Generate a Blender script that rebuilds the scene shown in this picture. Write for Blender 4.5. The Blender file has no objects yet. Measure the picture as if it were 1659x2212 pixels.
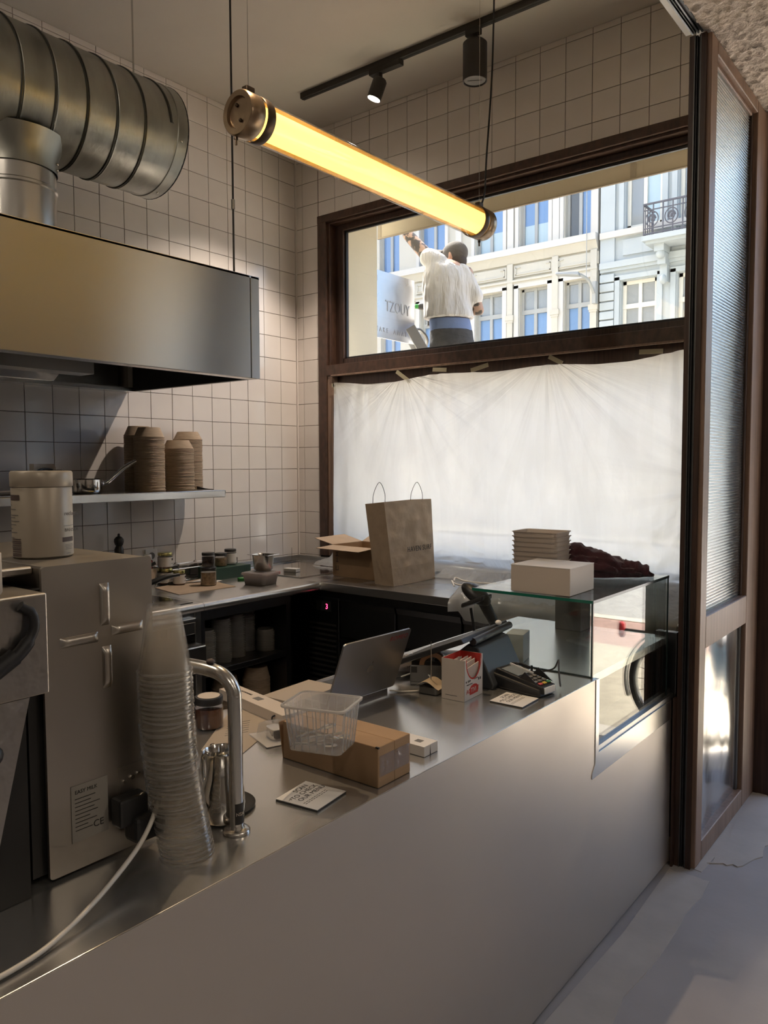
import bpy, bmesh, math, random
from mathutils import Vector, Matrix, Euler, noise
random.seed(7)
PI = math.pi
scene = bpy.context.scene
COL = scene.collection

# ------------------------------------------------------------------ camera
cam_d = bpy.data.cameras.new('camera')
cam = bpy.data.objects.new('camera', cam_d)
COL.objects.link(cam)
F_PX, YAW, PITCH, ROLL = 1677.0, 0.669626, 0.0601126, -0.003562
CAM = Vector((3.8903, -3.9387, 1.55))
_fw = Vector((-math.sin(YAW) * math.cos(PITCH), math.cos(YAW) * math.cos(PITCH), -math.sin(PITCH)))
_rt = Vector((math.cos(YAW), math.sin(YAW), 0))
_up = _rt.cross(_fw)
_r2 = math.cos(ROLL) * _rt + math.sin(ROLL) * _up
_u2 = -math.sin(ROLL) * _rt + math.cos(ROLL) * _up
_m = Matrix((_r2, _u2, -_fw)).transposed().to_4x4()
_m.translation = CAM
cam.matrix_world = _m
cam_d.sensor_fit = 'VERTICAL'
cam_d.sensor_height = 36.0
cam_d.lens = F_PX / 2212 * 36.0
cam_d.clip_start = 0.05
cam_d.clip_end = 300
scene.camera = cam

# ------------------------------------------------------------------ world, sun, exposure
world = bpy.data.worlds.new('sky')
scene.world = world
world.use_nodes = True
wn = world.node_tree
for n in list(wn.nodes):
    wn.nodes.remove(n)
sky = wn.nodes.new('ShaderNodeTexSky')
sky.sky_type = 'NISHITA'
sky.sun_disc = False
sky.sun_elevation = math.radians(52)
sky.sun_rotation = math.radians(275)
sky.air_density = 1.0
sky.dust_density = 4.0
sky.ozone_density = 1.0
bg = wn.nodes.new('ShaderNodeBackground')
bg.inputs['Strength'].default_value = 0.34
wo = wn.nodes.new('ShaderNodeOutputWorld')
wn.links.new(sky.outputs[0], bg.inputs[0])
wn.links.new(bg.outputs[0], wo.inputs[0])
sun_d = bpy.data.lights.new('sun', 'SUN')
sun_d.energy = 10.0
sun_d.angle = 0.012
sun_d.color = (1.0, 0.95, 0.87)
sun = bpy.data.objects.new('sun', sun_d)
COL.objects.link(sun)
sun.rotation_euler = Vector((-0.55, 0.16, 0.83)).to_track_quat('Z', 'Y').to_euler()
vs = scene.view_settings
vs.view_transform = 'Standard'
vs.look = 'None'
vs.exposure = 1.0
vs.gamma = 1.0
vs.use_curve_mapping = False
scene.cycles.transparent_max_bounces = 28
scene.cycles.max_bounces = 6
scene.cycles.diffuse_bounces = 3
scene.cycles.glossy_bounces = 4
scene.cycles.transmission_bounces = 6
scene.cycles.use_adaptive_sampling = True
scene.cycles.adaptive_threshold = 0.10
scene.cycles.adaptive_min_samples = 16
scene.cycles.caustics_reflective = False
scene.cycles.caustics_refractive = False
scene.cycles.sample_clamp_indirect = 6.0

# ------------------------------------------------------------------ materials
MATS = {}
def _new(name):
    m = bpy.data.materials.new(name)
    m.use_nodes = True
    nt = m.node_tree
    b = nt.nodes['Principled BSDF']
    MATS[name] = m
    return m, nt, b
def mat(name, col, rough=0.5, metal=0.0, var=0.0, vscale=8.0, stretch=(1, 1, 1), bump=0.0, bscale=60.0,
        bstretch=None, coat=0.0, spec=None, emit=None, estr=0.0, alpha=None, trans=0.0, rvar=0.0, ior=None, col2=None, bdist=0.01, sheen=0.0):
    m, nt, b = _new(name)
    b.inputs['Base Color'].default_value = (*col, 1)
    b.inputs['Roughness'].default_value = rough
    b.inputs['Metallic'].default_value = metal
    if coat: b.inputs['Coat Weight'].default_value = coat; b.inputs['Coat Roughness'].default_value = 0.08
    if spec is not None: b.inputs['Specular IOR Level'].default_value = spec
    if ior: b.inputs['IOR'].default_value = ior
    if trans: b.inputs['Transmission Weight'].default_value = trans
    if sheen: b.inputs['Sheen Weight'].default_value = sheen
    if emit: b.inputs['Emission Color'].default_value = (*emit, 1); b.inputs['Emission Strength'].default_value = estr
    L = nt.links.new
    tc = None
    if var or rvar or bump or col2:
        tc = nt.nodes.new('ShaderNodeTexCoord')
    def noisen(scale, st, detail=5):
        mp = nt.nodes.new('ShaderNodeMapping'); mp.inputs['Scale'].default_value = st
        L(tc.outputs['Object'], mp.inputs[0])
        nz = nt.nodes.new('ShaderNodeTexNoise'); nz.inputs['Scale'].default_value = scale; nz.inputs['Detail'].default_value = min(detail, 3)
        L(mp.outputs[0], nz.inputs['Vector'])
        return nz
    if var or col2 or rvar:
        nz = noisen(vscale, stretch)
        if var or col2:
            r = nt.nodes.new('ShaderNodeValToRGB')
            r.color_ramp.elements[0].position = 0.32; r.color_ramp.elements[1].position = 0.68
            c2 = col2 or tuple(min(1, c * (1 + var)) for c in col)
            c1 = col if col2 else tuple(c * (1 - var) for c in col)
            r.color_ramp.elements[0].color = (*c1, 1); r.color_ramp.elements[1].color = (*c2, 1)
            L(nz.outputs['Fac'], r.inputs[0]); L(r.outputs[0], b.inputs['Base Color'])
        if rvar:
            mr = nt.nodes.new('ShaderNodeMapRange')
            mr.inputs[1].default_value = 0.3; mr.inputs[2].default_value = 0.7
            mr.inputs[3].default_value = max(0.02, rough - rvar); mr.inputs[4].default_value = rough + rvar
            L(nz.outputs['Fac'], mr.inputs[0]); L(mr.outputs[0], b.inputs['Roughness'])
    if bump:
        nb = noisen(bscale, bstretch or stretch, 4)
        bp = nt.nodes.new('ShaderNodeBump'); bp.inputs['Strength'].default_value = bump; bp.inputs['Distance'].default_value = bdist
        L(nb.outputs['Fac'], bp.inputs['Height']); L(bp.outputs[0], b.inputs['Normal'])
    return m
def thin(name, tint=(1, 1, 1), refl=1.0, rough=0.0, haze=0.0, hcol=(0.9, 0.9, 0.9), ior=1.5, extra=0.0, bump=0.0, bscale=20, bstretch=(1,1,1), bdist=0.01):
    """thin clear sheet: see-through + fresnel mirror (+ a little haze)"""
    m = bpy.data.materials.new(name); m.use_nodes = True; nt = m.node_tree
    for n in list(nt.nodes): nt.nodes.remove(n)
    L = nt.links.new
    out = nt.nodes.new('ShaderNodeOutputMaterial')
    tr = nt.nodes.new('ShaderNodeBsdfTransparent'); tr.inputs[0].default_value = (*tint, 1)
    gl = nt.nodes.new('ShaderNodeBsdfGlossy'); gl.inputs['Roughness'].default_value = rough
    fr = nt.nodes.new('ShaderNodeFresnel'); fr.inputs[0].default_value = ior
    ma = nt.nodes.new('ShaderNodeMath'); ma.operation = 'MULTIPLY_ADD'; ma.inputs[1].default_value = refl; ma.inputs[2].default_value = extra; ma.use_clamp = True
    ge = nt.nodes.new('ShaderNodeNewGeometry'); io = nt.nodes.new('ShaderNodeMapRange')   # same reflectance from both faces of the sheet
    io.inputs[3].default_value = ior; io.inputs[4].default_value = 1.0 / ior
    L(ge.outputs['Backfacing'], io.inputs[0]); L(io.outputs[0], fr.inputs[0])
    L(fr.outputs[0], ma.inputs[0])
    base = tr.outputs[0]
    if haze:
        df = nt.nodes.new('ShaderNodeBsdfDiffuse'); df.inputs[0].default_value = (*hcol, 1)
        tl = nt.nodes.new('ShaderNodeBsdfTranslucent'); tl.inputs[0].default_value = (*hcol, 1)
        mh = nt.nodes.new('ShaderNodeMixShader'); mh.inputs[0].default_value = 0.6
        L(df.outputs[0], mh.inputs[1]); L(tl.outputs[0], mh.inputs[2])
        m2 = nt.nodes.new('ShaderNodeMixShader'); m2.inputs[0].default_value = haze
        L(tr.outputs[0], m2.inputs[1]); L(mh.outputs[0], m2.inputs[2]); base = m2.outputs[0]
    mx = nt.nodes.new('ShaderNodeMixShader')
    L(ma.outputs[0], mx.inputs[0]); L(base, mx.inputs[1]); L(gl.outputs[0], mx.inputs[2])
    L(mx.outputs[0], out.inputs[0])
    if bump:
        tc = nt.nodes.new('ShaderNodeTexCoord'); mp = nt.nodes.new('ShaderNodeMapping'); mp.inputs['Scale'].default_value = bstretch
        L(tc.outputs['Object'], mp.inputs[0])
        nb = nt.nodes.new('ShaderNodeTexNoise'); nb.inputs['Scale'].default_value = bscale
        L(mp.outputs[0], nb.inputs['Vector'])
        bp = nt.nodes.new('ShaderNodeBump'); bp.inputs['Strength'].default_value = bump; bp.inputs['Distance'].default_value = bdist
        L(nb.outputs['Fac'], bp.inputs['Height']); L(bp.outputs[0], gl.inputs['Normal']); L(bp.outputs[0], fr.inputs['Normal'])
    MATS[name] = m
    return m

mat('tile', (0.80, 0.745, 0.70), 0.14, var=0.03, vscale=3.0, coat=0.3)
mat('grout', (0.19, 0.155, 0.125), 0.9, var=0.1, vscale=30)
mat('ceiling_paint', (0.62, 0.58, 0.52), 0.85, var=0.02, vscale=3)
mat('paint_white', (0.80, 0.78, 0.74), 0.6)
mat('plain_wall', (0.50, 0.46, 0.42), 0.8, var=0.05, vscale=2)
mat('stucco', (0.64, 0.57, 0.51), 0.95, var=0.14, vscale=25, bump=0.6, bscale=120)
mat('wood_dark', (0.050, 0.026, 0.018), 0.42, var=0.35, vscale=6, stretch=(14, 14, 0.6), bump=0.12, bscale=30, bstretch=(10, 10, 0.6))
mat('wood_frame', (0.070, 0.036, 0.023), 0.45, var=0.30, vscale=6, stretch=(6, 6, 3), bump=0.1, bscale=40)
mat('wood_brown', (0.235, 0.150, 0.105), 0.42, var=0.22, vscale=5, stretch=(10, 10, 0.5), bump=0.1, bscale=30, bstretch=(10, 10, 0.5))
mat('black_rubber', (0.012, 0.012, 0.014), 0.5)
mat('black_metal', (0.018, 0.017, 0.016), 0.45)
mat('black_plastic', (0.020, 0.020, 0.021), 0.38, bump=0.05, bscale=400)
mat('dark_grey_plastic', (0.055, 0.060, 0.065), 0.42, bump=0.05, bscale=400)
mat('grey_plastic', (0.17, 0.165, 0.155), 0.5)
mat('aluminium', (0.58, 0.58, 0.57), 0.35, 1.0)
mat('dark_aluminium', (0.16, 0.16, 0.16), 0.4, 1.0)
mat('steel_top', (0.60, 0.59, 0.57), 0.25, 0.86, rvar=0.03, vscale=1.2, bump=0.05, bscale=220, bstretch=(1, 0.05, 1), bdist=0.002)
mat('steel_back', (0.52, 0.515, 0.51), 0.28, 1.0, rvar=0.03, vscale=1.2, bump=0.04, bscale=220, bstretch=(0.05, 1, 1), bdist=0.002)
mat('steel_front', (0.63, 0.59, 0.55), 0.42, 1.0, rvar=0.05, vscale=3, bump=0.04, bscale=300, bstretch=(1, 0.03, 1), bdist=0.002)
mat('steel_hood', (0.49, 0.48, 0.465), 0.37, 1.0)
def brushed(m, an, rot=0.0):
    nt = MATS[m].node_tree; b = nt.nodes['Principled BSDF']
    b.inputs['Anisotropic'].default_value = an; b.inputs['Anisotropic Rotation'].default_value = rot
    t = nt.nodes.new('ShaderNodeTangent'); t.direction_type = 'RADIAL'; t.axis = 'Z'
    nt.links.new(t.outputs[0], b.inputs['Tangent'])
brushed('steel_hood', 0.95, 0.25)
mat('steel_machine', (0.44, 0.405, 0.36), 0.36, 1.0, rvar=0.06, vscale=6, bump=0.05, bscale=200, bstretch=(1, 0.05, 1), bdist=0.002)
mat('steel_polished', (0.68, 0.67, 0.65), 0.10, 1.0)
mat('steel_satin', (0.60, 0.585, 0.56), 0.24, 1.0)
mat('steel_mirror', (0.66, 0.66, 0.67), 0.16, 1.0, bump=0.10, bscale=3.0, bdist=0.03)
mat('steel_crumpled', (0.40, 0.38, 0.36), 0.30, 1.0, bump=0.55, bscale=24, bdist=0.008)
mat('galvanised', (0.33, 0.33, 0.30), 0.40, 1.0, var=0.16, vscale=5, rvar=0.10, stretch=(1, 2.5, 1), bump=0.05, bscale=30)
mat('dark_steel', (0.10, 0.10, 0.105), 0.35, 1.0, bump=0.04, bscale=200, bstretch=(0.05, 1, 1), bdist=0.002)
mat('seam_dark', (0.06, 0.058, 0.05), 0.5, 0.8)
mat('bronze', (0.36, 0.26, 0.17), 0.30, 1.0, var=0.10, vscale=20)
mat('bronze_dark', (0.12, 0.085, 0.06), 0.35, 1.0)
mat('cardboard', (0.37, 0.235, 0.13), 0.8, var=0.05, vscale=10, bump=0.06, bscale=200, bstretch=(1, 0.05, 1))
mat('cardboard_pale', (0.46, 0.345, 0.245), 0.8, var=0.05, vscale=10)
mat('kraft_paper', (0.43, 0.33, 0.235), 0.75, var=0.06, vscale=12, bump=0.35, bscale=9, bdist=0.03)
mat('bowl_paper', (0.44, 0.335, 0.235), 0.85, var=0.10, vscale=30, stretch=(1, 1, 8))
mat('white_card', (0.72, 0.69, 0.66), 0.5)
mat('cream_card', (0.62, 0.535, 0.455), 0.45)
mat('white_plastic', (0.78, 0.77, 0.75), 0.35)
mat('paper_white', (0.72, 0.70, 0.67), 0.7, var=0.03, vscale=20)
mat('kraft_sheet', (0.42, 0.35, 0.28), 0.6)
mat('ink', (0.025, 0.023, 0.022), 0.6)
mat('ink_grey', (0.16, 0.15, 0.14), 0.6)
mat('ink_brown', (0.075, 0.05, 0.045), 0.6)
mat('ink_red', (0.55, 0.045, 0.035), 0.5)
mat('sticker_red', (0.30, 0.04, 0.045), 0.5)
mat('red_plastic', (0.55, 0.02, 0.03), 0.35)
mat('green_paper', (0.02, 0.055, 0.04), 0.5)
mat('green_plastic', (0.02, 0.22, 0.03), 0.4)
mat('lid_gold', (0.55, 0.50, 0.20), 0.25, 1.0)
mat('jar_filling_red', (0.20, 0.012, 0.010), 0.2, coat=0.8)
mat('jar_filling_dark', (0.03, 0.016, 0.012), 0.2, coat=0.8)
mat('jar_filling_tan', (0.30, 0.21, 0.12), 0.5, var=0.4, vscale=70, coat=0.8)
mat('jar_filling_brown', (0.11, 0.035, 0.018), 0.15, coat=1.0)
mat('tape_tan', (0.42, 0.22, 0.11), 0.3, coat=0.4)
mat('sand_tin', (0.41, 0.355, 0.28), 0.38, metal=0.25, var=0.02, vscale=30)
mat('anodised_grey', (0.26, 0.26, 0.275), 0.36, 0.9)
mat('burgundy_cloth', (0.052, 0.012, 0.018), 0.9, var=0.25, vscale=30, bump=0.4, bscale=60, sheen=0.3)
mat('white_cable', (0.72, 0.68, 0.62), 0.4)
mat('hob_glass', (0.012, 0.012, 0.013), 0.08, coat=0.5)
mat('spot_black', (0.028, 0.024, 0.022), 0.5)
mat('spot_face', (0.14, 0.14, 0.14), 0.5)
mat('lens_lit', (1, 1, 1), 0.3, emit=(1.0, 0.90, 0.74), estr=40.0)
mat('tube_lit', (1, 0.95, 0.7), 0.4, emit=(1.0, 0.71, 0.18), estr=1.8)
mat('tube_reflector', (0.75, 0.52, 0.24), 0.28, 0.9)
mat('display_red', (0.02, 0, 0), 0.4, emit=(1.0, 0.03, 0.10), estr=4.0)
mat('glass_edge', (0.015, 0.16, 0.11), 0.08, coat=0.6)
mat('glass_edge_dark', (0.02, 0.035, 0.035), 0.15)
mat('concrete', (0.37, 0.36, 0.37), 0.62, var=0.13, vscale=2.2, bump=0.10, bscale=30, rvar=0.08)
mat('screed', (0.46, 0.44, 0.42), 0.7, var=0.08, vscale=6, bump=0.1, bscale=50)
mat('pavement_mat', (0.42, 0.37, 0.28), 0.95, var=0.12, vscale=12, bump=0.3, bscale=40)
mat('red_paving', (0.36, 0.23, 0.19), 0.95, var=0.1, vscale=9)
mat('asphalt', (0.36, 0.35, 0.33), 0.95, var=0.08, vscale=6)
mat('kerb_stone', (0.58, 0.53, 0.45), 0.9)
mat('facade_cream', (0.56, 0.535, 0.465), 0.85, var=0.02, vscale=1.5)
mat('facade_blue', (0.47, 0.515, 0.53), 0.85, var=0.02, vscale=1.5)
mat('facade_white', (0.60, 0.585, 0.55), 0.8)
mat('render_cream', (0.74, 0.70, 0.57), 0.9, var=0.03, vscale=3)
mat('sash_grey', (0.40, 0.41, 0.40), 0.6)
mat('sash_cream', (0.78, 0.75, 0.66), 0.6)
mat('pane_sky_reflection', (0.16, 0.28, 0.50), 0.06, spec=0.8)  # blue reflection of the sky put into the pane colour
mat('pane_grey', (0.30, 0.32, 0.33), 0.06, spec=0.8)
mat('pane_pale', (0.44, 0.56, 0.62), 0.10, spec=0.8)
mat('pane_dark', (0.10, 0.10, 0.095), 0.08, spec=0.8)
mat('iron', (0.10, 0.10, 0.12), 0.6)
mat('awning_cloth', (0.60, 0.53, 0.41), 0.85, var=0.02, vscale=10)
mat('awning_trim', (0.42, 0.36, 0.28), 0.85)
mat('sign_steel', (0.62, 0.62, 0.64), 0.34, 0.9, var=0.08, vscale=6, rvar=0.08)
mat('skin', (0.55, 0.34, 0.25), 0.55, var=0.05, vscale=15)
mat('tattoo', (0.055, 0.05, 0.048), 0.6)
mat('tshirt', (0.62, 0.61, 0.61), 0.9, bump=0.9, bscale=6.0, bstretch=(2.2, 2.2, 0.45), bdist=0.06)
mat('boxer_blue', (0.17, 0.24, 0.44), 0.85, bump=0.4, bscale=30)
mat('jeans', (0.06, 0.062, 0.07), 0.9, var=0.2, vscale=40, bump=0.3, bscale=40)
mat('cap_cloth', (0.085, 0.075, 0.068), 0.9, var=0.1, vscale=30, bump=0.3, bscale=60)
mat('hair', (0.04, 0.027, 0.02), 0.7)
mat('ladder_alu', (0.34, 0.345, 0.35), 0.5, 0.6)
mat('tyre', (0.02, 0.02, 0.02), 0.8)
mat('mudguard_grey', (0.09, 0.09, 0.09), 0.4)
mat('bike_blue', (0.16, 0.34, 0.55), 0.45)
mat('tea_paper', (0.60, 0.50, 0.44), 0.6)
mat('receipt', (0.55, 0.44, 0.31), 0.7)
mat('tan_envelope', (0.50, 0.36, 0.17), 0.7)
mat('key_red', (0.55, 0.10, 0.10), 0.5); mat('key_yellow', (0.60, 0.42, 0.07), 0.5); mat('key_green', (0.06, 0.22, 0.09), 0.5)
mat('screen_grey', (0.22, 0.24, 0.245), 0.15, coat=0.5)
thin('pane_clear', (0.97, 0.98, 0.975), 1.0)
thin('pane_case', (0.94, 0.97, 0.96), 1.1, ior=1.55)
thin('pane_case_front', (0.92, 0.95, 0.94), 1.05, ior=1.6)
thin('reflector_glow_film', (1.0, 0.95, 0.84), 0.5, rough=0.2, haze=0.30, hcol=(0.80, 0.50, 0.22))  # orange haze stands in for the glow of the lit reflector
thin('tube_glass', (1.0, 0.97, 0.92), 0.9)
thin('plastic_clear', (0.99, 0.985, 0.975), 0.5, rough=0.10, haze=0.10, hcol=(0.80, 0.76, 0.70), ior=1.45)
thin('cup_rim', (0.95, 0.95, 0.94), 1.3, rough=0.06, haze=0.35, hcol=(0.80, 0.77, 0.73), ior=1.5, extra=0.04)
thin('plastic_rim', (0.9, 0.9, 0.9), 1.4, rough=0.10, haze=0.40, hcol=(0.75, 0.73, 0.70))
thin('plastic_tub', (0.95, 0.95, 0.95), 0.8, rough=0.12, haze=0.25, hcol=(0.78, 0.76, 0.74))
thin('plastic_tub_rib', (0.9, 0.9, 0.9), 0.9, rough=0.15, haze=0.72, hcol=(0.78, 0.76, 0.74))
thin('plastic_milky', (0.9, 0.9, 0.9), 0.8, rough=0.25, haze=0.75, hcol=(0.66, 0.60, 0.58))
thin('jar_glass', (0.93, 0.93, 0.92), 1.0)
thin('tape_clear', (0.93, 0.91, 0.88), 2.2, rough=0.12, haze=0.05, bump=0.6, bscale=40, bdist=0.004)
thin('ribbed_glass', (0.93, 0.96, 0.96), 1.0, rough=0.05, haze=0.22, hcol=(0.82, 0.86, 0.86), extra=0.02)

# plastic dust sheet: milky translucent film
def film_mat():
    m = bpy.data.materials.new('dust_film'); m.use_nodes = True; nt = m.node_tree
    for n in list(nt.nodes): nt.nodes.remove(n)
    L = nt.links.new
    out = nt.nodes.new('ShaderNodeOutputMaterial')
    tl = nt.nodes.new('ShaderNodeBsdfTranslucent'); tl.inputs[0].default_value = (0.96, 0.945, 0.915, 1)
    df = nt.nodes.new('ShaderNodeBsdfDiffuse'); df.inputs[0].default_value = (0.90, 0.90, 0.90, 1)
    tr = nt.nodes.new('ShaderNodeBsdfTransparent'); tr.inputs[0].default_value = (0.96, 0.97, 0.97, 1)
    gl = nt.nodes.new('ShaderNodeBsdfGlossy'); gl.inputs['Roughness'].default_value = 0.22
    # double layers dim the sheet; crease shading is painted into its colour too
    tc = nt.nodes.new('ShaderNodeTexCoord')
    def nz(scale, st, w=0.0):
        mp = nt.nodes.new('ShaderNodeMapping'); mp.inputs['Scale'].default_value = st; mp.inputs['Rotation'].default_value = (0, w, 0)
        L(tc.outputs['Object'], mp.inputs[0])
        n = nt.nodes.new('ShaderNodeTexNoise'); n.inputs['Scale'].default_value = scale; n.inputs['Detail'].default_value = 5; n.inputs['Distortion'].default_value = 0.6
        L(mp.outputs[0], n.inputs['Vector']); return n.outputs['Fac']
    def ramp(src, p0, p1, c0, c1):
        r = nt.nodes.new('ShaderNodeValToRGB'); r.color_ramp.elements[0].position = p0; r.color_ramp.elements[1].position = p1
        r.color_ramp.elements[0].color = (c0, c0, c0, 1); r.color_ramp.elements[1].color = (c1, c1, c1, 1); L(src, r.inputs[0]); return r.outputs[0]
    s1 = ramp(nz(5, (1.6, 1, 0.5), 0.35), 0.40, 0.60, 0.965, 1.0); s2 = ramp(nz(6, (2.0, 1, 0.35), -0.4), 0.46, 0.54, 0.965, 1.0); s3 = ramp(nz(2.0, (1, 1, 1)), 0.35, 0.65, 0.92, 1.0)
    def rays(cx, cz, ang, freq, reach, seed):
        # painted crease shading fanning out from a taped point
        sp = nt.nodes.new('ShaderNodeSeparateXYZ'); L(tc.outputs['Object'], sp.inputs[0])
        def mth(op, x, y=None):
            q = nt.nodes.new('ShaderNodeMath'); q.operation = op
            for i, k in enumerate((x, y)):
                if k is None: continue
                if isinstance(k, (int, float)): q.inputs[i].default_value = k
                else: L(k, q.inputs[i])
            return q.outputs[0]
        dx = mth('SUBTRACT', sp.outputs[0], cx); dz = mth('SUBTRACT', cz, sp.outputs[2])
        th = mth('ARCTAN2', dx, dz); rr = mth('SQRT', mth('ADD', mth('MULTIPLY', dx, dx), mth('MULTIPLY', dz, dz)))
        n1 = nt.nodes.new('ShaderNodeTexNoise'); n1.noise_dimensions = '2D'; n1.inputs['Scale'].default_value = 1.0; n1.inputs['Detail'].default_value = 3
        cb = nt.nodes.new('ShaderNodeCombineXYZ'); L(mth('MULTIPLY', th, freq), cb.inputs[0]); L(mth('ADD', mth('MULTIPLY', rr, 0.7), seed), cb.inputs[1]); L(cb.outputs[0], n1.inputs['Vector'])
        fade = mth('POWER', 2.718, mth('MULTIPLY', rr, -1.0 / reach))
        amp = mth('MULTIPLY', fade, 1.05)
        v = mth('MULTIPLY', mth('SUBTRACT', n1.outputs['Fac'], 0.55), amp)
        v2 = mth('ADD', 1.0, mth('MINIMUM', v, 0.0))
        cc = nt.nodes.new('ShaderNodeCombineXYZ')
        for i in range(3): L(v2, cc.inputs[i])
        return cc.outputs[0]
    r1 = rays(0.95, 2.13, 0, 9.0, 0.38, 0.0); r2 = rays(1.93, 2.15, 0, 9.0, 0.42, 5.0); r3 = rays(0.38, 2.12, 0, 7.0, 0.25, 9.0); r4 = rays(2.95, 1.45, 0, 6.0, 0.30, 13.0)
    def mul(x, y):
        q = nt.nodes.new('ShaderNodeMix'); q.data_type = 'RGBA'; q.blend_type = 'MULTIPLY'; q.inputs['Factor'].default_value = 1.0
        L(x, q.inputs[6]); L(y, q.inputs[7]); return q.outputs[2]
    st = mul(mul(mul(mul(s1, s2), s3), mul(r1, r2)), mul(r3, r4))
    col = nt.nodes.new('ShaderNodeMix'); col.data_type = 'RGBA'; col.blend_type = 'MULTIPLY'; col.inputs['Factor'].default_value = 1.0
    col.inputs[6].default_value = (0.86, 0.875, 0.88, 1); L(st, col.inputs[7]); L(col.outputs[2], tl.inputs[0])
    bp = nt.nodes.new('ShaderNodeBump'); bp.inputs['Strength'].default_value = 0.5; bp.inputs['Distance'].default_value = 0.03
    L(st, bp.inputs['Height'])
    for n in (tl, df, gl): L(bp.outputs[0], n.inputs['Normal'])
    a = nt.nodes.new('ShaderNodeMixShader'); a.inputs[0].default_value = 0.28
    L(tl.outputs[0], a.inputs[1]); L(df.outputs[0], a.inputs[2])
    b = nt.nodes.new('ShaderNodeMixShader'); b.inputs[0].default_value = 0.05
    L(a.outputs[0], b.inputs[1]); L(tr.outputs[0], b.inputs[2])
    c = nt.nodes.new('ShaderNodeMixShader'); c.inputs[0].default_value = 0.06
    L(b.outputs[0], c.inputs[1]); L(gl.outputs[0], c.inputs[2])
    L(c.outputs[0], out.inputs[0])
    MATS['dust_film'] = m
film_mat()

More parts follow.
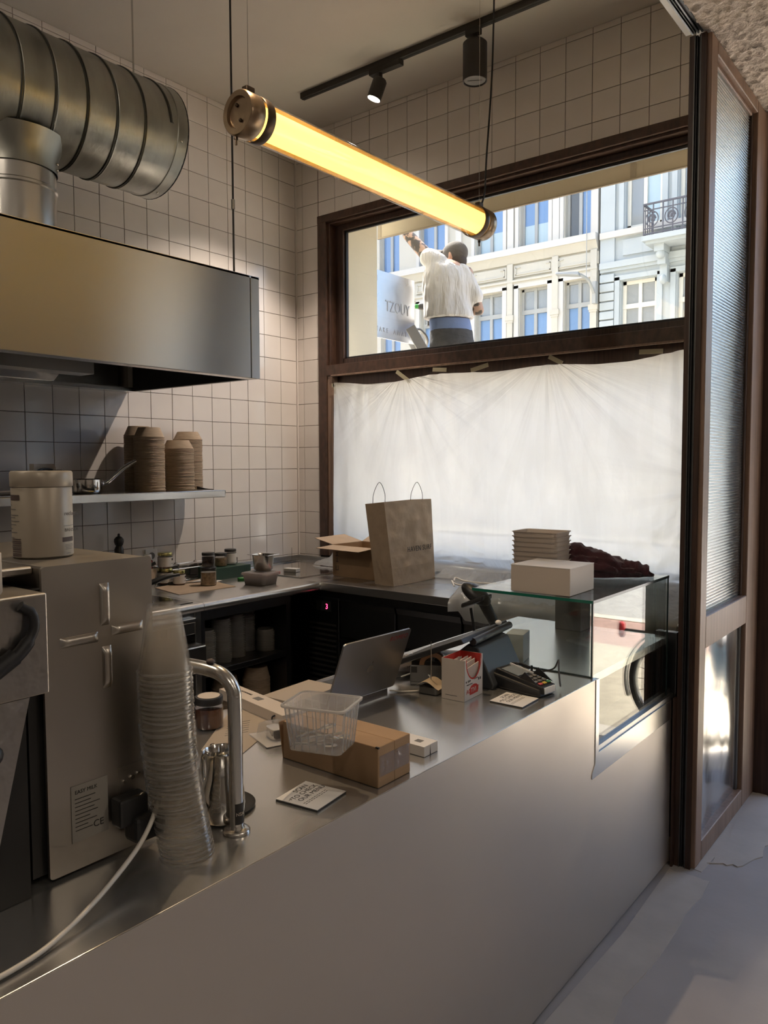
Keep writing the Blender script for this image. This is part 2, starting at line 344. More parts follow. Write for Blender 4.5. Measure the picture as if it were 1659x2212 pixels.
# ------------------------------------------------------------------ mesh helpers
class MB:
    def __init__(s): s.v = []; s.f = []
    def add(s, vs, fs):
        o = len(s.v); s.v += [tuple(p) for p in vs]; s.f += [tuple(i + o for i in f) for f in fs]; return s
    def box(s, x0, y0, z0, x1, y1, z1):
        x0, x1 = min(x0, x1), max(x0, x1); y0, y1 = min(y0, y1), max(y0, y1); z0, z1 = min(z0, z1), max(z0, z1)
        return s.add([(x0,y0,z0),(x1,y0,z0),(x1,y1,z0),(x0,y1,z0),(x0,y0,z1),(x1,y0,z1),(x1,y1,z1),(x0,y1,z1)],
                     [(0,3,2,1),(4,5,6,7),(0,1,5,4),(1,2,6,5),(2,3,7,6),(3,0,4,7)])
    def hexa(s, pts):
        return s.add(pts, [(0,3,2,1),(4,5,6,7),(0,1,5,4),(1,2,6,5),(2,3,7,6),(3,0,4,7)])
    def obox(s, c, size, rot):
        m = Euler(rot).to_matrix() if not isinstance(rot, Matrix) else rot
        c = Vector(c); hx, hy, hz = [k / 2 for k in size]
        P = [(-hx,-hy,-hz),(hx,-hy,-hz),(hx,hy,-hz),(-hx,hy,-hz),(-hx,-hy,hz),(hx,-hy,hz),(hx,hy,hz),(-hx,hy,hz)]
        return s.hexa([c + m @ Vector(p) for p in P])
    def beam(s, p0, p1, w, h, up=(0, 0, 1)):
        p0 = Vector(p0); p1 = Vector(p1); d = (p1 - p0).normalized(); u = Vector(up)
        if abs(d.dot(u)) > 0.95: u = Vector((1, 0, 0))
        r = d.cross(u).normalized(); u = r.cross(d)
        P = []
        for p in (p0, p1):
            P += [p - r*w/2 - u*h/2, p + r*w/2 - u*h/2, p + r*w/2 + u*h/2, p - r*w/2 + u*h/2]
        return s.add(P, [(0,3,2,1),(4,5,6,7),(0,1,5,4),(1,2,6,5),(2,3,7,6),(3,0,4,7)])
    def ring(s, pts_list, closed=False, caps=True):
        """loft through rings of equal length"""
        n = len(pts_list[0]); o = len(s.v)
        for r in pts_list: s.v += [tuple(p) for p in r]
        m = len(pts_list)
        for i in range(m if closed else m - 1):
            a = o + i * n; b = o + ((i + 1) % m) * n
            for k in range(n):
                s.f.append((a + k, a + (k + 1) % n, b + (k + 1) % n, b + k))
        if caps and not closed:
            s.f.append(tuple(o + n - 1 - k for k in range(n))); s.f.append(tuple(o + (m - 1) * n + k for k in range(n)))
        return s
    def cyl(s, p0, p1, r0, r1=None, n=20, caps=True):
        r1 = r0 if r1 is None else r1
        return s.tube([p0, p1], [r0, r1], n, caps=caps)
    def tube(s, pts, r, n=10, caps=True, closed=False):
        pts = [Vector(p) for p in pts]; m = len(pts)
        if not isinstance(r, (list, tuple)): r = [r] * m
        T = []
        for i in range(m):
            if closed: d = pts[(i + 1) % m] - pts[i - 1]
            else: d = pts[min(i + 1, m - 1)] - pts[max(i - 1, 0)]
            T.append(d.normalized())
        u = Vector((0, 0, 1)) if abs(T[0].z) < 0.9 else Vector((1, 0, 0))
        u = (u - T[0] * u.dot(T[0])).normalized()
        rings = []
        for i in range(m):
            if i:
                u = u - T[i] * u.dot(T[i])
                u = u.normalized() if u.length > 1e-6 else T[i].orthogonal().normalized()
            w = T[i].cross(u)
            rings.append([pts[i] + (u * math.cos(2*PI*k/n) + w * math.sin(2*PI*k/n)) * r[i] for k in range(n)])
        return s.ring(rings, closed, caps)
    def lathe(s, prof, n=32, c=(0, 0, 0), caps=False, M=None):
        c = Vector(c); rings = []
        for r, z in prof:
            rg = [Vector((r * math.cos(2*PI*k/n), r * math.sin(2*PI*k/n), z)) for k in range(n)]
            if M is not None: rg = [M @ p for p in rg]
            rings.append([c + p for p in rg])
        return s.ring(rings, False, caps)
    def grid(s, fn, nu, nv):
        o = len(s.v)
        for j in range(nv + 1):
            for i in range(nu + 1): s.v.append(tuple(fn(i / nu, j / nv)))
        for j in range(nv):
            for i in range(nu):
                a = o + j * (nu + 1) + i
                s.f.append((a, a + 1, a + nu + 2, a + nu + 1))
        return s
    def prism(s, pts, axis, a0, a1):
        """extrude a 2D polygon (counter-clockwise) along axis"""
        n = len(pts)
        def mk(p, a):
            return {'x': (a, p[0], p[1]), 'y': (p[0], a, p[1]), 'z': (p[0], p[1], a)}[axis]
        o = len(s.v)
        s.v += [mk(p, a0) for p in pts] + [mk(p, a1) for p in pts]
        s.f.append(tuple(o + n - 1 - k for k in range(n))); s.f.append(tuple(o + n + k for k in range(n)))
        for k in range(n): s.f.append((o + k, o + (k + 1) % n, o + n + (k + 1) % n, o + n + k))
        return s
    def ell(s, c, rad, nu=16, nv=10, M=None):
        c = Vector(c); o = len(s.v)
        for j in range(nv + 1):
            t = PI * j / nv
            for i in range(nu):
                a = 2 * PI * i / nu
                p = Vector((rad[0]*math.sin(t)*math.cos(a), rad[1]*math.sin(t)*math.sin(a), rad[2]*math.cos(t)))
                s.v.append(tuple(c + (M @ p if M is not None else p)))
        for j in range(nv):
            for i in range(nu):
                s.f.append((o+j*nu+i, o+(j+1)*nu+i, o+(j+1)*nu+(i+1) % nu, o+j*nu+(i+1) % nu))
        return s
    def cap(s, p0, p1, r0, r1, n=14):
        """tapered capsule"""
        p0 = Vector(p0); p1 = Vector(p1); d = (p1 - p0).normalized()
        P = []; R = []
        for k in range(5):
            a = PI / 2 * k / 4; P.append(p0 - d * r0 * math.cos(a)); R.append(max(1e-4, r0 * math.sin(a)))
        for k in range(5):
            a = PI / 2 * k / 4; P.append(p1 + d * r1 * math.sin(a)); R.append(max(1e-4, r1 * math.cos(a)))
        return s.tube(P, R, n)
    def mesh(s, name, smooth=40):
        me = bpy.data.meshes.new(name); me.from_pydata(s.v, [], s.f)
        bm = bmesh.new(); bm.from_mesh(me)
        bmesh.ops.remove_doubles(bm, verts=bm.verts, dist=1e-6)
        bmesh.ops.recalc_face_normals(bm, faces=bm.faces)
        bm.to_mesh(me); bm.free()
        if smooth:
            me.polygons.foreach_set('use_smooth', [True] * len(me.polygons))
            me.set_sharp_from_angle(angle=math.radians(smooth))
        me.update()
        return me
    def build(s, name, m, parent=None, smooth=40, bevel=0, seg=2, loc=None, rz=0, kind=None, label=None, solid=0):
        me = s.mesh(name, smooth)
        me.materials.append(MATS[m])
        o = bpy.data.objects.new(name, me); COL.objects.link(o)
        if parent is not None: o.parent = parent
        if loc is not None: o.location = loc
        if rz: o.rotation_euler = (0, 0, rz)
        if solid:
            md = o.modifiers.new('solid', 'SOLIDIFY'); md.thickness = solid; md.offset = 0
        if bevel:
            md = o.modifiers.new('bevel', 'BEVEL'); md.width = bevel; md.segments = seg; md.limit_method = 'ANGLE'
            md.angle_limit = math.radians(40); md.harden_normals = False
        if kind: o['kind'] = kind
        if label: o['label'] = label
        return o
def tag(o, label, cat, group=None):
    o['label'] = label; o['category'] = cat
    if group: o['group'] = group
    return o
def thing(name, label, cat, loc=(0, 0, 0), rz=0, group=None):
    o = bpy.data.objects.new(name, None); COL.objects.link(o)
    o.empty_display_size = 0.05; o.location = loc; o.rotation_euler = (0, 0, rz)
    return tag(o, label, cat, group)
def struct(o):
    o['kind'] = 'structure'; return o
def dup(root, loc, rz=None, label=None):
    r = root.copy(); COL.objects.link(r); r.location = loc
    if rz is not None: r.rotation_euler = (0, 0, rz)
    if label: r['label'] = label
    for ch in list(root.children):
        c = ch.copy(); COL.objects.link(c); c.parent = r
        for g in ch.children:
            d = g.copy(); COL.objects.link(d); d.parent = c
    return r
def text(body, size, m, parent, loc, rot, name='lettering', extrude=0.0004, align='LEFT', sx=1.0, spacing=1.0, shear=0.0):
    cu = bpy.data.curves.new(name, 'FONT'); cu.body = body; cu.size = size; cu.extrude = extrude
    cu.align_x = align; cu.space_character = spacing; cu.shear = shear; cu.resolution_u = 3
    t = bpy.data.objects.new(name + '_tmp', cu); COL.objects.link(t)
    dg = bpy.context.evaluated_depsgraph_get()
    me = bpy.data.meshes.new_from_object(t.evaluated_get(dg))
    bpy.data.objects.remove(t); bpy.data.curves.remove(cu)
    me.materials.clear(); me.materials.append(MATS[m]); me.name = name
    o = bpy.data.objects.new(name, me); COL.objects.link(o)
    o.parent = parent; o.location = loc; o.rotation_euler = rot; o.scale = (sx, 1, 1)
    return o
FACE_X = (PI / 2, 0, PI / 2)     # upright, facing +x
FACE_Y = (PI / 2, 0, 0)          # upright, facing -y
def rrect(cx, cy, w, d, r, n=5):
    P = []
    for qx, qy, a0 in ((1, 1, 0), (-1, 1, PI/2), (-1, -1, PI), (1, -1, 1.5*PI)):
        for k in range(n + 1):
            a = a0 + PI / 2 * k / n
            P.append((cx + qx * (w/2 - r) + r * math.cos(a), cy + qy * (d/2 - r) + r * math.sin(a)))
    return P
def holes(mb, x0, x1, z0, z1, y0, y1, hs):
    """wall slab in the xz plane with rectangular holes (hx0,hx1,hz0,hz1)"""
    xs = sorted(set([x0, x1] + [min(max(h[i], x0), x1) for h in hs for i in (0, 1)]))
    zs = sorted(set([z0, z1] + [min(max(h[i], z0), z1) for h in hs for i in (2, 3)]))
    for a, b in zip(xs, xs[1:]):
        run = None
        for c, d in zip(zs, zs[1:]):
            mx, mz = (a + b) / 2, (c + d) / 2
            solid = not any(h[0] < mx < h[1] and h[2] < mz < h[3] for h in hs)
            if solid:
                run = [c, d] if run is None else [run[0], d]
            if not solid and run: mb.box(a, y0, run[0], b, y1, run[1]); run = None
        if run: mb.box(a, y0, run[0], b, y1, run[1])
    return mb
def bez(pts, n=10):
    """catmull-rom through points"""
    P = [Vector(p) for p in pts]; P = [2*P[0]-P[1]] + P + [2*P[-1]-P[-2]]
    out = []
    for i in range(1, len(P) - 2):
        for k in range(n):
            t = k / n; a, b, c, d = P[i-1:i+3]
            out.append(0.5*((2*b) + (c-a)*t + (2*a-5*b+4*c-d)*t*t + (3*b-a-3*c+d)*t**3))
    out.append(P[-2]); return out

# ================================================================== STRUCTURE
H_CEIL, H_SOFF = 3.81, 3.12
floor = struct(MB().box(-0.3, -7.5, -0.15, 7.2, 0.12, 0.0).build('floor', 'concrete', smooth=0))
def patch(pts, z, m, name='screed_patch'):
    return MB().prism(pts, 'z', 0.0, z).build(name, m, floor, smooth=0)
def wobble(pts, n=7, amp=0.012, seed=0):
    rnd = random.Random(seed); out = []
    for i in range(len(pts)):
        a = Vector(pts[i]); b = Vector(pts[(i + 1) % len(pts)])
        for k in range(n):
            p = a.lerp(b, k / n); out.append((p.x + rnd.uniform(-amp, amp), p.y + rnd.uniform(-amp, amp)))
    return out
patch(wobble([(2.94, -5.5), (3.10, -5.5), (3.09, -2.2), (3.10, -1.0), (2.96, -1.0)], 9, 0.01, 1), 0.004, 'screed')
patch(wobble([(3.05, -0.86), (3.17, -0.80), (3.24, -0.45), (3.16, -0.05), (3.05, -0.05)], 6, 0.02, 2), 0.004, 'screed')
patch(wobble([(2.70, -0.94), (3.06, -0.94), (3.05, 0.0), (2.70, 0.0)], 4, 0.01, 3), 0.002, 'screed')

def tile_mesh(w, h):
    mb = MB(); t, c = 0.007, 0.0012
    P = [(-w/2,-h/2,-t),(w/2,-h/2,-t),(w/2,h/2,-t),(-w/2,h/2,-t),(-w/2,-h/2,-c),(w/2,-h/2,-c),(w/2,h/2,-c),(-w/2,h/2,-c),
         (-w/2+c,-h/2+c,0),(w/2-c,-h/2+c,0),(w/2-c,h/2-c,0),(-w/2+c,h/2-c,0)]
    F = [(0,1,5,4),(1,2,6,5),(2,3,7,6),(3,0,4,7),(4,5,9,8),(5,6,10,9),(6,7,11,10),(7,4,8,11),(8,9,10,11)]
    me = bpy.data.meshes.new('tile'); me.from_pydata([Vector(p) for p in P], [], F); me.materials.append(MATS['tile'])
    return me
TM = {}
def put_tile(parent, kind, a0, a1, z0, z1):
    g = 0.0030
    w, h = round(a1 - a0 - g, 4), round(z1 - z0 - g, 4)
    if w < 0.004 or h < 0.004: return
    if (w, h) not in TM: TM[(w, h)] = tile_mesh(w, h)
    o = bpy.data.objects.new('tile', TM[(w, h)]); COL.objects.link(o); o.parent = parent
    j = lambda: random.gauss(0, 0.0022)
    if kind == 'left':
        o.location = (0.0, (a0 + a1) / 2, (z0 + z1) / 2); o.rotation_euler = (PI/2 + j(), j(), PI/2 + j())
    else:
        o.location = ((a0 + a1) / 2, 0.0, (z0 + z1) / 2); o.rotation_euler = (PI/2 + j(), j(), j())
ROWS = [H_CEIL] + [3.777 - 0.15 * r for r in range(0, 20)] + [0.905]
# left wall: grout bed, 15 rows of columns as tiles, the rest (out of view) joined
wall_left = struct(MB().box(-0.25, -7.5, 0, -0.004, 0.003, H_CEIL + 0.2).build('wall_left', 'grout', smooth=0))
ncount = 0
stuff = MB()
for r in range(len(ROWS) - 1):
    zt, zb = ROWS[r], ROWS[r + 1]
    for j in range(0, 30):
        a1 = -(0.0095 + 0.15 * j); a0 = a1 - 0.15
        if j < 15 and ncount < 300 and not (j > 9 and 2.02 < zb and zt < 2.42):
            put_tile(wall_left, 'left', a0, a1, zb, zt); ncount += 1
        elif zt - zb > 0.02:
            stuff.box(-0.006, a0 + 0.0015, zb + 0.0015, 0.0, a1 - 0.0015, zt - 0.0015)
stuff.build('tile_field', 'tile', wall_left, smooth=0, kind='stuff')
MB().box(-0.004, -0.0085, 0.9, 0.0085, -0.0, H_CEIL).build('corner_trim', 'tile', wall_left, smooth=0)

# window wall
WX0, WX1 = 0.209, 2.95
wall_window = holes(MB(), -0.02, 3.03, 0, H_CEIL + 0.2, 0.004, 0.13, [(WX0, WX1, 0.905, 3.231)]).build('wall_window', 'grout', smooth=0)
struct(wall_window)
for r in range(len(ROWS) - 1):
    zt, zb = ROWS[r], ROWS[r + 1]
    for i in range(0, 21):
        x0 = 0.0632 + 0.15 * (i - 1); x1 = x0 + 0.15
        x0 = max(x0, 0.0005); x1 = min(x1, 3.0)
        if x1 <= WX0 + 0.02:
            put_tile(wall_window, 'win', x0, min(x1, WX0), zb, zt)
        elif zt > 3.24:
            put_tile(wall_window, 'win', x0, x1, max(zb, 3.231), zt)
# outer wall of the house (thick, rendered)
wall_outer = holes(MB(), -12, 14, -0.12, 13, 0.13, 0.45, [(0.36, 2.90, 0.90, 3.42), (3.10, 4.70, -0.13, 3.10)]).build('wall_outer', 'render_cream', smooth=0)
struct(wall_outer)
ceiling = struct(MB().box(-0.25, -7.5, H_CEIL, 3.0, 0.13, H_CEIL + 0.12).build('ceiling', 'ceiling_paint', smooth=0))
# rough stucco soffit over the customer side
def soff(u, v):
    x = 2.995 + u * 1.6; y = -2.6 + v * 2.72
    p = Vector((x * 38, y * 38, 0.0))
    n1 = noise.noise(p); n2 = noise.noise(p * 2.3 + Vector((7, 3, 1)))
    n3 = noise.noise(p * 4.1); d = max(0.0, n1 + 0.1) * 0.015 + max(0, n2) * 0.009 + max(0, n3) * 0.004
    return (x, y, H_SOFF - d)
soffit = struct(MB().grid(soff, 230, 390).build('ceiling_stucco', 'stucco', smooth=60))
MB().box(2.995, -7.5, H_SOFF + 0.004, 7.2, -2.6, H_SOFF + 0.1).box(4.595, -2.6, H_SOFF + 0.004, 7.2, 0.13, H_SOFF + 0.1).box(2.995, -2.6, H_SOFF + 0.012, 4.6, 0.13, H_SOFF + 0.1).build('soffit_slab', 'stucco', soffit, smooth=0)
# bulkhead with sliding-window tracks
bulk = struct(MB().box(2.955, -7.5, H_SOFF + 0.02, 2.995, 0.0, H_CEIL).build('wall_bulkhead', 'paint_white', smooth=0))
MB().box(2.932, -7.5, H_SOFF, 2.953, -0.93, H_SOFF + 0.09).build('white_trim', 'paint_white', bulk, smooth=0)
for i, (a, b) in enumerate(((2.954, 2.960), (2.966, 2.969), (2.975, 2.980), (2.988, 2.996))):
    MB().box(a, -7.5, H_SOFF - 0.004, b, -0.93, H_SOFF + 0.03).build('track_rail', 'dark_aluminium' if i % 2 == 0 else 'black_metal', bulk, smooth=0)
MB().box(2.953, -7.5, H_SOFF + 0.006, 2.997, -0.93, H_SOFF + 0.02).build('track_bed', 'dark_aluminium', bulk, smooth=0)
# rest of the shell, behind the camera and to the right
struct(MB().box(-0.25, -7.7, 0, 7.4, -7.5, H_CEIL).build('wall_rear', 'plain_wall', smooth=0))
struct(MB().box(7.2, -7.5, 0, 7.4, 0.13, H_CEIL).build('wall_right', 'plain_wall', smooth=0))
struct(MB().box(4.70, 0.0, 0, 7.2, 0.13, H_SOFF + 0.1).build('wall_front', 'plain_wall', smooth=0))

# ---- window_1 : timber window with fixed upper light, covered lower light
win = bpy.data.objects.new('window_1', None); COL.objects.link(win); win['kind'] = 'structure'; win['label'] = 'dark brown timber shop window in two lights'
def wpart(name, m, *boxes, bevel=0.002):
    mb = MB()
    for b in boxes: mb.box(*b)
    return mb.build(name, m, win, smooth=0, bevel=bevel, seg=1)
wpart('jamb', 'wood_frame', (WX0, -0.008, 0.93, 0.285, 0.13, 3.231))
wpart('jamb', 'wood_frame', (2.88, -0.008, 0.93, WX1, 0.13, 3.231))
wpart('head', 'wood_frame', (WX0, -0.010, 3.182, WX1, 0.13, 3.231))
wpart('reveal_lining', 'wood_frame', (0.285, 0.012, 2.227, 0.305, 0.13, 3.182), (2.86, 0.012, 2.227, 2.88, 0.13, 3.182), (0.285, 0.012, 3.168, 2.88, 0.13, 3.182))
wpart('transom', 'wood_frame', (0.285, -0.008, 2.158, 2.88, 0.13, 2.228))
wpart('transom_bead', 'wood_brown', (0.33, -0.016, 2.149, 2.88, 0.0, 2.160))
wpart('sash', 'wood_dark', (0.305, 0.07, 2.228, 0.372, 0.125, 3.168), (2.80, 0.07, 2.228, 2.86, 0.125, 3.168), (0.372, 0.07, 3.136, 2.80, 0.125, 3.168), (0.372, 0.07, 2.228, 2.80, 0.125, 2.272))
wpart('glazing_bead', 'wood_frame', (0.372, 0.062, 2.272, 0.381, 0.085, 3.136), (0.372, 0.062, 3.126, 2.80, 0.085, 3.136))
wpart('gasket', 'black_rubber', (0.381, 0.08, 2.272, 0.392, 0.10, 3.126), (0.381, 0.08, 3.112, 2.80, 0.10, 3.126), (0.381, 0.08, 2.272, 2.80, 0.10, 2.285))
MB().box(0.375, 0.095, 2.27, 2.81, 0.101, 3.13).build('upper_pane', 'pane_clear', win, smooth=0)
wpart('lower_jamb', 'wood_brown', (0.285, 0.0, 0.93, 0.332, 0.13, 2.158))
wpart('lower_sash', 'wood_dark', (0.332, 0.05, 0.93, 0.395, 0.125, 2.158), (2.80, 0.05, 0.93, 2.88, 0.125, 2.158), (0.395, 0.05, 2.085, 2.80, 0.125, 2.158), (0.395, 0.05, 0.93, 2.80, 0.125, 0.985))
MB().box(0.39, 0.095, 0.98, 2.81, 0.101, 2.09).build('lower_pane', 'pane_clear', win, smooth=0)

# ---- door_1 : timber screen with reeded glass and steel kick plate
PX, PY0, PY1, PZ = 3.03, -0.945, -0.055, 3.10
d1 = bpy.data.objects.new('door_1', None); COL.objects.link(d1); d1['kind'] = 'structure'; d1['label'] = 'brown timber door leaf with reeded glass above a steel kick panel'
def dpart(name, m, y0, y1, z0, z1, x0=2.985, x1=PX, bevel=0.003):
    return MB().box(x0, y0, z0, x1, y1, z1).build(name, m, d1, smooth=0, bevel=bevel, seg=1)
dpart('stile', 'wood_brown', PY0, -0.868, 0.004, PZ)
dpart('stile', 'wood_brown', -0.262, PY1, 0.004, PZ)
dpart('top_rail', 'wood_brown', -0.868, -0.262, 3.05, PZ)
dpart('middle_rail', 'wood_brown', -0.868, -0.262, 0.842, 0.968)
dpart('bottom_rail', 'wood_brown', -0.868, -0.262, 0.004, 0.086)
dpart('rebate', 'wood_dark', -0.285, -0.262, 0.968, 3.05, 2.985, 3.012)
dpart('rebate', 'wood_brown', -0.868, -0.285, 3.034, 3.05, 2.985, 3.012)
dpart('rebate', 'dark_aluminium', -0.285, -0.262, 0.086, 0.842, 2.985, 3.012)
def reed(u, v):
    z = 0.968 + v * 2.082; return (3.004 + 0.0022 * abs(math.sin(PI * (z / 0.0125))), -0.87 + u * 0.61, z)
mat('reeded', (0.90, 0.95, 0.95), 0.10, trans=1.0, ior=1.35)
MB().grid(reed, 1, 166 * 6).grid(lambda u, v: (3.000, -0.87 + u * 0.61, 0.968 + v * 2.082), 1, 1).build('reeded_pane', 'reeded', d1, smooth=80)
def kick(u, v):
    y = -0.868 + u * 0.586; z = 0.086 + v * 0.756
    return (3.004 + 0.006 * noise.noise(Vector((y * 4, z * 2.5, 3))) * min(1, 6 * u * (1 - u)) * 2.0, y, z)
MB().grid(kick, 40, 50).build('kick_plate', 'steel_mirror', d1, smooth=80)
# ---- jamb posts
t1 = MB().box(2.954, -0.955, 0.0, 2.972, -0.88, 3.10).box(2.996, -0.955, 0, 3.014, -0.88, 3.10).box(2.966, -0.935, 0, 3.0, -0.88, 3.10).build('trim_1', 'wood_dark', smooth=0)
struct(t1)
MB().box(2.976, -0.950, 0.0, 2.982, -0.934, 3.10).box(2.987, -0.950, 0, 2.993, -0.934, 3.10).build('rubber_seal', 'black_rubber', t1, smooth=0)
MB().box(2.972, -0.957, 0.0, 2.975, -0.934, 3.10).box(2.993, -0.957, 0, 2.996, -0.934, 3.10).build('metal_edge', 'dark_aluminium', t1, smooth=0)
struct(MB().box(2.945, -0.975, 0.0, 2.953, -0.90, 0.66).box(2.947, -0.93, 0, 2.953, -0.90, 3.10).build('recess_shade_strip', 'wood_dark', smooth=0))  # dark strip added where the recess beside the post lies in shade
struct(MB().box(2.985, -0.05, 0.0, 3.12, 0.13, 3.10).box(3.00, 0.13, -0.12, 3.12, 0.46, 3.10).build('trim_3', 'wood_dark', smooth=0, bevel=0.004))
struct(MB().box(4.62, -0.05, 0.0, 4.72, 0.46, 3.10).build('trim_4', 'wood_dark', smooth=0))
struct(MB().box(3.12, 0.12, -0.13, 4.62, 0.47, -0.01).build('trim_5', 'kerb_stone', smooth=0))

# ---- ground outside
struct(MB().box(-14, 0.45, -0.3, 16, 2.95, -0.12).build('ground_pavement', 'pavement_mat', smooth=0))
struct(MB().box(-14, 2.95, -0.3, 16, 4.1, -0.122).build('ground_red_strip', 'red_paving', smooth=0))
struct(MB().box(-14, 4.1, -0.3, 16, 4.28, -0.115).build('trim_kerb', 'kerb_stone', smooth=0))
struct(MB().box(-14, 4.28, -0.4, 16, 12.6, -0.20).build('ground_road', 'asphalt', smooth=0))
struct(MB().box(-14, 12.6, -0.3, 16, 16.3, -0.12).build('ground_far_pavement', 'pavement_mat', smooth=0))

# ================================================================== BUILDINGS ACROSS THE STREET
YF = 16.0
def sash_window(parent, x0, x1, z0, z1, frame, panes, transom=None, mullion=True, blind=None, rec=0.14, fw=0.07):
    """window of its own: frame + separate panes, set back in its opening"""
    y = YF + rec
    mb = MB()
    mb.box(x0, y, z0, x0 + fw, y + 0.08, z1).box(x1 - fw, y, z0, x1, y + 0.08, z1).box(x0, y, z1 - fw, x1, y + 0.08, z1).box(x0, y, z0, x1, y + 0.08, z0 + fw)
    xm = (x0 + x1) / 2
    if mullion: mb.box(xm - 0.045, y - 0.01, z0, xm + 0.045, y + 0.08, z1)
    if transom: mb.box(x0, y - 0.015, transom - 0.06, x1, y + 0.08, transom + 0.06)
    w = mb.build('window', frame, parent, smooth=0)
    cols = [(x0 + fw, xm - 0.045), (xm + 0.045, x1 - fw)] if mullion else [(x0 + fw, x1 - fw)]
    rows = [(z0 + fw, transom - 0.06), (transom + 0.06, z1 - fw)] if transom else [(z0 + fw, z1 - fw)]
    k = 0
    for a, b in cols:
        for q, (c, d) in enumerate(rows):
            pm = panes[q] if isinstance(panes[q], str) else panes[q][k % len(panes[q])]
            MB().box(a, y + 0.045, c, b, y + 0.055, d).build('pane', pm, w, smooth=0)
            if blind and q == 0:
                MB().box(a, y + 0.040, c, b, y + 0.0445, c + blind).build('frosted_film', 'pane_pale', w, smooth=0)
        k += 1
    return w
# cream house
A = thing('townhouse', 'cream stucco townhouse with grey sash windows opposite the shop', 'building', (0, 0, 0))
up_w = [(-12.04, -11.24), (-10.47, -9.42), (-8.40, -7.51), (-6.95, -6.09), (-5.58, -4.81)]
lo_w = [(-12.0, -11.2), (-10.4, -9.5), (-8.40, -7.51), (-6.95, -6.09), (-5.58, -4.81)]
hs = [(a, b, 7.66, 10.2) for a, b in up_w] + [(a, b, 4.3, 6.52) for a, b in lo_w] + [(a, b, 0.2, 3.0) for a, b in lo_w]
holes(MB(), -14, -4.62, -0.12, 13, YF, YF + 0.4, hs).build('wall', 'facade_cream', A, smooth=0)
MB().box(-14, YF + 0.4, -0.12, -4.62, YF + 0.7, 13).build('rear_wall', 'facade_cream', A, smooth=0)
for i, (a, b) in enumerate(up_w):
    sash_window(A, a, b, 7.66, 10.2, 'sash_grey', [['pane_sky_reflection', 'pane_sky_reflection'] if i < 4 else ['pane_dark', 'pane_sky_reflection']], blind=0.55 if i in (2, 3) else None)
for i, (a, b) in enumerate(lo_w):
    sash_window(A, a, b, 4.3, 6.52, 'sash_grey', ['pane_sky_reflection', 'pane_grey'], transom=5.87)
    sash_window(A, a, b, 0.2, 3.0, 'sash_grey', ['pane_grey', 'pane_grey'], transom=2.3)
MB().box(-14, YF - 0.22, 7.46, -4.62, YF, 7.64).build('sill_ledge', 'facade_white', A, smooth=0)
MB().prism([(YF - 0.18, 7.46), (YF - 0.06, 7.24), (YF, 7.24), (YF, 7.46)], 'x', -14, -4.62).build('cornice_moulding', 'facade_cream', A, smooth=0)
MB().box(-14, YF - 0.10, 6.72, -4.62, YF, 6.78).box(-14, YF - 0.06, 6.66, -4.62, YF, 6.72).build('string_course', 'facade_cream', A, smooth=0)
for (a, b) in lo_w[1:]:
    c = (a + b) / 2; w = 0.60
    # raised panel with stepped corners
    pan = MB().box(c - w, YF - 0.05, 6.86, c + w, YF, 7.18).build('raised_panel', 'facade_cream', A, smooth=0)
    MB().box(c - w + 0.06, YF - 0.075, 6.91, c + w - 0.06, YF - 0.05, 6.935).box(c - w + 0.06, YF - 0.075, 6.91, c - w + 0.085, YF - 0.05, 7.12).box(c + w - 0.085, YF - 0.075, 6.91, c + w - 0.06, YF - 0.05, 7.12).box(c - w + 0.06, YF - 0.075, 7.095, c - w + 0.2, YF - 0.05, 7.12).box(c + w - 0.2, YF - 0.075, 7.095, c + w - 0.06, YF - 0.05, 7.12).build('panel_moulding', 'facade_cream', pan, smooth=0)
    # architrave of the window below
    MB().box(a - 0.16, YF - 0.06, 4.2, a - 0.02, YF, 6.62).box(b + 0.02, YF - 0.06, 4.2, b + 0.16, YF, 6.62).box(a - 0.16, YF - 0.06, 6.54, b + 0.16, YF, 6.66).build('architrave', 'facade_white', A, smooth=0)
    MB().box(a - 0.14, YF - 0.06, 7.64, a - 0.03, YF, 10.3).box(b + 0.03, YF - 0.06, 7.64, b + 0.14, YF, 10.3).build('architrave', 'facade_white', A, smooth=0)
for x in (-8.98, -7.23, -5.83, -4.72):
    MB().box(x - 0.09, YF - 0.09, 3.6, x + 0.09, YF, 7.24).box(x - 0.13, YF - 0.12, 5.66, x + 0.13, YF, 5.80).box(x - 0.11, YF - 0.105, 5.60, x + 0.11, YF, 5.66).build('pilaster', 'facade_cream', A, smooth=0)
    MB().box(x - 0.10, YF - 0.07, 7.64, x + 0.10, YF, 13).build('pilaster', 'facade_white', A, smooth=0)
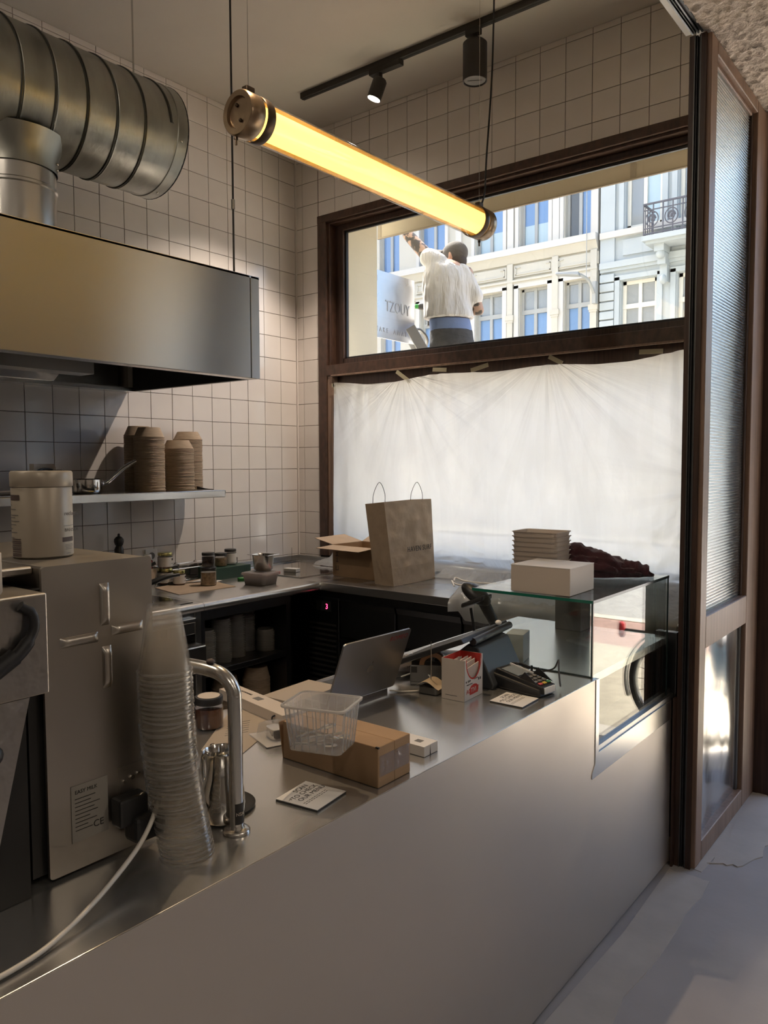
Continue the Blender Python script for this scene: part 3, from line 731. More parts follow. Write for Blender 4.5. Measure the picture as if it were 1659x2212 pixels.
# pale blue house
B = thing('townhouse', 'pale blue townhouse with iron balcony next to the cream house', 'building', (0, 0, 0))
bw = [(-3.99, -3.07, 4.3, 6.31), (-2.55, -1.6, 4.3, 6.31), (-3.90, -2.97, 7.63, 10.2), (-2.55, -1.6, 7.2, 10.2), (-1.0, 0.0, 4.3, 6.31), (-1.0, 0.0, 7.63, 10.2)]
holes(MB(), -4.55, 5, -0.12, 13, YF, YF + 0.4, [w for w in bw] + [(a, b, 0.2, 3.0) for a, b, c, d in bw[:2]]).build('wall', 'facade_blue', B, smooth=0)
MB().box(-4.55, YF + 0.4, -0.12, 5, YF + 0.7, 13).build('rear_wall', 'facade_blue', B, smooth=0)
for i, (a, b, c, d) in enumerate(bw):
    sash_window(B, a, b, c, d, 'sash_cream', [['pane_grey', 'pane_grey'], ['pane_grey', 'pane_grey']] if d < 7 else [['pane_grey', 'pane_pale']], transom=5.66 if d < 7 else None, fw=0.09)
    MB().box(a - 0.16, YF - 0.06, c - 0.1, a - 0.03, YF, d + 0.1).box(b + 0.03, YF - 0.06, c - 0.1, b + 0.16, YF, d + 0.1).box(a - 0.16, YF - 0.06, d + 0.02, b + 0.16, YF, d + 0.14).build('architrave', 'facade_blue', B, smooth=0)
for a, b, c, d in bw[:2]: sash_window(B, a, b, 0.2, 3.0, 'sash_cream', ['pane_grey', 'pane_grey'], transom=2.3)
MB().box(-4.55, YF - 0.12, 7.44, 5, YF, 7.60).build('sill_ledge', 'facade_white', B, smooth=0)
MB().box(-4.55, YF - 0.12, 6.66, 5, YF, 6.82).box(-4.55, YF - 0.07, 6.58, 5, YF, 6.66).build('string_course', 'facade_blue', B, smooth=0)
MB().box(-3.95, YF - 0.04, 6.95, -3.05, YF, 7.35).build('raised_panel', 'facade_blue', B, smooth=0)
MB().box(-4.55, YF - 0.07, 6.82, -4.16, YF, 13).build('pilaster', 'facade_blue', B, smooth=0)
for k in range(14):
    z = 3.2 + k * 0.24
    if z < 6.4: MB().box(-4.55, YF - 0.08, z, -4.16, YF, z + 0.205).build('quoin', 'facade_blue', B, smooth=0, bevel=0.01, seg=1)
for x in (-2.84, -1.3):
    MB().box(x - 0.12, YF - 0.55, 6.78, x + 0.12, YF, 7.02).box(x - 0.10, YF - 0.36, 6.5, x + 0.10, YF, 6.78).box(x - 0.09, YF - 0.2, 6.1, x + 0.09, YF, 6.5).ell((x, YF - 0.2, 6.15), (0.09, 0.12, 0.12)).ell((x, YF - 0.42, 6.74), (0.11, 0.13, 0.13)).build('corbel', 'facade_blue', B)
MB().box(-3.20, YF - 0.75, 7.02, -1.0, YF, 7.14).box(-3.14, YF - 0.66, 6.95, -1.06, YF, 7.02).build('balcony_slab', 'facade_blue', B, smooth=0)
rail = MB()
YB = YF - 0.70
rail.box(-3.17, YB - 0.02, 7.88, -1.0, YB + 0.02, 7.92).box(-3.17, YB - 0.012, 7.17, -1.0, YB + 0.012, 7.20).box(-3.17, YB - 0.01, 7.74, -1.0, YB + 0.01, 7.765).box(-3.17, YB - 0.01, 7.30, -1.0, YB + 0.01, 7.325)
rail.box(-3.19, YB, 7.88, -3.15, YF, 7.92).box(-3.19, YB, 7.17, -3.15, YF, 7.20)
BR = rail.build('balcony_railing', 'iron', B, smooth=0)
for k in range(10):
    x = -3.17 + k * 0.235
    bars = MB().cyl((x, YB, 7.14), (x, YB, 7.92), 0.016, n=6)
    bars.build('baluster', 'iron', BR)
    if k % 2 == 0:
        cx = x + 0.2; sc = MB()
        for turns, R in ((1.0, 0.155), (1.6, 0.10)):
            pts = [Vector((cx + R * (1 - 0.45 * t / 40 * (turns > 1)) * math.cos(2*PI*turns*t/40), YB, 7.53 + 1.15 * R * (1 - 0.45 * t / 40 * (turns > 1)) * math.sin(2*PI*turns*t/40))) for t in range(41)]
            sc.tube(pts, 0.014, 6)
        sc.ell((cx, YB, 7.53), (0.03, 0.02, 0.05), 8, 6)
        sc.build('scroll', 'iron', BR)
for k in range(4):
    y = YB + 0.12 + k * 0.15
    MB().cyl((-3.17, y, 7.14), (-3.17, y, 7.90), 0.014, n=6).build('baluster', 'iron', BR)
# street lamp fixed to the party wall
SL = thing('street_lamp', 'grey street lamp on a bracket between the two townhouses', 'lamp', (-4.62, YF - 0.24, 5.9))
MB().box(-0.05, -0.05, -0.12, 0.05, 0.1, 0.45).build('wall_plate', 'sash_grey', SL, smooth=0)
MB().tube(bez([(0, -0.05, 0.15), (-0.02, -0.35, 0.42), (-0.10, -0.7, 0.52)], 6), 0.04, 8).build('arm', 'sash_grey', SL)
MB().hexa([(-0.62, -0.95, 0.50), (-0.10, -0.62, 0.46), (-0.04, -0.9, 0.46), (-0.55, -1.2, 0.50), (-0.60, -0.97, 0.56), (-0.10, -0.66, 0.56), (-0.06, -0.88, 0.56), (-0.55, -1.17, 0.56)]).build('lamp_head', 'sash_grey', SL, smooth=0, bevel=0.02)
tag(MB().tube([(0, 0, 0), (0.02, 0, -3.2)], 0.012, 6).build('cable', 'sash_grey', loc=(-4.86, YF - 0.26, 9.6)), 'thin cable hanging down the cream house beside the street lamp', 'cable')

# ================================================================== LIGHT FITTINGS
# ---- hanging tube lamp
TL = thing('tube_lamp', 'glowing glass tube pendant lamp with bronze end caps', 'lamp', (2.06, -2.33, 2.61))
LEN, RT = 1.43, 0.0625
My = Matrix(((1, 0, 0), (0, 0, 1), (0, 1, 0)))   # z -> y
MB().lathe([(RT, 0.02), (RT, LEN - 0.02)], 40, (0, 0, 0), M=My).build('glass_tube', 'tube_glass', TL)
MB().lathe([(0.046, 0.03), (0.046, LEN - 0.03)], 32, (0, 0, 0.0), M=My, caps=True).build('diffuser', 'tube_lit', TL)
MB().lathe([(0.0575, 0.03), (0.0575, LEN - 0.03)], 36, (0, 0, 0.0), M=My).build('reflector_glow_sleeve', 'reflector_glow_film', TL)  # added sleeve imitating the lit reflector's glow along the tube
for y, s in ((0.0, 1), (LEN, -1)):
    cp = MB().lathe([(0.0001, 0.010), (0.044, 0.010), (0.047, 0.0), (0.0635, 0.0), (0.067, 0.006), (0.067, 0.052), (0.0635, 0.058), (0.060, 0.058)], 40, (0, y, 0), M=Matrix(((1, 0, 0), (0, 0, s), (0, 1, 0)))).build('end_cap', 'bronze', TL)
    for a in (1.9, 1.9 + PI):
        MB().ell((0.026 * math.cos(a), y + s * 0.006, 0.026 * math.sin(a)), (0.006, 0.006, 0.006), 10, 6).build('screw', 'bronze_dark', cp)
    MB().lathe([(0.0665, 0.064), (0.068, 0.068), (0.068, 0.094), (0.0665, 0.098), (0.0635, 0.098)], 40, (0, y, 0), M=Matrix(((1, 0, 0), (0, 0, s), (0, 1, 0)))).build('clamp_ring', 'bronze_dark', TL)
    MB().box(-0.012, y + s * 0.03, 0.062, 0.012, y + s * 0.062, 0.088).build('hanger_block', 'bronze_dark', TL, smooth=0, bevel=0.002)
    MB().cyl((-0.02, y + s * 0.012, -0.066), (-0.02, y + s * 0.012, -0.088), 0.0035, n=8).cyl((-0.02, y + s * 0.012, -0.064), (-0.02, y + s * 0.012, -0.072), 0.006, n=8).build('pull_pin', 'bronze_dark', TL)
    MB().cyl((0, y + s * 0.046, 0.086), (0, y + s * 0.046, H_CEIL - 2.61), 0.0011, n=6).build('suspension_wire', 'steel_satin', TL)
MB().tube(bez([(0.0, LEN - 0.035, 0.07), (0.012, LEN - 0.02, 0.14), (-0.01, LEN + 0.03, 0.30), (0.0, LEN + 0.06, 0.7), (0.0, LEN + 0.08, H_CEIL - 2.61)], 8), 0.0042, 8).build('power_cord', 'black_rubber', TL)

# ---- ceiling track and spots
TRY = -0.42
TK = thing('light_track', 'long black light track fixed under the ceiling', 'light track', (0.48, TRY, H_CEIL))
MB().prism([(-0.018, -0.034), (0.018, -0.034), (0.018, 0.0), (-0.018, 0.0)], 'x', 0.0, 2.45).build('track_body', 'spot_black', TK, smooth=0, bevel=0.002)
MB().box(0.0, -0.005, -0.0352, 2.45, 0.005, -0.033).build('groove', 'black_rubber', TK, smooth=0)
def spot(label, x, y, tilt, big, lit, power, aim, cone=1.2, col=(1.0, 0.84, 0.70)):
    s = thing('track_spot', label, 'spotlight', (x, y, H_CEIL - 0.034), 0)
    r, h = (0.062, 0.20) if big else (0.040, 0.115)
    MB().box(-0.02, -0.019, -0.03, 0.20 if not big else 0.06, 0.019, 0.0).build('adapter', 'spot_black', s, smooth=0, bevel=0.003)
    piv = Vector((0.05 if not big else 0.03, 0, -0.03))
    MB().cyl(piv, piv + Vector((0, 0, -0.035)), 0.012, n=12).build('stem', 'spot_black', s)
    d = (Vector(aim) - Vector((x, y, H_CEIL - 0.2))).normalized() if tilt else Vector((0, 0, -1))
    q = Vector((0, 0, 1)).rotation_difference(d).to_matrix()
    c0 = piv + Vector((0, 0, -0.035)) - d * 0.004
    body = MB().lathe([(0.001, 0), (r * 0.8, 0), (r, 0.012), (r, h), (r * 0.93, h), (r * 0.90, h - 0.012), (0.001, h - 0.012)], 32, c0, M=q).build('spot_body', 'spot_black', s)
    lens = MB().lathe([(0.0005, 0), (r * 0.885, 0)], 32, c0 + d * (h - 0.010 if lit else h - 0.006), M=q).build('lens', 'lens_lit' if lit else 'spot_face', s)
    if not lit:
        MB().box(-r * 0.6, -0.002, -0.001, r * 0.6, 0.002, 0.001).build('slot', 'grey_plastic', s, loc=c0 + d * (h + 0.0) + Vector((0, 0, 0.004)), smooth=0, rz=0.5)
    if lit:
        ld = bpy.data.lights.new('spot_light', 'SPOT'); ld.energy = power; ld.spot_size = cone; ld.spot_blend = 0.5
        ld.color = col; ld.shadow_soft_size = 0.018
        lo = bpy.data.objects.new('spot_light', ld); COL.objects.link(lo); lo.parent = s
        lo.location = c0 + d * (h + 0.004); lo.rotation_euler = (-d).to_track_quat('Z', 'Y').to_euler()
    return s
spot('small lit black spotlight at the left of the ceiling track', 1.04, TRY, True, False, True, 60, (0.20, -0.95, 0.9), 1.45)
spot('larger unlit black spotlight hanging from the ceiling track', 1.68, TRY, False, True, False, 0, (0, 0, 0))
TK2 = thing('light_track', 'second black light track under the ceiling nearer the counter', 'light track', (0.9, -2.0, H_CEIL))
MB().prism([(-0.018, -0.034), (0.018, -0.034), (0.018, 0.0), (-0.018, 0.0)], 'x', 0.0, 1.9).build('track_body', 'spot_black', TK2, smooth=0, bevel=0.002)
spot('lit black spotlight on the second ceiling track above the counter', 2.0, -2.0, True, False, True, 48, (2.85, -2.95, 0.9), 1.1, (1.0, 0.72, 0.44))

# ================================================================== EXTRACTION
HX, HY, HZ0, HZ1 = 1.10, -1.365, 1.965, 2.442
HD = thing('extractor_hood', 'wide brushed steel extractor hood on the tiled wall', 'extractor hood', (0, HY, HZ0))
hh = HZ1 - HZ0
MB().box(HX - 0.012, -3.2, 0.0, HX, -0.058, hh).build('front_panel', 'steel_hood', HD, smooth=0, bevel=0.002)
MB().box(HX - 0.012, -0.053, 0.0, HX, 0.0, hh).build('end_strip', 'steel_hood', HD, smooth=0, bevel=0.002)
MB().box(HX - 0.02, -0.058, 0.0, HX - 0.004, -0.053, hh).build('seam', 'seam_dark', HD, smooth=0)
MB().box(0.002, -0.012, 0.0, HX - 0.012, 0.0, hh).build('side_panel', 'steel_hood', HD, smooth=0)
MB().box(0.002, -3.2, hh - 0.01, HX, 0.0, hh).build('top_panel', 'steel_satin', HD, smooth=0)
MB().box(0.002, -3.2, 0.0, 0.03, 0.0, hh).box(0.03, -3.2, 0.0, 0.10, -0.012, 0.02).build('rear_gutter', 'steel_satin', HD, smooth=0)
MB().box(HX - 0.07, -3.2, 0.0, HX - 0.012, -0.012, 0.012).build('front_gutter', 'steel_satin', HD, smooth=0)
MB().box(0.03, -3.2, 0.26, HX - 0.012, -0.012, 0.27).build('inner_deck', 'black_metal', HD, smooth=0)
MB().box(0.10, -0.03, 0.0, HX - 0.07, -0.012, 0.26).build('inner_end', 'black_metal', HD, smooth=0)
for k in range(4):
    y1 = -0.50 - k * 0.50
    MB().hexa([(0.10, y1 - 0.48, 0.02), (0.12, y1 - 0.48, 0.02), (0.12, y1, 0.02), (0.10, y1, 0.02), (0.50, y1 - 0.48, 0.25), (0.52, y1 - 0.48, 0.25), (0.52, y1, 0.25), (0.50, y1, 0.25)]).build('grease_filter', 'steel_satin', HD, smooth=0)
MB().box(0.40, -2.5, 0.02, 0.52, -0.52, 0.10).build('light_box', 'steel_satin', HD, smooth=0)
# hood rods
for i, (x, y, zt, lab) in enumerate(((1.05, -1.475, H_CEIL, 'thin dark rod holding the front corner of the extractor hood'),)):
    r = thing('hanging_rod', lab, 'rod', (x, y, HZ1))
    MB().cyl((0, 0, 0), (0, 0, zt - HZ1), 0.0048, n=8).build('rod', 'black_metal', r)
    MB().cyl((0, 0, 0.30), (0, 0, 0.345), 0.009, n=6).build('coupling_nut', 'steel_satin', r)
# spiral duct
DX, DZ, DR, DY1 = 0.68, 3.085, 0.250, -1.635
DU = thing('spiral_duct', 'large galvanised spiral duct above the extractor hood', 'duct', (DX, DY1, DZ - DR))
rings = []
def ductprof():
    P = []
    y = 0.0
    while y > -3.2:
        P += [(DR, y), ]
        y -= 0.02
    return P
MB().lathe([(DR, z) for z in (0.0, 0.5, 1.0, 1.6, 2.2, 3.2)], 64, (0, 0, DR), M=Matrix(((1, 0, 0), (0, 0, -1), (0, 1, 0)))).build('duct_shell', 'galvanised', DU, smooth=60)
sp = []
for k in range(0, 24 * 48):
    a = 2 * PI * k / 48; y = -0.09 - 0.136 * k / 48
    if y < -3.18: break
    sp.append((( DR + 0.001) * math.cos(a), y, DR + (DR + 0.001) * math.sin(a)))
MB().tube(sp, 0.0042, 6).build('spiral_seam', 'seam_dark', DU)
sp2 = [(p[0] * 1.004, p[1] + 0.010, DR + (p[2] - DR) * 1.004) for p in sp]
MB().tube(sp2, 0.0032, 6).build('seam_bead', 'galvanised', DU)
MB().lathe([(0.001, -0.010), (DR - 0.012, -0.010), (DR - 0.006, -0.004), (DR + 0.004, -0.004), (DR + 0.004, 0.05), (DR, 0.052)], 64, (0, 0, DR), M=Matrix(((1, 0, 0), (0, 0, -1), (0, 1, 0)))).build('end_plate', 'galvanised', DU)
MB().tube([((DR + 0.001) * math.cos(a), 0.004, DR + (DR + 0.001) * math.sin(a)) for a in [2*PI*k/48 for k in range(48)]], 0.005, 6, closed=True).build('rubber_rim', 'black_rubber', DU)
for a in (-0.25, -1.35, 0.9):
    MB().ell(((DR + 0.003) * math.cos(a), -0.03, DR + (DR + 0.003) * math.sin(a)), (0.006, 0.006, 0.006), 8, 6).build('rivet', 'steel_polished', DU)
# branch down to the hood
br0, br1 = Vector((0.0, -0.66, DR - 0.18)), Vector((0.0, -0.70, HZ1 - (DZ - DR) + 0.002))
MB().lathe([(0.196, 0.0), (0.176, -0.05), (0.162, -0.09), (0.162, -0.14)], 40, (0, -0.68, 0.06)).build('branch_saddle', 'galvanised', DU)
zb = HZ1 - (DZ - DR)
MB().lathe([(0.156, -0.09), (0.156, -0.20), (0.161, -0.205), (0.161, -0.215), (0.156, -0.22), (0.156, zb - 0.06 + 0.05)], 40, (0, -0.68, 0.06)).build('branch_pipe', 'steel_satin', DU)
MB().lathe([(0.178, zb + 0.0), (0.178, zb + 0.012), (0.162, zb + 0.03), (0.160, zb + 0.055)], 40, (0, -0.68, 0.0)).build('branch_flange', 'steel_satin', DU)
for dz in (-0.10, -0.125):
    MB().ell((0.115, -0.68 + 0.120, 0.06 + dz), (0.006, 0.006, 0.006), 8, 6).build('screw', 'steel_polished', DU)
r = thing('hanging_rod', 'thin steel rod holding the spiral duct from the ceiling', 'rod', (0.65, -1.722, DZ + DR - 0.01))
MB().cyl((0, 0, 0), (0, 0, H_CEIL - DZ - DR + 0.01), 0.0042, n=8).build('rod', 'steel_satin', r)

# ================================================================== KITCHEN COUNTERS
ZT = 0.89
WT = thing('steel_worktop', 'L-shaped stainless worktop along the tiled wall and the window', 'worktop', (0, 0, ZT))
nose = [(0.0, -0.045), (0.86, -0.045), (0.885, -0.045), (0.897, -0.036), (0.900, -0.020), (0.895, -0.006), (0.880, 0.0), (0.0, 0.0)]
MB().prism(nose, 'y', -1.56, -0.74).box(0.0, -0.74, -0.045, 0.90, -0.008, 0.0).build('wall_run', 'steel_top', WT, smooth=50)
MB().box(0.90, -0.74, -0.045, 2.90, -0.008, 0.0).build('window_run', 'steel_back', WT, smooth=0, bevel=0.003)
MB().box(0.0015, -1.56, 0.0, 0.022, -0.008, 0.030).box(0.0015, -0.024, 0.0, 2.90, -0.008, 0.030).build('upstand', 'steel_back', WT, smooth=0, bevel=0.002)
MB().box(0.05, -0.70, 0.0, 0.70, -0.05, 0.006).build('cover_plate', 'steel_polished', WT, smooth=0, bevel=0.001)
MB().box(0.10, -1.05, 0.006, 0.112, -0.12, 0.012).box(0.14, -1.05, 0.006, 0.148, -0.12, 0.011).box(0.70, -0.135, 0.0, 2.6, -0.125, 0.008).build('rail', 'steel_polished', WT, smooth=0)
# open cabinet under the wall run
OC = thing('shelf_cabinet', 'open steel cabinet with a shelf under the left worktop', 'cabinet', (0, 0, 0))
MB().box(0.02, -1.56, 0.10, 0.86, -1.53, 0.845).box(0.02, -0.975, 0.10, 0.86, -0.945, 0.845).box(0.02, -1.53, 0.10, 0.05, -0.975, 0.845).box(0.02, -1.53, 0.10, 0.86, -0.975, 0.13).build('carcass', 'dark_steel', OC, smooth=0)
MB().box(0.84, -1.56, 0.795, 0.866, -0.945, 0.845).build('top_rail', 'dark_steel', OC, smooth=0)
MB().box(0.05, -1.53, 0.505, 0.855, -0.975, 0.535).build('shelf', 'dark_steel', OC, smooth=0, bevel=0.003)
MB().box(0.02, -1.56, 0.0, 0.80, -0.945, 0.10).build('plinth', 'black_metal', OC, smooth=0)
# drawer fridge under the window run
FR = thing('drawer_fridge', 'dark steel undercounter fridge with drawers below the window', 'fridge', (0, 0, 0))
fy = -0.70
MB().box(0.62, fy + 0.012, 0.08, 2.24, -0.05, 0.842).build('body', 'dark_steel', FR, smooth=0)
MB().box(0.645, fy - 0.01, 0.08, 0.745, fy + 0.012, 0.842).build('corner_post', 'dark_steel', FR, smooth=0)
CPn = MB().box(0.755, fy - 0.006, 0.08, 1.005, fy + 0.012, 0.80).build('control_panel', 'dark_steel', FR, smooth=0, bevel=0.003)
MB().box(0.832, fy - 0.009, 0.722, 0.945, fy - 0.005, 0.778).build('display', 'black_plastic', CPn, smooth=0)
text('3', 0.042, 'display_red', CPn, (0.905, fy - 0.0095, 0.735), FACE_Y, 'digit')
MB().cyl((0.795, fy - 0.004, 0.75), (0.795, fy - 0.010, 0.75), 0.008, n=12).build('button', 'black_plastic', CPn)
for k in range(16):
    z = 0.64 - k * 0.030
    MB().box(0.775, fy - 0.010, z, 0.985, fy - 0.004, z + 0.012).build('vent_slat', 'black_metal', CPn, smooth=0)
for i, (a, b) in enumerate(((1.018, 1.408), (1.420, 1.822), (1.834, 2.235))):
    for j, (z0, z1) in enumerate(((0.590, 0.800), (0.345, 0.580), (0.10, 0.335))):
        dw = MB().box(a, fy - 0.010, z0, b, fy + 0.012, z1 - 0.030).build('drawer', 'dark_steel', FR, smooth=0, bevel=0.004)
        MB().prism([(fy - 0.022, z1 - 0.004), (fy - 0.012, z1 - 0.036), (fy - 0.006, z1 - 0.036), (fy + 0.010, z1 - 0.004)], 'x', a, b).build('drawer_grip', 'dark_steel', dw, smooth=0)
MB().box(0.62, fy + 0.05, 0.0, 2.24, -0.1, 0.08).build('plinth', 'black_metal', FR, smooth=0)
# cooker to the left of the seam
CK = thing('cooker', 'steel cooker with black glass hob at the end of the worktop', 'cooker', (0, 0, 0))
MB().prism([(p[0], p[1] + ZT) for p in nose], 'y', -3.2, -1.563).build('top', 'steel_top', CK, smooth=50)
MB().box(0.12, -2.5, ZT, 0.86, -1.60, ZT + 0.004).build('hob_plate', 'hob_glass', CK, smooth=0)
for (x, y, r) in ((0.66, -1.80, 0.10), (0.33, -1.80, 0.085), (0.66, -2.12, 0.085)):
    MB().lathe([(r - 0.004, ZT + 0.0042), (r, ZT + 0.0046)], 40, (x, y, 0)).build('zone_ring', 'grey_plastic', CK)
MB().box(0.02, -3.2, 0.05, 0.84, -1.575, 0.845).build('body', 'dark_steel', CK, smooth=0)
MB().box(0.84, -1.60, 0.05, 0.875, -1.563, 0.845).box(0.84, -3.2, 0.74, 0.872, -1.60, 0.845).build('front_frame', 'steel_satin', CK, smooth=0, bevel=0.003)
MB().box(0.872, -2.1, 0.80, 0.898, -1.61, 0.825).build('handle_bar', 'steel_satin', CK, smooth=0, bevel=0.005)
dr = MB().box(0.87, -2.1, 0.565, 0.94, -1.585, 0.695).build('drawer', 'steel_satin', CK, smooth=0, bevel=0.006)
MB().box(0.865, -2.1, 0.694, 0.925, -1.60, 0.699).build('drawer_inside', 'black_metal', dr, smooth=0)
for k in range(6):
    y = -1.72 - k * 0.06
    MB().box(0.872, y - 0.018, 0.745, 0.877, y + 0.018, 0.79).build('vent_slot', 'black_metal', CK, smooth=0)

# ================================================================== SERVICE COUNTER
CX0, CX1, CY1 = 2.265, 2.94, -0.945
SC = thing('service_counter', 'long stainless service counter running towards the window', 'counter', (0, 0, 0))
MB().box(CX0, -6.5, 0.862, CX1 - 0.0005, -1.675, ZT).box(CX0, -1.675, 0.862, 2.912, CY1, ZT).build('worktop', 'steel_top', SC, smooth=0, bevel=0.0015)
front = [(-6.5, 0.022), (-0.975, 0.022), (-0.975, 0.655), (-1.668, 0.655), (-1.668, 0.8885), (-6.5, 0.8885)]
MB().prism(front, 'x', CX1 - 0.018, CX1).build('front_panel', 'steel_front', SC, smooth=0)
# raised border round the glass notch
bd = MB().prism([(-1.715, 0.583), (-0.975, 0.583), (-0.975, 0.655), (-1.668, 0.655), (-1.668, 0.8885), (-1.692, 0.8885), (-1.692, 0.625), (-1.715, 0.60)], 'x', CX1 - 0.002, CX1 + 0.0022)
bd.build('notch_border', 'steel_satin', SC, smooth=0)
MB().box(2.925, -1.662, 0.655, 2.937, CY1, 0.672).build('notch_rail', 'aluminium', SC, smooth=0)
MB().box(2.908, -1.662, 0.655, 2.925, CY1, 0.690).build('notch_channel', 'black_metal', SC, smooth=0)
MB().box(2.72, -1.668, 0.60, 2.735, CY1, 0.862).box(2.735, -1.668, 0.60, 2.91, CY1, 0.615).build('notch_lining', 'black_metal', SC, smooth=0)
MB().box(2.28, -6.5, 0.10, 2.72, -0.93, 0.862).box(2.72, -6.5, 0.10, 2.92, -1.68, 0.862).box(2.72, -1.68, 0.10, 2.92, -0.98, 0.60).build('carcass', 'dark_steel', SC, smooth=0)
MB().box(2.30, -6.5, 0.0, 2.90, -0.98, 0.10).build('plinth', 'black_metal', SC, smooth=0)
MB().box(2.86, CY1 + 0.004, 0.10, 2.945, -0.905, 0.905).build('end_post', 'dark_steel', SC, smooth=0, bevel=0.003)
# glass display case
GC = thing('glass_display_case', 'clear glass display case on the end of the counter', 'display case', (0, 0, ZT))
gx0, gx1, gy0, gy1, gz = 2.50, 2.926, -1.690, -1.000, 0.243
MB().box(gx1 - 0.006, gy0 + 0.01, 0.66 - ZT, gx1, gy1, gz - 0.01).build('front_pane', 'pane_case_front', GC, smooth=0)
MB().box(gx0, gy0, 0.001, gx1 - 0.008, gy0 + 0.008, gz - 0.01).build('side_pane', 'pane_case', GC, smooth=0)
MB().box(gx0, gy1 - 0.008, 0.001, gx1 - 0.008, gy1, gz - 0.01).build('side_pane', 'pane_case', GC, smooth=0)
MB().box(gx0 - 0.004, gy0 - 0.004, gz - 0.0085, gx1 + 0.002, gy1 + 0.004, gz - 0.0005).build('top_pane', 'pane_case', GC, smooth=0)
MB().box(gx0 - 0.004, gy0 - 0.0062, gz - 0.0095, gx1 + 0.002, gy0 - 0.0042, gz).build('green_edge', 'glass_edge', GC, smooth=0)
MB().box(gx1 + 0.0022, gy0 - 0.004, gz - 0.0095, gx1 + 0.004, gy1 + 0.004, gz).box(gx1 - 0.002, gy1 + 0.001, -0.22, gx1 + 0.002, gy1 + 0.006, gz).box(gx1 - 0.004, gy0 + 0.001, 0.0, gx1 + 0.001, gy0 + 0.007, gz - 0.01).box(gx0, gy0 + 0.001, 0.0, gx1 - 0.004, gy0 + 0.007, 0.004).build('dark_edge', 'glass_edge_dark', GC, smooth=0)
tag(MB().box(-0.055, -0.05, 0, 0.055, 0.05, 0.205).build('storage_box', 'ink_grey', loc=(2.56, -1.03, ZT), rz=0.0, smooth=0, bevel=0.002), 'tall dark grey box standing inside the glass display case', 'box')

# ---- plastic dust film taped over the lower window and over the counter
def film(u, v):
    x = 0.372 + u * 2.515
    # path: down the window, over the worktop, over its edge
    top = 2.10 + 0.012 * math.cos(u * 2 * PI * 3.2) - 0.02 * abs(math.sin(u * PI * 2.0 + 0.4))
    L1 = top - 0.975
    on = 0.10 + 0.59 * max(0.0, min(1.0, (x - 1.55) / 0.28))          # how far it runs over the worktop
    L3 = 0.10 * max(0.0, min(1.0, (x - 1.78) / 0.10))                 # overhang
    tot = L1 + 0.10 + on + L3 + 0.02
    s = v * tot
    w = noise.noise(Vector((x * 5.0, s * 2.0, 0.0))) ; w2 = noise.noise(Vector((x * 16, s * 9, 4.0)))
    pull = 0.0
    for cx in (0.62, 1.20, 1.98, 2.6):       # gathers under the tape
        d = x - cx; ax = math.exp(-((d / (0.10 + 0.35 * v)) ** 2))
        pull += ax * math.cos(d * 70 / (1 + 3.5 * v)) * 0.010 * math.exp(-s * 1.6)
    if s < L1:
        z = top - s; k = s / L1
        y = -0.030 - 0.020 * k + pull + 0.014 * w * (0.3 + k) + 0.004 * w2 * k
        rc = max(0.0, min(1.0, (x - 2.25) / 0.5)) * max(0.0, min(1.0, (1.5 - z) / 0.5))
        y -= rc * 0.05 * abs(noise.noise(Vector((x * 9, z * 9, 2.0)))) + 0.03 * max(0.0, (1.15 - z) / 0.2) * abs(noise.noise(Vector((x * 7, z * 12, 7.0)))) * (z < 1.15)
        y = min(y, -0.012)
        if x < 0.5: y -= 0.02 * math.sin((0.5 - x) * 25)* (0.3+k) * 0.6
        return (x, y, z)
    s -= L1
    if s < 0.10:
        a = s / 0.10 * PI / 2
        return (x, -0.055 - 0.07 * (1 - math.cos(a)) + 0.006 * w2, 0.975 - 0.05 * math.sin(a) + 0.008 * w)
    s -= 0.10
    if s < on:
        crum = 0.028 * abs(w2) + 0.022 * abs(w) + 0.012 * abs(noise.noise(Vector((x * 34, s * 30, 1.0))))
        edge = 1.0 if L3 > 0.05 else 1.0
        return (x + 0.01 * w, -0.125 - s * (0.622 / 0.69 if L3 > 0.05 else 1.0) + 0.004 * w2, ZT + 0.010 + crum + 0.022 * math.exp(-s * 9))
    s -= on
    y0 = -0.125 - on * (0.622 / 0.69 if L3 > 0.05 else 1.0)
    a = min(1.0, s / 0.03)
    return (x, y0 - 0.022 * math.sin(a * PI / 2) + 0.008 * w2 - 0.01 * (L3 < 0.05), ZT + 0.010 + 0.008 * abs(w2) - max(0.0, s - 0.008) * 0.95 * (L3 > 0.02))
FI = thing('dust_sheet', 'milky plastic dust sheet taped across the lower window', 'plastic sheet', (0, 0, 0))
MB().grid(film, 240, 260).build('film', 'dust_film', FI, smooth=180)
mat('masking_tape', (0.42, 0.38, 0.26), 0.7)
for (x, z, l, a) in ((0.41, 2.085, 0.13, 0.05), (0.375, 2.06, 0.08, 1.3), (0.95, 2.10, 0.14, 0.6), (1.22, 2.125, 0.10, 0.1), (1.50, 2.115, 0.12, -0.2), (1.98, 2.118, 0.09, 0.5), (2.5, 2.115, 0.12, 0.05)):
    MB().box(-l / 2, -0.001, -0.012, l / 2, 0.001, 0.012).build('tape_strip', 'masking_tape', FI, loc=(x, -0.0205, z), smooth=0).rotation_euler = (0, a, 0)

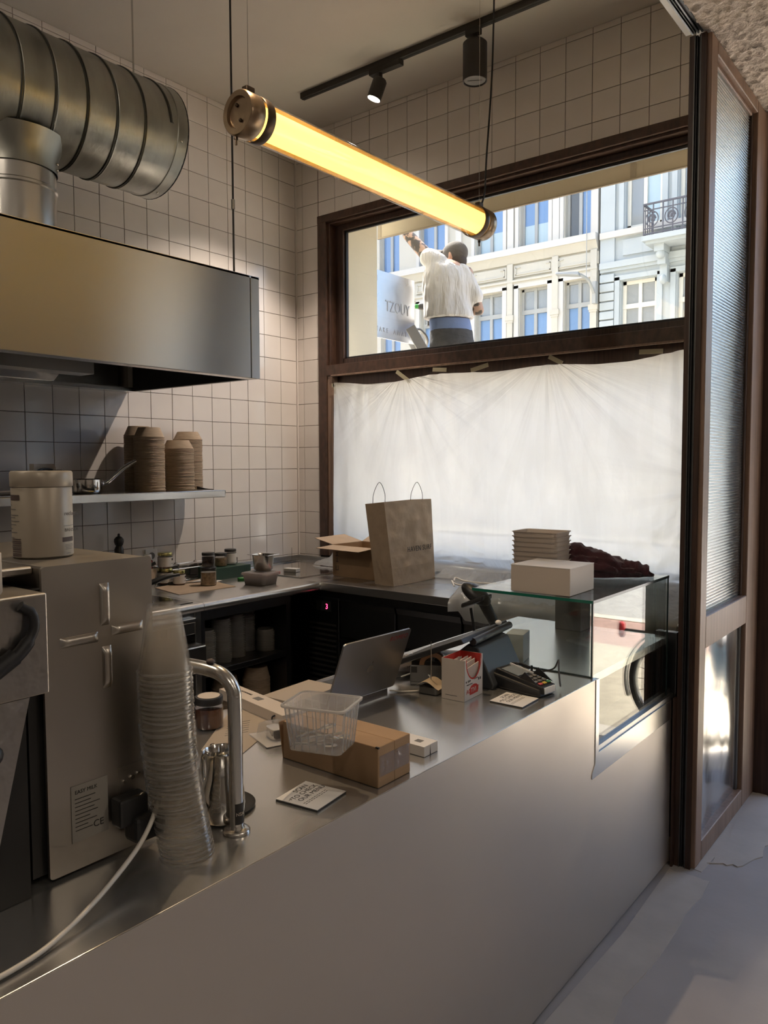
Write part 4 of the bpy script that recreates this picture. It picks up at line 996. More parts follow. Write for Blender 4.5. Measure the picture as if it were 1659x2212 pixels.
# ================================================================== WALL SHELF AND WHAT STANDS ON IT
SZ = 1.412
SH = thing('wall_shelf', 'steel wall shelf on curved brackets below the hood', 'shelf', (0, 0, SZ))
MB().box(0.0015, -3.0, -0.006, 0.40, -1.0, 0.0).box(0.385, -3.0, -0.042, 0.40, -1.0, -0.006).box(0.0015, -1.015, -0.042, 0.385, -1.0, -0.006).build('board', 'steel_satin', SH, smooth=0, bevel=0.003)
for y in (-1.03, -2.4):
    pts = [(0.006, 0.075)] + [(0.03 + 0.30 * (k / 8), 0.070 * (1 - k / 8) ** 2.2 + 0.004) for k in range(9)] + [(0.33, 0.0005), (0.006, 0.0005)]
    MB().prism(pts[::-1], 'y', y - 0.003, y + 0.003).build('bracket', 'black_metal', SH, smooth=0)
# stacks of upturned paper bowls: every bowl a thing
def bowl_mesh(r, h, name='paper_bowl', m='bowl_paper', rt=0.74):
    mb = MB().lathe([(r, 0.0), (r + 0.0025, 0.003), (r + 0.001, 0.006), (r * 0.985, 0.006), (r * rt, h - 0.004), (r * (rt - 0.03), h), (0.001, h)], 28)
    me = mb.mesh(name, 50); me.materials.append(MATS[m]); return me
_ONES = 'first second third fourth fifth sixth seventh eighth ninth tenth eleventh twelfth thirteenth fourteenth fifteenth sixteenth seventeenth eighteenth nineteenth'.split()
def ordinal(n):
    if n < 20: return _ONES[n - 1]
    t = {2: ('twentieth', 'twenty'), 3: ('thirtieth', 'thirty'), 4: ('fortieth', 'forty')}[n // 10]
    return t[0] if n % 10 == 0 else t[1] + '-' + _ONES[n % 10 - 1]
def from_top(k, n, what, where):
    j = n - k
    return 'topmost %s of the %s' % (what, where) if j == 1 else '%s %s from the top of the %s' % (ordinal(j), what, where)
def stack(me, name, label, cat, group, x, y, z, n, pitch, jit, lean=(0, 0)):
    for k in range(n):
        o = bpy.data.objects.new(name, me); COL.objects.link(o)
        t = k / max(1, n - 1)
        o.location = (x + random.uniform(-jit, jit) + lean[0] * t, y + random.uniform(-jit, jit) + lean[1] * t, z + k * pitch)
        o.rotation_euler = (random.uniform(-0.010, 0.010), random.uniform(-0.010, 0.010), random.uniform(0, 6))
        tag(o, from_top(k, n, label[0], label[1]), cat, group)
bm1 = bowl_mesh(0.079, 0.055); bm2 = bowl_mesh(0.0835, 0.050)
stack(bm1, 'paper_bowl', ('paper bowl', 'tall front shelf stack'), 'bowl', 'front tall bowl stack on the shelf', 0.305, -1.440, SZ + 0.001, 40, 0.0074, 0.0012)
stack(bm1, 'paper_bowl', ('paper bowl', 'stack behind the tall one'), 'bowl', 'rear left bowl stack on the shelf', 0.115, -1.375, SZ + 0.001, 42, 0.0074, 0.0012)
stack(bm2, 'paper_bowl', ('paper bowl', 'short front shelf stack'), 'bowl', 'front short bowl stack on the shelf', 0.300, -1.248, SZ + 0.001, 32, 0.0074, 0.0012)
stack(bm2, 'paper_bowl', ('paper bowl', 'rear stack by the bracket'), 'bowl', 'rear right bowl stack on the shelf', 0.100, -1.030, SZ + 0.001, 40, 0.0074, 0.0012)
# saucepans on the shelf
def saucepan(label, loc, r, h, rz, m='steel_polished', hm='steel_polished', hl=0.17, rise=0.10, group=None, hr=0.008):
    t = thing('saucepan', label, 'saucepan', loc, rz, group)
    MB().lathe([(0.001, 0.002), (r - 0.012, 0.0), (r - 0.004, 0.005), (r, 0.016), (r, h), (r + 0.003, h + 0.002), (r - 0.002, h + 0.002), (r - 0.002, 0.012), (0.001, 0.008)], 40).build('pan_body', m, t)
    pts = bez([(r, 0, h - 0.02), (r + 0.03, 0, h - 0.012), (r + hl * 0.6, 0, h + rise * 0.55), (r + hl, 0, h + rise)], 6)
    MB().tube(pts, [hr * (0.8 + 0.5 * math.sin(PI * min(1, k / len(pts) * 1.1))) for k in range(len(pts))], 10).build('handle', hm, t)
    MB().ell((r, 0, h - 0.02), (0.012, 0.016, 0.014), 12, 8).build('handle_root', 'steel_polished', t)
    return t
saucepan('polished steel saucepan on the shelf with its handle nearer the room', (0.285, -1.80, SZ + 0.001), 0.075, 0.070, 1.15, rise=0.095)
saucepan('polished steel saucepan on the shelf behind the front one', (0.125, -1.70, SZ + 0.001), 0.075, 0.070, 0.95, rise=0.10)
# gadgets at the left, half hidden by the tin
SL2 = thing('slicer', 'grey steel slicing attachment on the shelf behind the tin', 'kitchen tool', (0.20, -1.98, SZ + 0.001), 0.5)
MB().prism([(-0.09, 0), (0.09, 0), (0.09, 0.13), (0.075, 0.15), (-0.09, 0.15)], 'x', -0.012, 0.012).build('plate', 'steel_satin', SL2, smooth=0)
MB().tube(bez([(0.016, -0.07, 0.05), (0.016, -0.06, 0.11), (0.016, 0.0, 0.125), (0.016, 0.05, 0.12)], 6), 0.006, 8).build('slot_edge', 'black_metal', SL2)
MB().box(-0.05, 0.10, 0, 0.03, 0.115, 0.12).box(-0.03, 0.15, 0, 0.03, 0.16, 0.09).build('side_blade', 'steel_satin', SL2, smooth=0)
TR = thing('steel_tray', 'shallow steel tray lying on the far left of the shelf', 'tray', (0.24, -2.22, SZ + 0.001))
MB().box(-0.14, -0.13, 0, 0.14, 0.13, 0.004).build('base', 'steel_satin', TR, smooth=0)
MB().prism(rrect(0, 0, 0.30, 0.28, 0.03), 'z', 0.022, 0.028).build('rim', 'steel_polished', TR)

# ================================================================== THINGS ON THE WALL WORKTOP
def jar(label, loc, r, h, fill, lid, glass=True, paper=None, fillh=0.8, group=None, lidh=0.014, lines=True, rz=0.6):
    t = thing('jar', label, 'jar', loc, rz, group)
    hb = h - lidh
    MB().lathe([(0.001, 0.001), (r * 0.93, 0.0), (r, 0.005), (r, hb - 0.012), (r * 0.9, hb - 0.003), (r * 0.88, hb)], 32).build('glass', 'jar_glass', t)
    MB().lathe([(0.001, 0.003), (r * 0.92, 0.003), (r * 0.955, 0.007), (r * 0.955, hb * fillh), (0.001, hb * fillh)], 28).build('contents', fill, t)
    MB().lathe([(r * 0.97, hb - 0.002), (r * 0.98, hb), (r * 0.98, h - 0.002), (r * 0.94, h), (0.001, h)], 32).build('lid', lid, t)
    if paper:
        p = MB().lathe([(r + 0.0006, hb * 0.14), (r + 0.0006, hb * 0.86)], 32).build('paper_label', paper, t)
        if lines:
            for q, (zz, w) in enumerate(((0.66, 0.010), (0.60, 0.008), (0.36, 0.018))):
                MB().box(r + 0.0006, -w, hb * zz, r + 0.0012, w, hb * zz + (0.006 if q < 2 else 0.0018)).build('print', 'ink', p, smooth=0)
    return t
CS = tag(MB().prism([(0.33, -1.44), (0.62, -1.50), (0.64, -1.14), (0.25, -1.06)], 'z', 0, 0.003).build('cardboard_sheet', 'cardboard_pale', loc=(0, 0, ZT), smooth=0), 'flat sheet of brown cardboard under the jars on the worktop', 'cardboard')
zc = ZT + 0.0035
jar('white labelled jar with gold lid, lower left of the group', (0.265, -1.325, zc), 0.040, 0.088, 'jar_filling_brown', 'lid_gold', paper='white_card')
jar('white labelled jar with gold lid, stacked on top of another', (0.265, -1.325, zc + 0.089), 0.040, 0.088, 'jar_filling_brown', 'lid_gold', paper='white_card')
jar('smaller white labelled jar with gold lid in front of the stacked pair', (0.345, -1.292, zc), 0.034, 0.080, 'jar_filling_brown', 'lid_gold', paper='white_card')
jar('clear jar of pale dried flakes with black lid at the board edge', (0.490, -1.205, zc), 0.044, 0.100, 'jar_filling_tan', 'black_plastic', fillh=0.85)
jar('dark filled jar with black lid stacked on the flake jar', (0.490, -1.205, zc + 0.101), 0.036, 0.080, 'jar_filling_dark', 'black_plastic', fillh=0.9)
GB = thing('green_box', 'dark green carton lying behind the jars', 'box', (0.30, -0.93, ZT), 0.05)
MB().box(-0.075, -0.14, 0, 0.075, 0.14, 0.068).build('carton', 'green_paper', GB, smooth=0, bevel=0.001)
text('ii', 0.012, 'lid_gold', GB, (0.0755, 0.10, 0.028), FACE_X, 'print')
jar('jar of dried herbs with black lid standing on the green carton', (0.30, -0.960, ZT + 0.069), 0.037, 0.078, 'jar_filling_tan', 'black_plastic')
jar('white labelled jar with black lid standing on the green carton', (0.275, -0.865, ZT + 0.069), 0.036, 0.092, 'white_plastic', 'black_plastic', paper='white_card', lines=False)
tag(MB().box(-0.045, -0.016, 0, 0.045, 0.016, 0.018).build('marker_pen', 'green_plastic', loc=(0.50, -0.945, ZT), rz=1.2, bevel=0.004), 'small green plastic clip beside the food tub', 'clip')
FT = thing('food_tub', 'milky plastic food tub with red tab on the worktop', 'food container', (0.675, -0.99, ZT), 0.15)
MB().ring([[(p[0], p[1], z) for p in rrect(0, 0, w, w * 0.9, 0.02)] for w, z in ((0.135, 0.0), (0.140, 0.004), (0.158, 0.055))], caps=False).build('tub_body', 'plastic_milky', FT)
MB().prism(rrect(0, 0, 0.14, 0.125, 0.018), 'z', 0.003, 0.036).build('contents', 'ink_grey', FT)
MB().ring([[(p[0], p[1], z) for p in rrect(0, 0, w, w * 0.9, 0.022)] for w, z in ((0.172, 0.055), (0.174, 0.062), (0.168, 0.068), (0.15, 0.070))], caps=True).build('tub_lid', 'plastic_milky', FT)
MB().box(0.045, 0.06, 0.050, 0.072, 0.088, 0.066).build('red_tab', 'red_plastic', FT, bevel=0.003)
GP = thing('gastro_pan', 'small deep steel gastro pan on top of the food tub', 'steel container', (0.655, -0.95, ZT + 0.0715), 0.15)
MB().ring([[(p[0], p[1], z) for p in rrect(0, 0, w, w * 0.85, 0.03)] for w, z in ((0.085, 0.0), (0.098, 0.008), (0.112, 0.085), (0.122, 0.090))], caps=False).build('pan', 'steel_satin', GP)
MB().prism(rrect(0, 0, 0.085, 0.075, 0.03), 'z', 0.001, 0.003).build('pan_floor', 'steel_satin', GP)
MB().ring([[(p[0], p[1], z) for p in rrect(0, 0, w, w * 0.85, 0.015)] for w, z in ((0.122, 0.0905), (0.146, 0.092), (0.148, 0.090), (0.122, 0.0885))], caps=False, closed=True).build('rim', 'steel_polished', GP)
WH = thing('menu_holder', 'tiny white block with a thin upright wire on the steel plate', 'sign holder', (0.49, -0.56, ZT + 0.0065), 0.2)
MB().box(-0.045, -0.025, 0, 0.045, 0.025, 0.022).build('block', 'white_plastic', WH, smooth=0, bevel=0.002)
MB().cyl((0, 0, 0.02), (0, 0, 0.15), 0.0012, n=6).build('wire', 'steel_satin', WH)
# gastro pans set into a rack against the wall
for i, (y, lab) in enumerate(((-1.14, 'long steel gastro insert in the wire rack, nearest the jars'), (-1.00, 'long steel gastro insert in the wire rack, middle one'), (-0.86, 'long steel gastro insert in the wire rack, nearest the corner'))):
    g = thing('gastro_insert', lab, 'steel container', (0.13, y, ZT + 0.075), 0, 'gastro inserts in the rack')
    g.rotation_euler = (0, -0.12, 0)
    MB().ring([[(p[0], p[1], z) for p in rrect(0, 0, w, d, 0.02)] for w, d, z in ((0.13, 0.085, -0.06), (0.15, 0.10, 0.0), (0.185, 0.128, 0.002))], caps=False).build('pan', 'steel_satin', g)
    MB().box(-0.065, -0.04, -0.061, 0.065, 0.04, -0.058).build('pan_floor', 'steel_satin', g)
    MB().ring([[(p[0], p[1], z) for p in rrect(0, 0, w, d, 0.02)] for w, d, z in ((0.135, 0.09, 0.006), (0.10, 0.06, 0.012))], caps=True).build('dished_lid', 'steel_polished', g)
    MB().ell((-0.02, 0.0, 0.013), (0.012, 0.012, 0.010), 12, 8).build('knob', 'steel_polished', g)
RK = thing('wire_rack', 'chrome wire rack holding the steel inserts by the wall', 'rack', (0, 0, ZT))
rk = MB()
for z in (0.0045, 0.072):
    rk.tube([(0.03, -1.36, z), (0.235, -1.36, z), (0.235, -0.78, z), (0.03, -0.78, z)], 0.004, 8, closed=True)
rk.build('wire_frame', 'steel_polished', RK)
for (x, y) in ((0.235, -1.36), (0.235, -1.215), (0.235, -0.78), (0.03, -1.36), (0.03, -0.78)):
    MB().cyl((x, y, 0), (x, y, 0.10), 0.004, n=8).build('upright', 'steel_polished', RK)
tag(MB().lathe([(0.001, 0), (0.025, 0.0), (0.025, 0.045), (0.021, 0.052), (0.0205, 0.055), (0.0165, 0.062), (0.022, 0.071), (0.0265, 0.086), (0.0255, 0.100), (0.016, 0.112), (0.007, 0.116), (0.007, 0.125), (0.004, 0.131), (0.001, 0.131)], 28).build('pepper_mill', 'black_plastic', loc=(0.10, -1.505, 1.049)), 'black wooden pepper mill standing against the tiles', 'pepper mill')
CN = thing('box_stand', 'low steel box behind the coffee machine carrying the pepper mill', 'box', (0.10, -1.62, ZT + 0.001))
MB().box(-0.085, -0.16, 0, 0.085, 0.16, 0.155).build('casing', 'steel_satin', CN, smooth=0, bevel=0.004)
MB().box(0.085, -0.12, 0.03, 0.088, 0.12, 0.12).build('front_plate', 'dark_steel', CN, smooth=0)
CT = thing('bottle_caddy', 'steel caddy with a red sauce bottle behind the machine', 'caddy', (0.24, -1.43, ZT + 0.001))
MB().ring([[(p[0], p[1], z) for p in rrect(0, 0, w, w, 0.02)] for w, z in ((0.075, 0.0), (0.105, 0.10), (0.125, 0.104))], caps=False).build('caddy_pan', 'steel_satin', CT)
MB().prism(rrect(0, 0, 0.07, 0.07, 0.02), 'z', 0.0, 0.003).build('caddy_floor', 'steel_satin', CT)
SB = thing('sauce_bottle', 'small red sauce bottle standing in the steel caddy', 'bottle', (0.245, -1.425, ZT + 0.005))
MB().lathe([(0.001, 0), (0.026, 0), (0.028, 0.01), (0.028, 0.135), (0.024, 0.142), (0.001, 0.142)], 24).build('bottle', 'jar_filling_red', SB)
MB().lathe([(0.024, 0.1425), (0.024, 0.165), (0.02, 0.172), (0.001, 0.172)], 24).build('cap', 'white_plastic', SB)
SK = thing('wall_socket', 'white wall socket on the tiles behind the jars', 'socket', (0.0005, -1.235, 1.025))
MB().box(0, -0.04, -0.04, 0.010, 0.04, 0.04).build('plate', 'white_plastic', SK, smooth=0, bevel=0.003)
MB().lathe([(0.020, 0.0), (0.020, 0.006), (0.001, 0.006)], 24, (0.009, 0, 0), M=Matrix(((0, 0, 1), (1, 0, 0), (0, 1, 0)))).build('outlet', 'grey_plastic', SK)
saucepan('steel saucepan with black handle on the hob, partly behind the machine', (0.60, -1.80, ZT + 0.006), 0.10, 0.095, 1.25, m='steel_polished', hm='black_plastic', hl=0.17, rise=0.015, hr=0.011)
saucepan('steel saucepan with black handle at the back of the hob', (0.36, -1.79, ZT + 0.006), 0.085, 0.075, 0.95, m='steel_polished', hm='black_plastic', hl=0.19, rise=0.085, hr=0.011)
KN = thing('knife', 'kitchen knife lying on the cardboard sheet behind the jar', 'knife', (0.37, -1.16, zc), 1.2)
MB().prism([(-0.09, -0.008), (0.06, -0.012), (0.10, 0.010), (-0.09, 0.012)], 'z', 0.002, 0.0035).build('blade', 'steel_satin', KN, smooth=0)
MB().box(-0.19, -0.009, 0, -0.09, 0.010, 0.014).build('handle', 'black_plastic', KN, bevel=0.004)
tag(MB().prism([(-0.07, -0.05), (0.07, -0.05), (0.07, 0.05), (-0.07, 0.05)], 'z', 0, 0.0012).build('paper_slip', 'paper_white', loc=(0.37, -1.12, zc - 0.0), rz=0.4, smooth=0), 'white paper slip on the cardboard sheet behind the jars', 'paper')
# stacks of clear lids on the cabinet shelf, bowls below
lidm = MB().lathe([(0.048, 0.0), (0.052, 0.001), (0.052, 0.006), (0.046, 0.007), (0.044, 0.016), (0.001, 0.017)], 24).mesh('clear_lid', 50); lidm.materials.append(MATS['plastic_rim'])
for i, (x, y, n, lab) in enumerate(((0.78, -1.465, 20, ('clear lid', 'leftmost cabinet stack')), (0.76, -1.345, 24, ('clear lid', 'second cabinet stack from left')), (0.72, -1.215, 24, ('clear lid', 'third cabinet stack from left')), (0.66, -1.090, 30, ('clear lid', 'tallest cabinet stack')), (0.74, -1.020, 12, ('clear lid', 'short rightmost cabinet stack')))):
    stack(lidm, 'clear_lid', lab, 'bowl', 'clear lid stack %s on the cabinet shelf' % 'one two three four five'.split()[i], x, y, 0.536, n, 0.0092, 0.0015)
bm3 = bowl_mesh(0.075, 0.07, rt=0.8)
stack(bm3, 'paper_bowl', ('paper bowl', 'right stack below the cabinet shelf'), 'bowl', 'right bowl stack in the cabinet', 0.70, -1.055, 0.131, 26, 0.0098, 0.001)
stack(bm3, 'paper_bowl', ('paper bowl', 'left stack below the cabinet shelf'), 'bowl', 'left bowl stack in the cabinet', 0.66, -1.24, 0.131, 24, 0.0098, 0.001)

# ================================================================== BACK WORKTOP: OPEN CARTON AND PAPER BAG
OB = thing('open_carton', 'open brown cardboard carton on the back worktop', 'box', (0.775, -0.50, ZT + 0.001), -0.05)
w, d, h = 0.34, 0.26, 0.185
MB().box(0, 0, 0, w, 0.004, h).box(0, d - 0.004, 0, w, d, h).box(0, 0.004, 0, 0.004, d - 0.004, h).box(w - 0.004, 0.004, 0, w, d - 0.004, h).box(0.004, 0.004, 0, w - 0.004, d - 0.004, 0.004).build('carton_body', 'cardboard', OB, smooth=0)
def flap(pts, m='cardboard_pale'):
    mb = MB(); P = [Vector(p) for p in pts]; nrm = (P[1] - P[0]).cross(P[2] - P[0]).normalized() * 0.003
    mb.hexa(P + [p + nrm for p in P]); return mb.build('flap', m, OB, smooth=0)
flap([(0, 0, h), (0, -0.0, h), (w, 0, h), (w, 0, h)]) if False else None
flap([(0.0, 0.0, h), (0.0, -0.0 + d, h), (-0.155, d, h + 0.035), (-0.155, 0.0, h + 0.030)])
flap([(0.0, -0.001, h), (w, -0.001, h), (w - 0.02, -0.12, h - 0.012), (-0.02, -0.12, h - 0.010)])
flap([(0.0, d, h), (w, d, h), (w, d + 0.12, h + 0.05), (-0.0, d + 0.12, h + 0.05)])
flap([(w, 0.0, h), (w, d, h), (w + 0.012, d, h + 0.13), (w + 0.012, 0.0, h + 0.13)])
for (zz, kind) in ((0.12, 'ring'), (0.085, 'arrow'), (0.035, 'cup')):
    mk = MB()
    if kind == 'ring': mk.box(0.025, -0.0006, zz, 0.05, 0.0, zz + 0.004).box(0.025, -0.0006, zz + 0.02, 0.05, 0.0, zz + 0.024).box(0.034, -0.0006, zz, 0.040, 0.0, zz + 0.024)
    elif kind == 'arrow': mk.box(0.028, -0.0006, zz, 0.047, 0.0, zz + 0.005).box(0.035, -0.0006, zz, 0.040, 0.0, zz + 0.025)
    else: mk.box(0.026, -0.0006, zz, 0.030, 0.0, zz + 0.03).box(0.044, -0.0006, zz, 0.048, 0.0, zz + 0.03).box(0.026, -0.0006, zz, 0.048, 0.0, zz + 0.004)
    mk.build('handling_mark', 'ink_brown', OB, smooth=0)
tag(MB().prism(rrect(0, 0, 0.10, 0.012, 0.004), 'z', 0, 0.30).build('folder', 'black_plastic', loc=(1.165, -0.40, ZT + 0.001), rz=1.5, smooth=40), 'thin dark folder standing between the carton and the paper bag', 'folder')
BG = thing('paper_bag', 'tall brown paper carrier bag on the back worktop', 'bag', (1.335, -0.627, ZT + 0.001))
def bagface(p00, p10, p11, p01, nm, amp, ax, nu=22, nv=30, seed=0):
    P = [Vector(p) for p in (p00, p10, p11, p01)]
    nrm = (P[1] - P[0]).cross(P[3] - P[0]).normalized()
    def fn(u, v):
        p = (P[0].lerp(P[1], u)).lerp(P[3].lerp(P[2], u), v)
        e = min(1, 8 * u * (1 - u)) * min(1, 8 * v * (1 - v) + 0.15)
        q = Vector((u * 4 + seed, v * 5, seed))
        ridge = abs(noise.noise(q)) * 0.9 + abs(noise.noise(q * 2.1)) * 0.4
        return p + nrm * (amp * (ridge - 0.35) * e)
    return MB().grid(fn, nu, nv).build(nm, 'kraft_paper', BG, smooth=35)
B0, B1, B2, B3 = (-0.143, 0.015, 0), (0, 0, 0), (0.002, 0.390, 0), (-0.14, 0.40, 0)
T0, T1, T2, T3 = (-0.200, 0.0, 0.445), (-0.052, -0.018, 0.459), (-0.045, 0.418, 0.462), (-0.19, 0.42, 0.455)
fF = bagface(B1, B2, T2, T1, 'front_face', 0.022, 'x', seed=3)
bagface(B0, B1, T1, T0, 'side_face', 0.008, 'y', seed=9)
bagface(B3, B0, T0, T3, 'rear_face', 0.010, 'x', seed=5)
bagface(B2, B3, T3, T2, 'side_face', 0.008, 'y', seed=1)
MB().box(-0.14, 0.02, 0.001, -0.003, 0.385, 0.003).build('bag_base', 'kraft_paper', BG, smooth=0)
MB().box(0.002, 0.0, 0.100, 0.0035, 0.395, 0.1015).build('base_fold', 'cardboard_pale', BG, smooth=0)
for (x, y0, y1, lean) in ((-0.05, 0.22, 0.335, 0.0), (-0.19, 0.055, 0.165, 0.0)):
    MB().tube(bez([(x, y0, 0.42), (x, y0 + 0.008, 0.50), (x, (y0 * 0.45 + y1 * 0.55), 0.562), (x, y1 - 0.002, 0.50), (x, y1, 0.42)], 8), 0.0016, 6).build('string_handle', 'black_metal', BG)
tx = text('HAVEN SURF', 0.042, 'ink', BG, (0.004, 0.125, 0.178), FACE_X, 'lettering', extrude=0.0006, spacing=1.15)
tx.rotation_euler = (PI / 2 - 0.0, 0.0, PI / 2); tx.location = (0.0, 0.125, 0.178)
tx.rotation_euler = Euler((PI / 2, 0, PI / 2)); tx.scale = (0.85, 1, 1)

# ================================================================== SERVICE COUNTER: LEFT END
# ---- big steel machine seen from behind
MC = thing('milk_dispenser', 'tall brushed steel drinks machine seen from behind, vents in a cross', 'machine', (2.74, -3.338, ZT + 0.001))
pw, ph = 0.198, 0.498
MB().box(-0.46, 0.012, 0.012, -0.0065, pw - 0.004, ph + 0.005).build('body', 'steel_machine', MC, smooth=0, bevel=0.004)
MB().box(-0.46, -0.018, 0.012, -0.015, 0.012, ph - 0.03).build('side_body', 'black_metal', MC, smooth=0)
MB().box(-0.46, -0.20, ph - 0.010, -0.045, 0.012, ph + 0.003).build('side_top', 'steel_machine', MC, smooth=0, bevel=0.003)
pl = MB().prism([(p[0], p[1]) for p in rrect(pw / 2 + 0.002, ph / 2 + 0.006, pw, ph, 0.006, 3)], 'x', -0.006, 0.0).build('rear_plate', 'steel_machine', MC, smooth=40)
def louvre(cy, cz, L, vert):
    def fn(u, v):
        a = (u - 0.5) * 2; b = (v - 0.5) * 2
        e = max(0.0, 1 - abs(b) ** 2) ** 0.5 * max(0.0, 1 - max(0, (abs(a) - 0.62) / 0.38) ** 2)
        wdt = 0.0085
        if vert: return (0.0003 + 0.008 * e, cy + b * wdt, cz + a * L / 2)
        return (0.0003 + 0.008 * e, cy + a * L / 2, cz + b * wdt)
    return MB().grid(fn, 24, 12).build('vent_louvre', 'steel_machine', pl, smooth=70)
louvre(0.108, 0.432, 0.070, True); louvre(0.110, 0.327, 0.070, True)
louvre(0.062, 0.380, 0.066, False); louvre(0.150, 0.386, 0.060, False)
lb = MB().box(0.0004, 0.040, 0.052, 0.0012, 0.105, 0.145).build('rating_label', 'ink_grey', pl, smooth=0)
mat('label_grey', (0.30, 0.28, 0.25), 0.4); lb.data.materials[0] = MATS['label_grey']
text('EASY MILK', 0.0085, 'ink', lb, (0.0014, 0.046, 0.131), FACE_X, 'print')
text('CE', 0.016, 'ink', lb, (0.0014, 0.077, 0.066), FACE_X, 'print')
for k in range(9):
    MB().box(0.0012, 0.046, 0.122 - k * 0.0065, 0.0015, 0.046 + (0.036, 0.028, 0.044, 0.034, 0.040, 0.026, 0.038, 0.022, 0.030)[k], 0.1232 - k * 0.0065).build('print', 'ink', lb, smooth=0)
pn = MB().box(0.0004, 0.125, 0.085, 0.0020, 0.193, 0.150).build('connector_plate', 'steel_machine', pl, smooth=0)
for (y, z, r) in ((0.135, 0.125, 0.003), (0.150, 0.128, 0.004), (0.162, 0.131, 0.003)):
    MB().lathe([(r, 0), (r, 0.004), (0.0005, 0.004)], 12, (0.002, y, z), M=Matrix(((0, 0, 1), (1, 0, 0), (0, 1, 0)))).build('screw', 'steel_polished', pn)
PG = thing('power_plug', 'black angled power connector at the foot of the steel machine', 'plug', (2.745, -3.222, ZT + 0.03))
MB().box(0.0, -0.010, 0.03, 0.03, 0.045, 0.078).build('plug_body', 'black_plastic', PG, smooth=0, bevel=0.005)
MB().box(0.004, 0.010, 0.0, 0.045, 0.070, 0.045).build('plug_head', 'black_plastic', PG, smooth=0, bevel=0.008)
tag(MB().tube(bez([(2.744, -3.163, 1.018), (2.762, -3.155, 1.018), (2.790, -3.165, 0.995), (2.815, -3.215, 0.945), (2.85, -3.30, 0.915), (2.885, -3.39, 0.90), (2.905, -3.47, 0.896), (2.91, -3.62, 0.896)], 10), 0.0040, 10).build('power_cable', 'white_cable'), 'white power cable curving from the steel machine across the counter', 'cable')
# ---- tin on the machine
TN = thing('tea_tin', 'round sand coloured tin with lid on top of the steel machine', 'tin', (2.592, -3.253, ZT + ph + 0.0065), 0)
r = 0.0490
MB().lathe([(0.001, 0.001), (r - 0.003, 0.0), (r, 0.003), (r, 0.119), (r - 0.001, 0.1205)], 48).build('tin_body', 'sand_tin', TN)
MB().lathe([(r + 0.0004, 0.121), (r + 0.0014, 0.1225), (r + 0.0014, 0.145), (r - 0.001, 0.148), (0.001, 0.148)], 48).build('tin_lid', 'sand_tin', TN)
def wrap(a, z, w, h, m, nm='print'):
    """small printed patch bent round the tin: angle a, height z"""
    MB().grid(lambda u, v: ((r + 0.0004) * math.cos(a + (u - 0.5) * w / r), (r + 0.0004) * math.sin(a + (u - 0.5) * w / r), z + v * h), 6, 1).build(nm, m, TN, smooth=60)
aL, aR = -1.62, 0.38
wrap(aL + 0.05, 0.099, 0.030, 0.009, 'ink_brown')
for k, (dz, w) in enumerate(((0.090, 0.008), (0.083, 0.022), (0.073, 0.028), (0.069, 0.020), (0.063, 0.030), (0.057, 0.022), (0.050, 0.010), (0.044, 0.024), (0.035, 0.016), (0.027, 0.018), (0.0185, 0.030))):
    wrap(aL + (w - 0.034) / 2 / r * 1.0 + 0.06, dz, w, 0.0014, 'ink_grey')
for k in range(9):
    wrap(aL + 0.11, 0.004 + k * 0.0035 - 0.0, 0.026, 0.0022 if k % 3 else 0.0028, 'ink_brown', 'barcode_bar')
def letters_on_tin(s, a, z, size):
    o = text(s, size, 'ink_grey', TN, ((r + 0.0006) * math.cos(a), (r + 0.0006) * math.sin(a), z), (PI / 2, 0, a + PI / 2), 'print', extrude=0.0001)
letters_on_tin('reclamé', aR - 0.10, 0.072, 0.010); letters_on_tin('BARISTA', aR - 0.10, 0.044, 0.008)
wrap(aR + 0.10, 0.0265, 0.030, 0.008, 'ink_brown')
for dz, w in ((0.0535, 0.03), (0.021, 0.022), (0.0185, 0.024), (0.016, 0.018), (0.0135, 0.02), (0.006, 0.012)):
    wrap(aR + 0.02 + w / 2 / r * 0.5, dz, w, 0.0009, 'ink_grey')
# ---- coffee machine at the very left
CM = thing('coffee_machine', 'mirror steel coffee machine cut off at the left edge', 'coffee machine', (2.80, -3.36, ZT + 0.001))
MB().box(-0.34, -0.45, 0.325, 0.0, 0.0, 0.474).build('group_cover', 'steel_machine', CM, smooth=0, bevel=0.002)
MB().box(0.0005, -0.45, 0.328, 0.002, -0.003, 0.470).build('mirror_panel', 'steel_crumpled', CM, smooth=0)
MB().hexa([(-0.04, -0.45, 0.10), (0.0, -0.45, 0.10), (0.0, -0.085, 0.10), (-0.04, -0.085, 0.10), (-0.04, -0.45, 0.325), (0.0, -0.45, 0.325), (0.0, -0.03, 0.325), (-0.04, -0.03, 0.325)]).build('lower_panel', 'steel_crumpled', CM, smooth=0)
MB().box(-0.34, -0.45, 0.0, -0.05, -0.012, 0.325).build('machine_body', 'black_metal', CM, smooth=0)
MB().tube(bez([(0.010, -0.045, 0.462), (0.012, -0.030, 0.45), (0.013, -0.028, 0.425), (0.013, -0.050, 0.395), (0.013, -0.09, 0.372), (0.013, -0.15, 0.36)], 8), [0.0075] * 20 + [0.010] * 21, 12).build('hose_reflection', 'black_rubber', CM)  # dark curve reflected in the panel, built as a raised tube
MB().cyl((0.013, -0.056, 0.392), (0.013, -0.085, 0.375), 0.0125, n=14).build('hose_reflection_collar', 'black_rubber', CM)
MB().ell((0.016, -0.10, 0.26), (0.014, 0.022, 0.018), 14, 8).build('knob', 'black_plastic', CM)
tag(MB().lathe([(0.001, 0), (0.032, 0), (0.034, 0.004), (0.034, 0.06), (0.031, 0.06), (0.029, 0.006), (0.001, 0.006)], 28).build('espresso_cup', 'cream_card', loc=(2.748, -3.437, ZT + 0.4755)), 'cream cup on top of the coffee machine, cut by the left edge', 'cup')

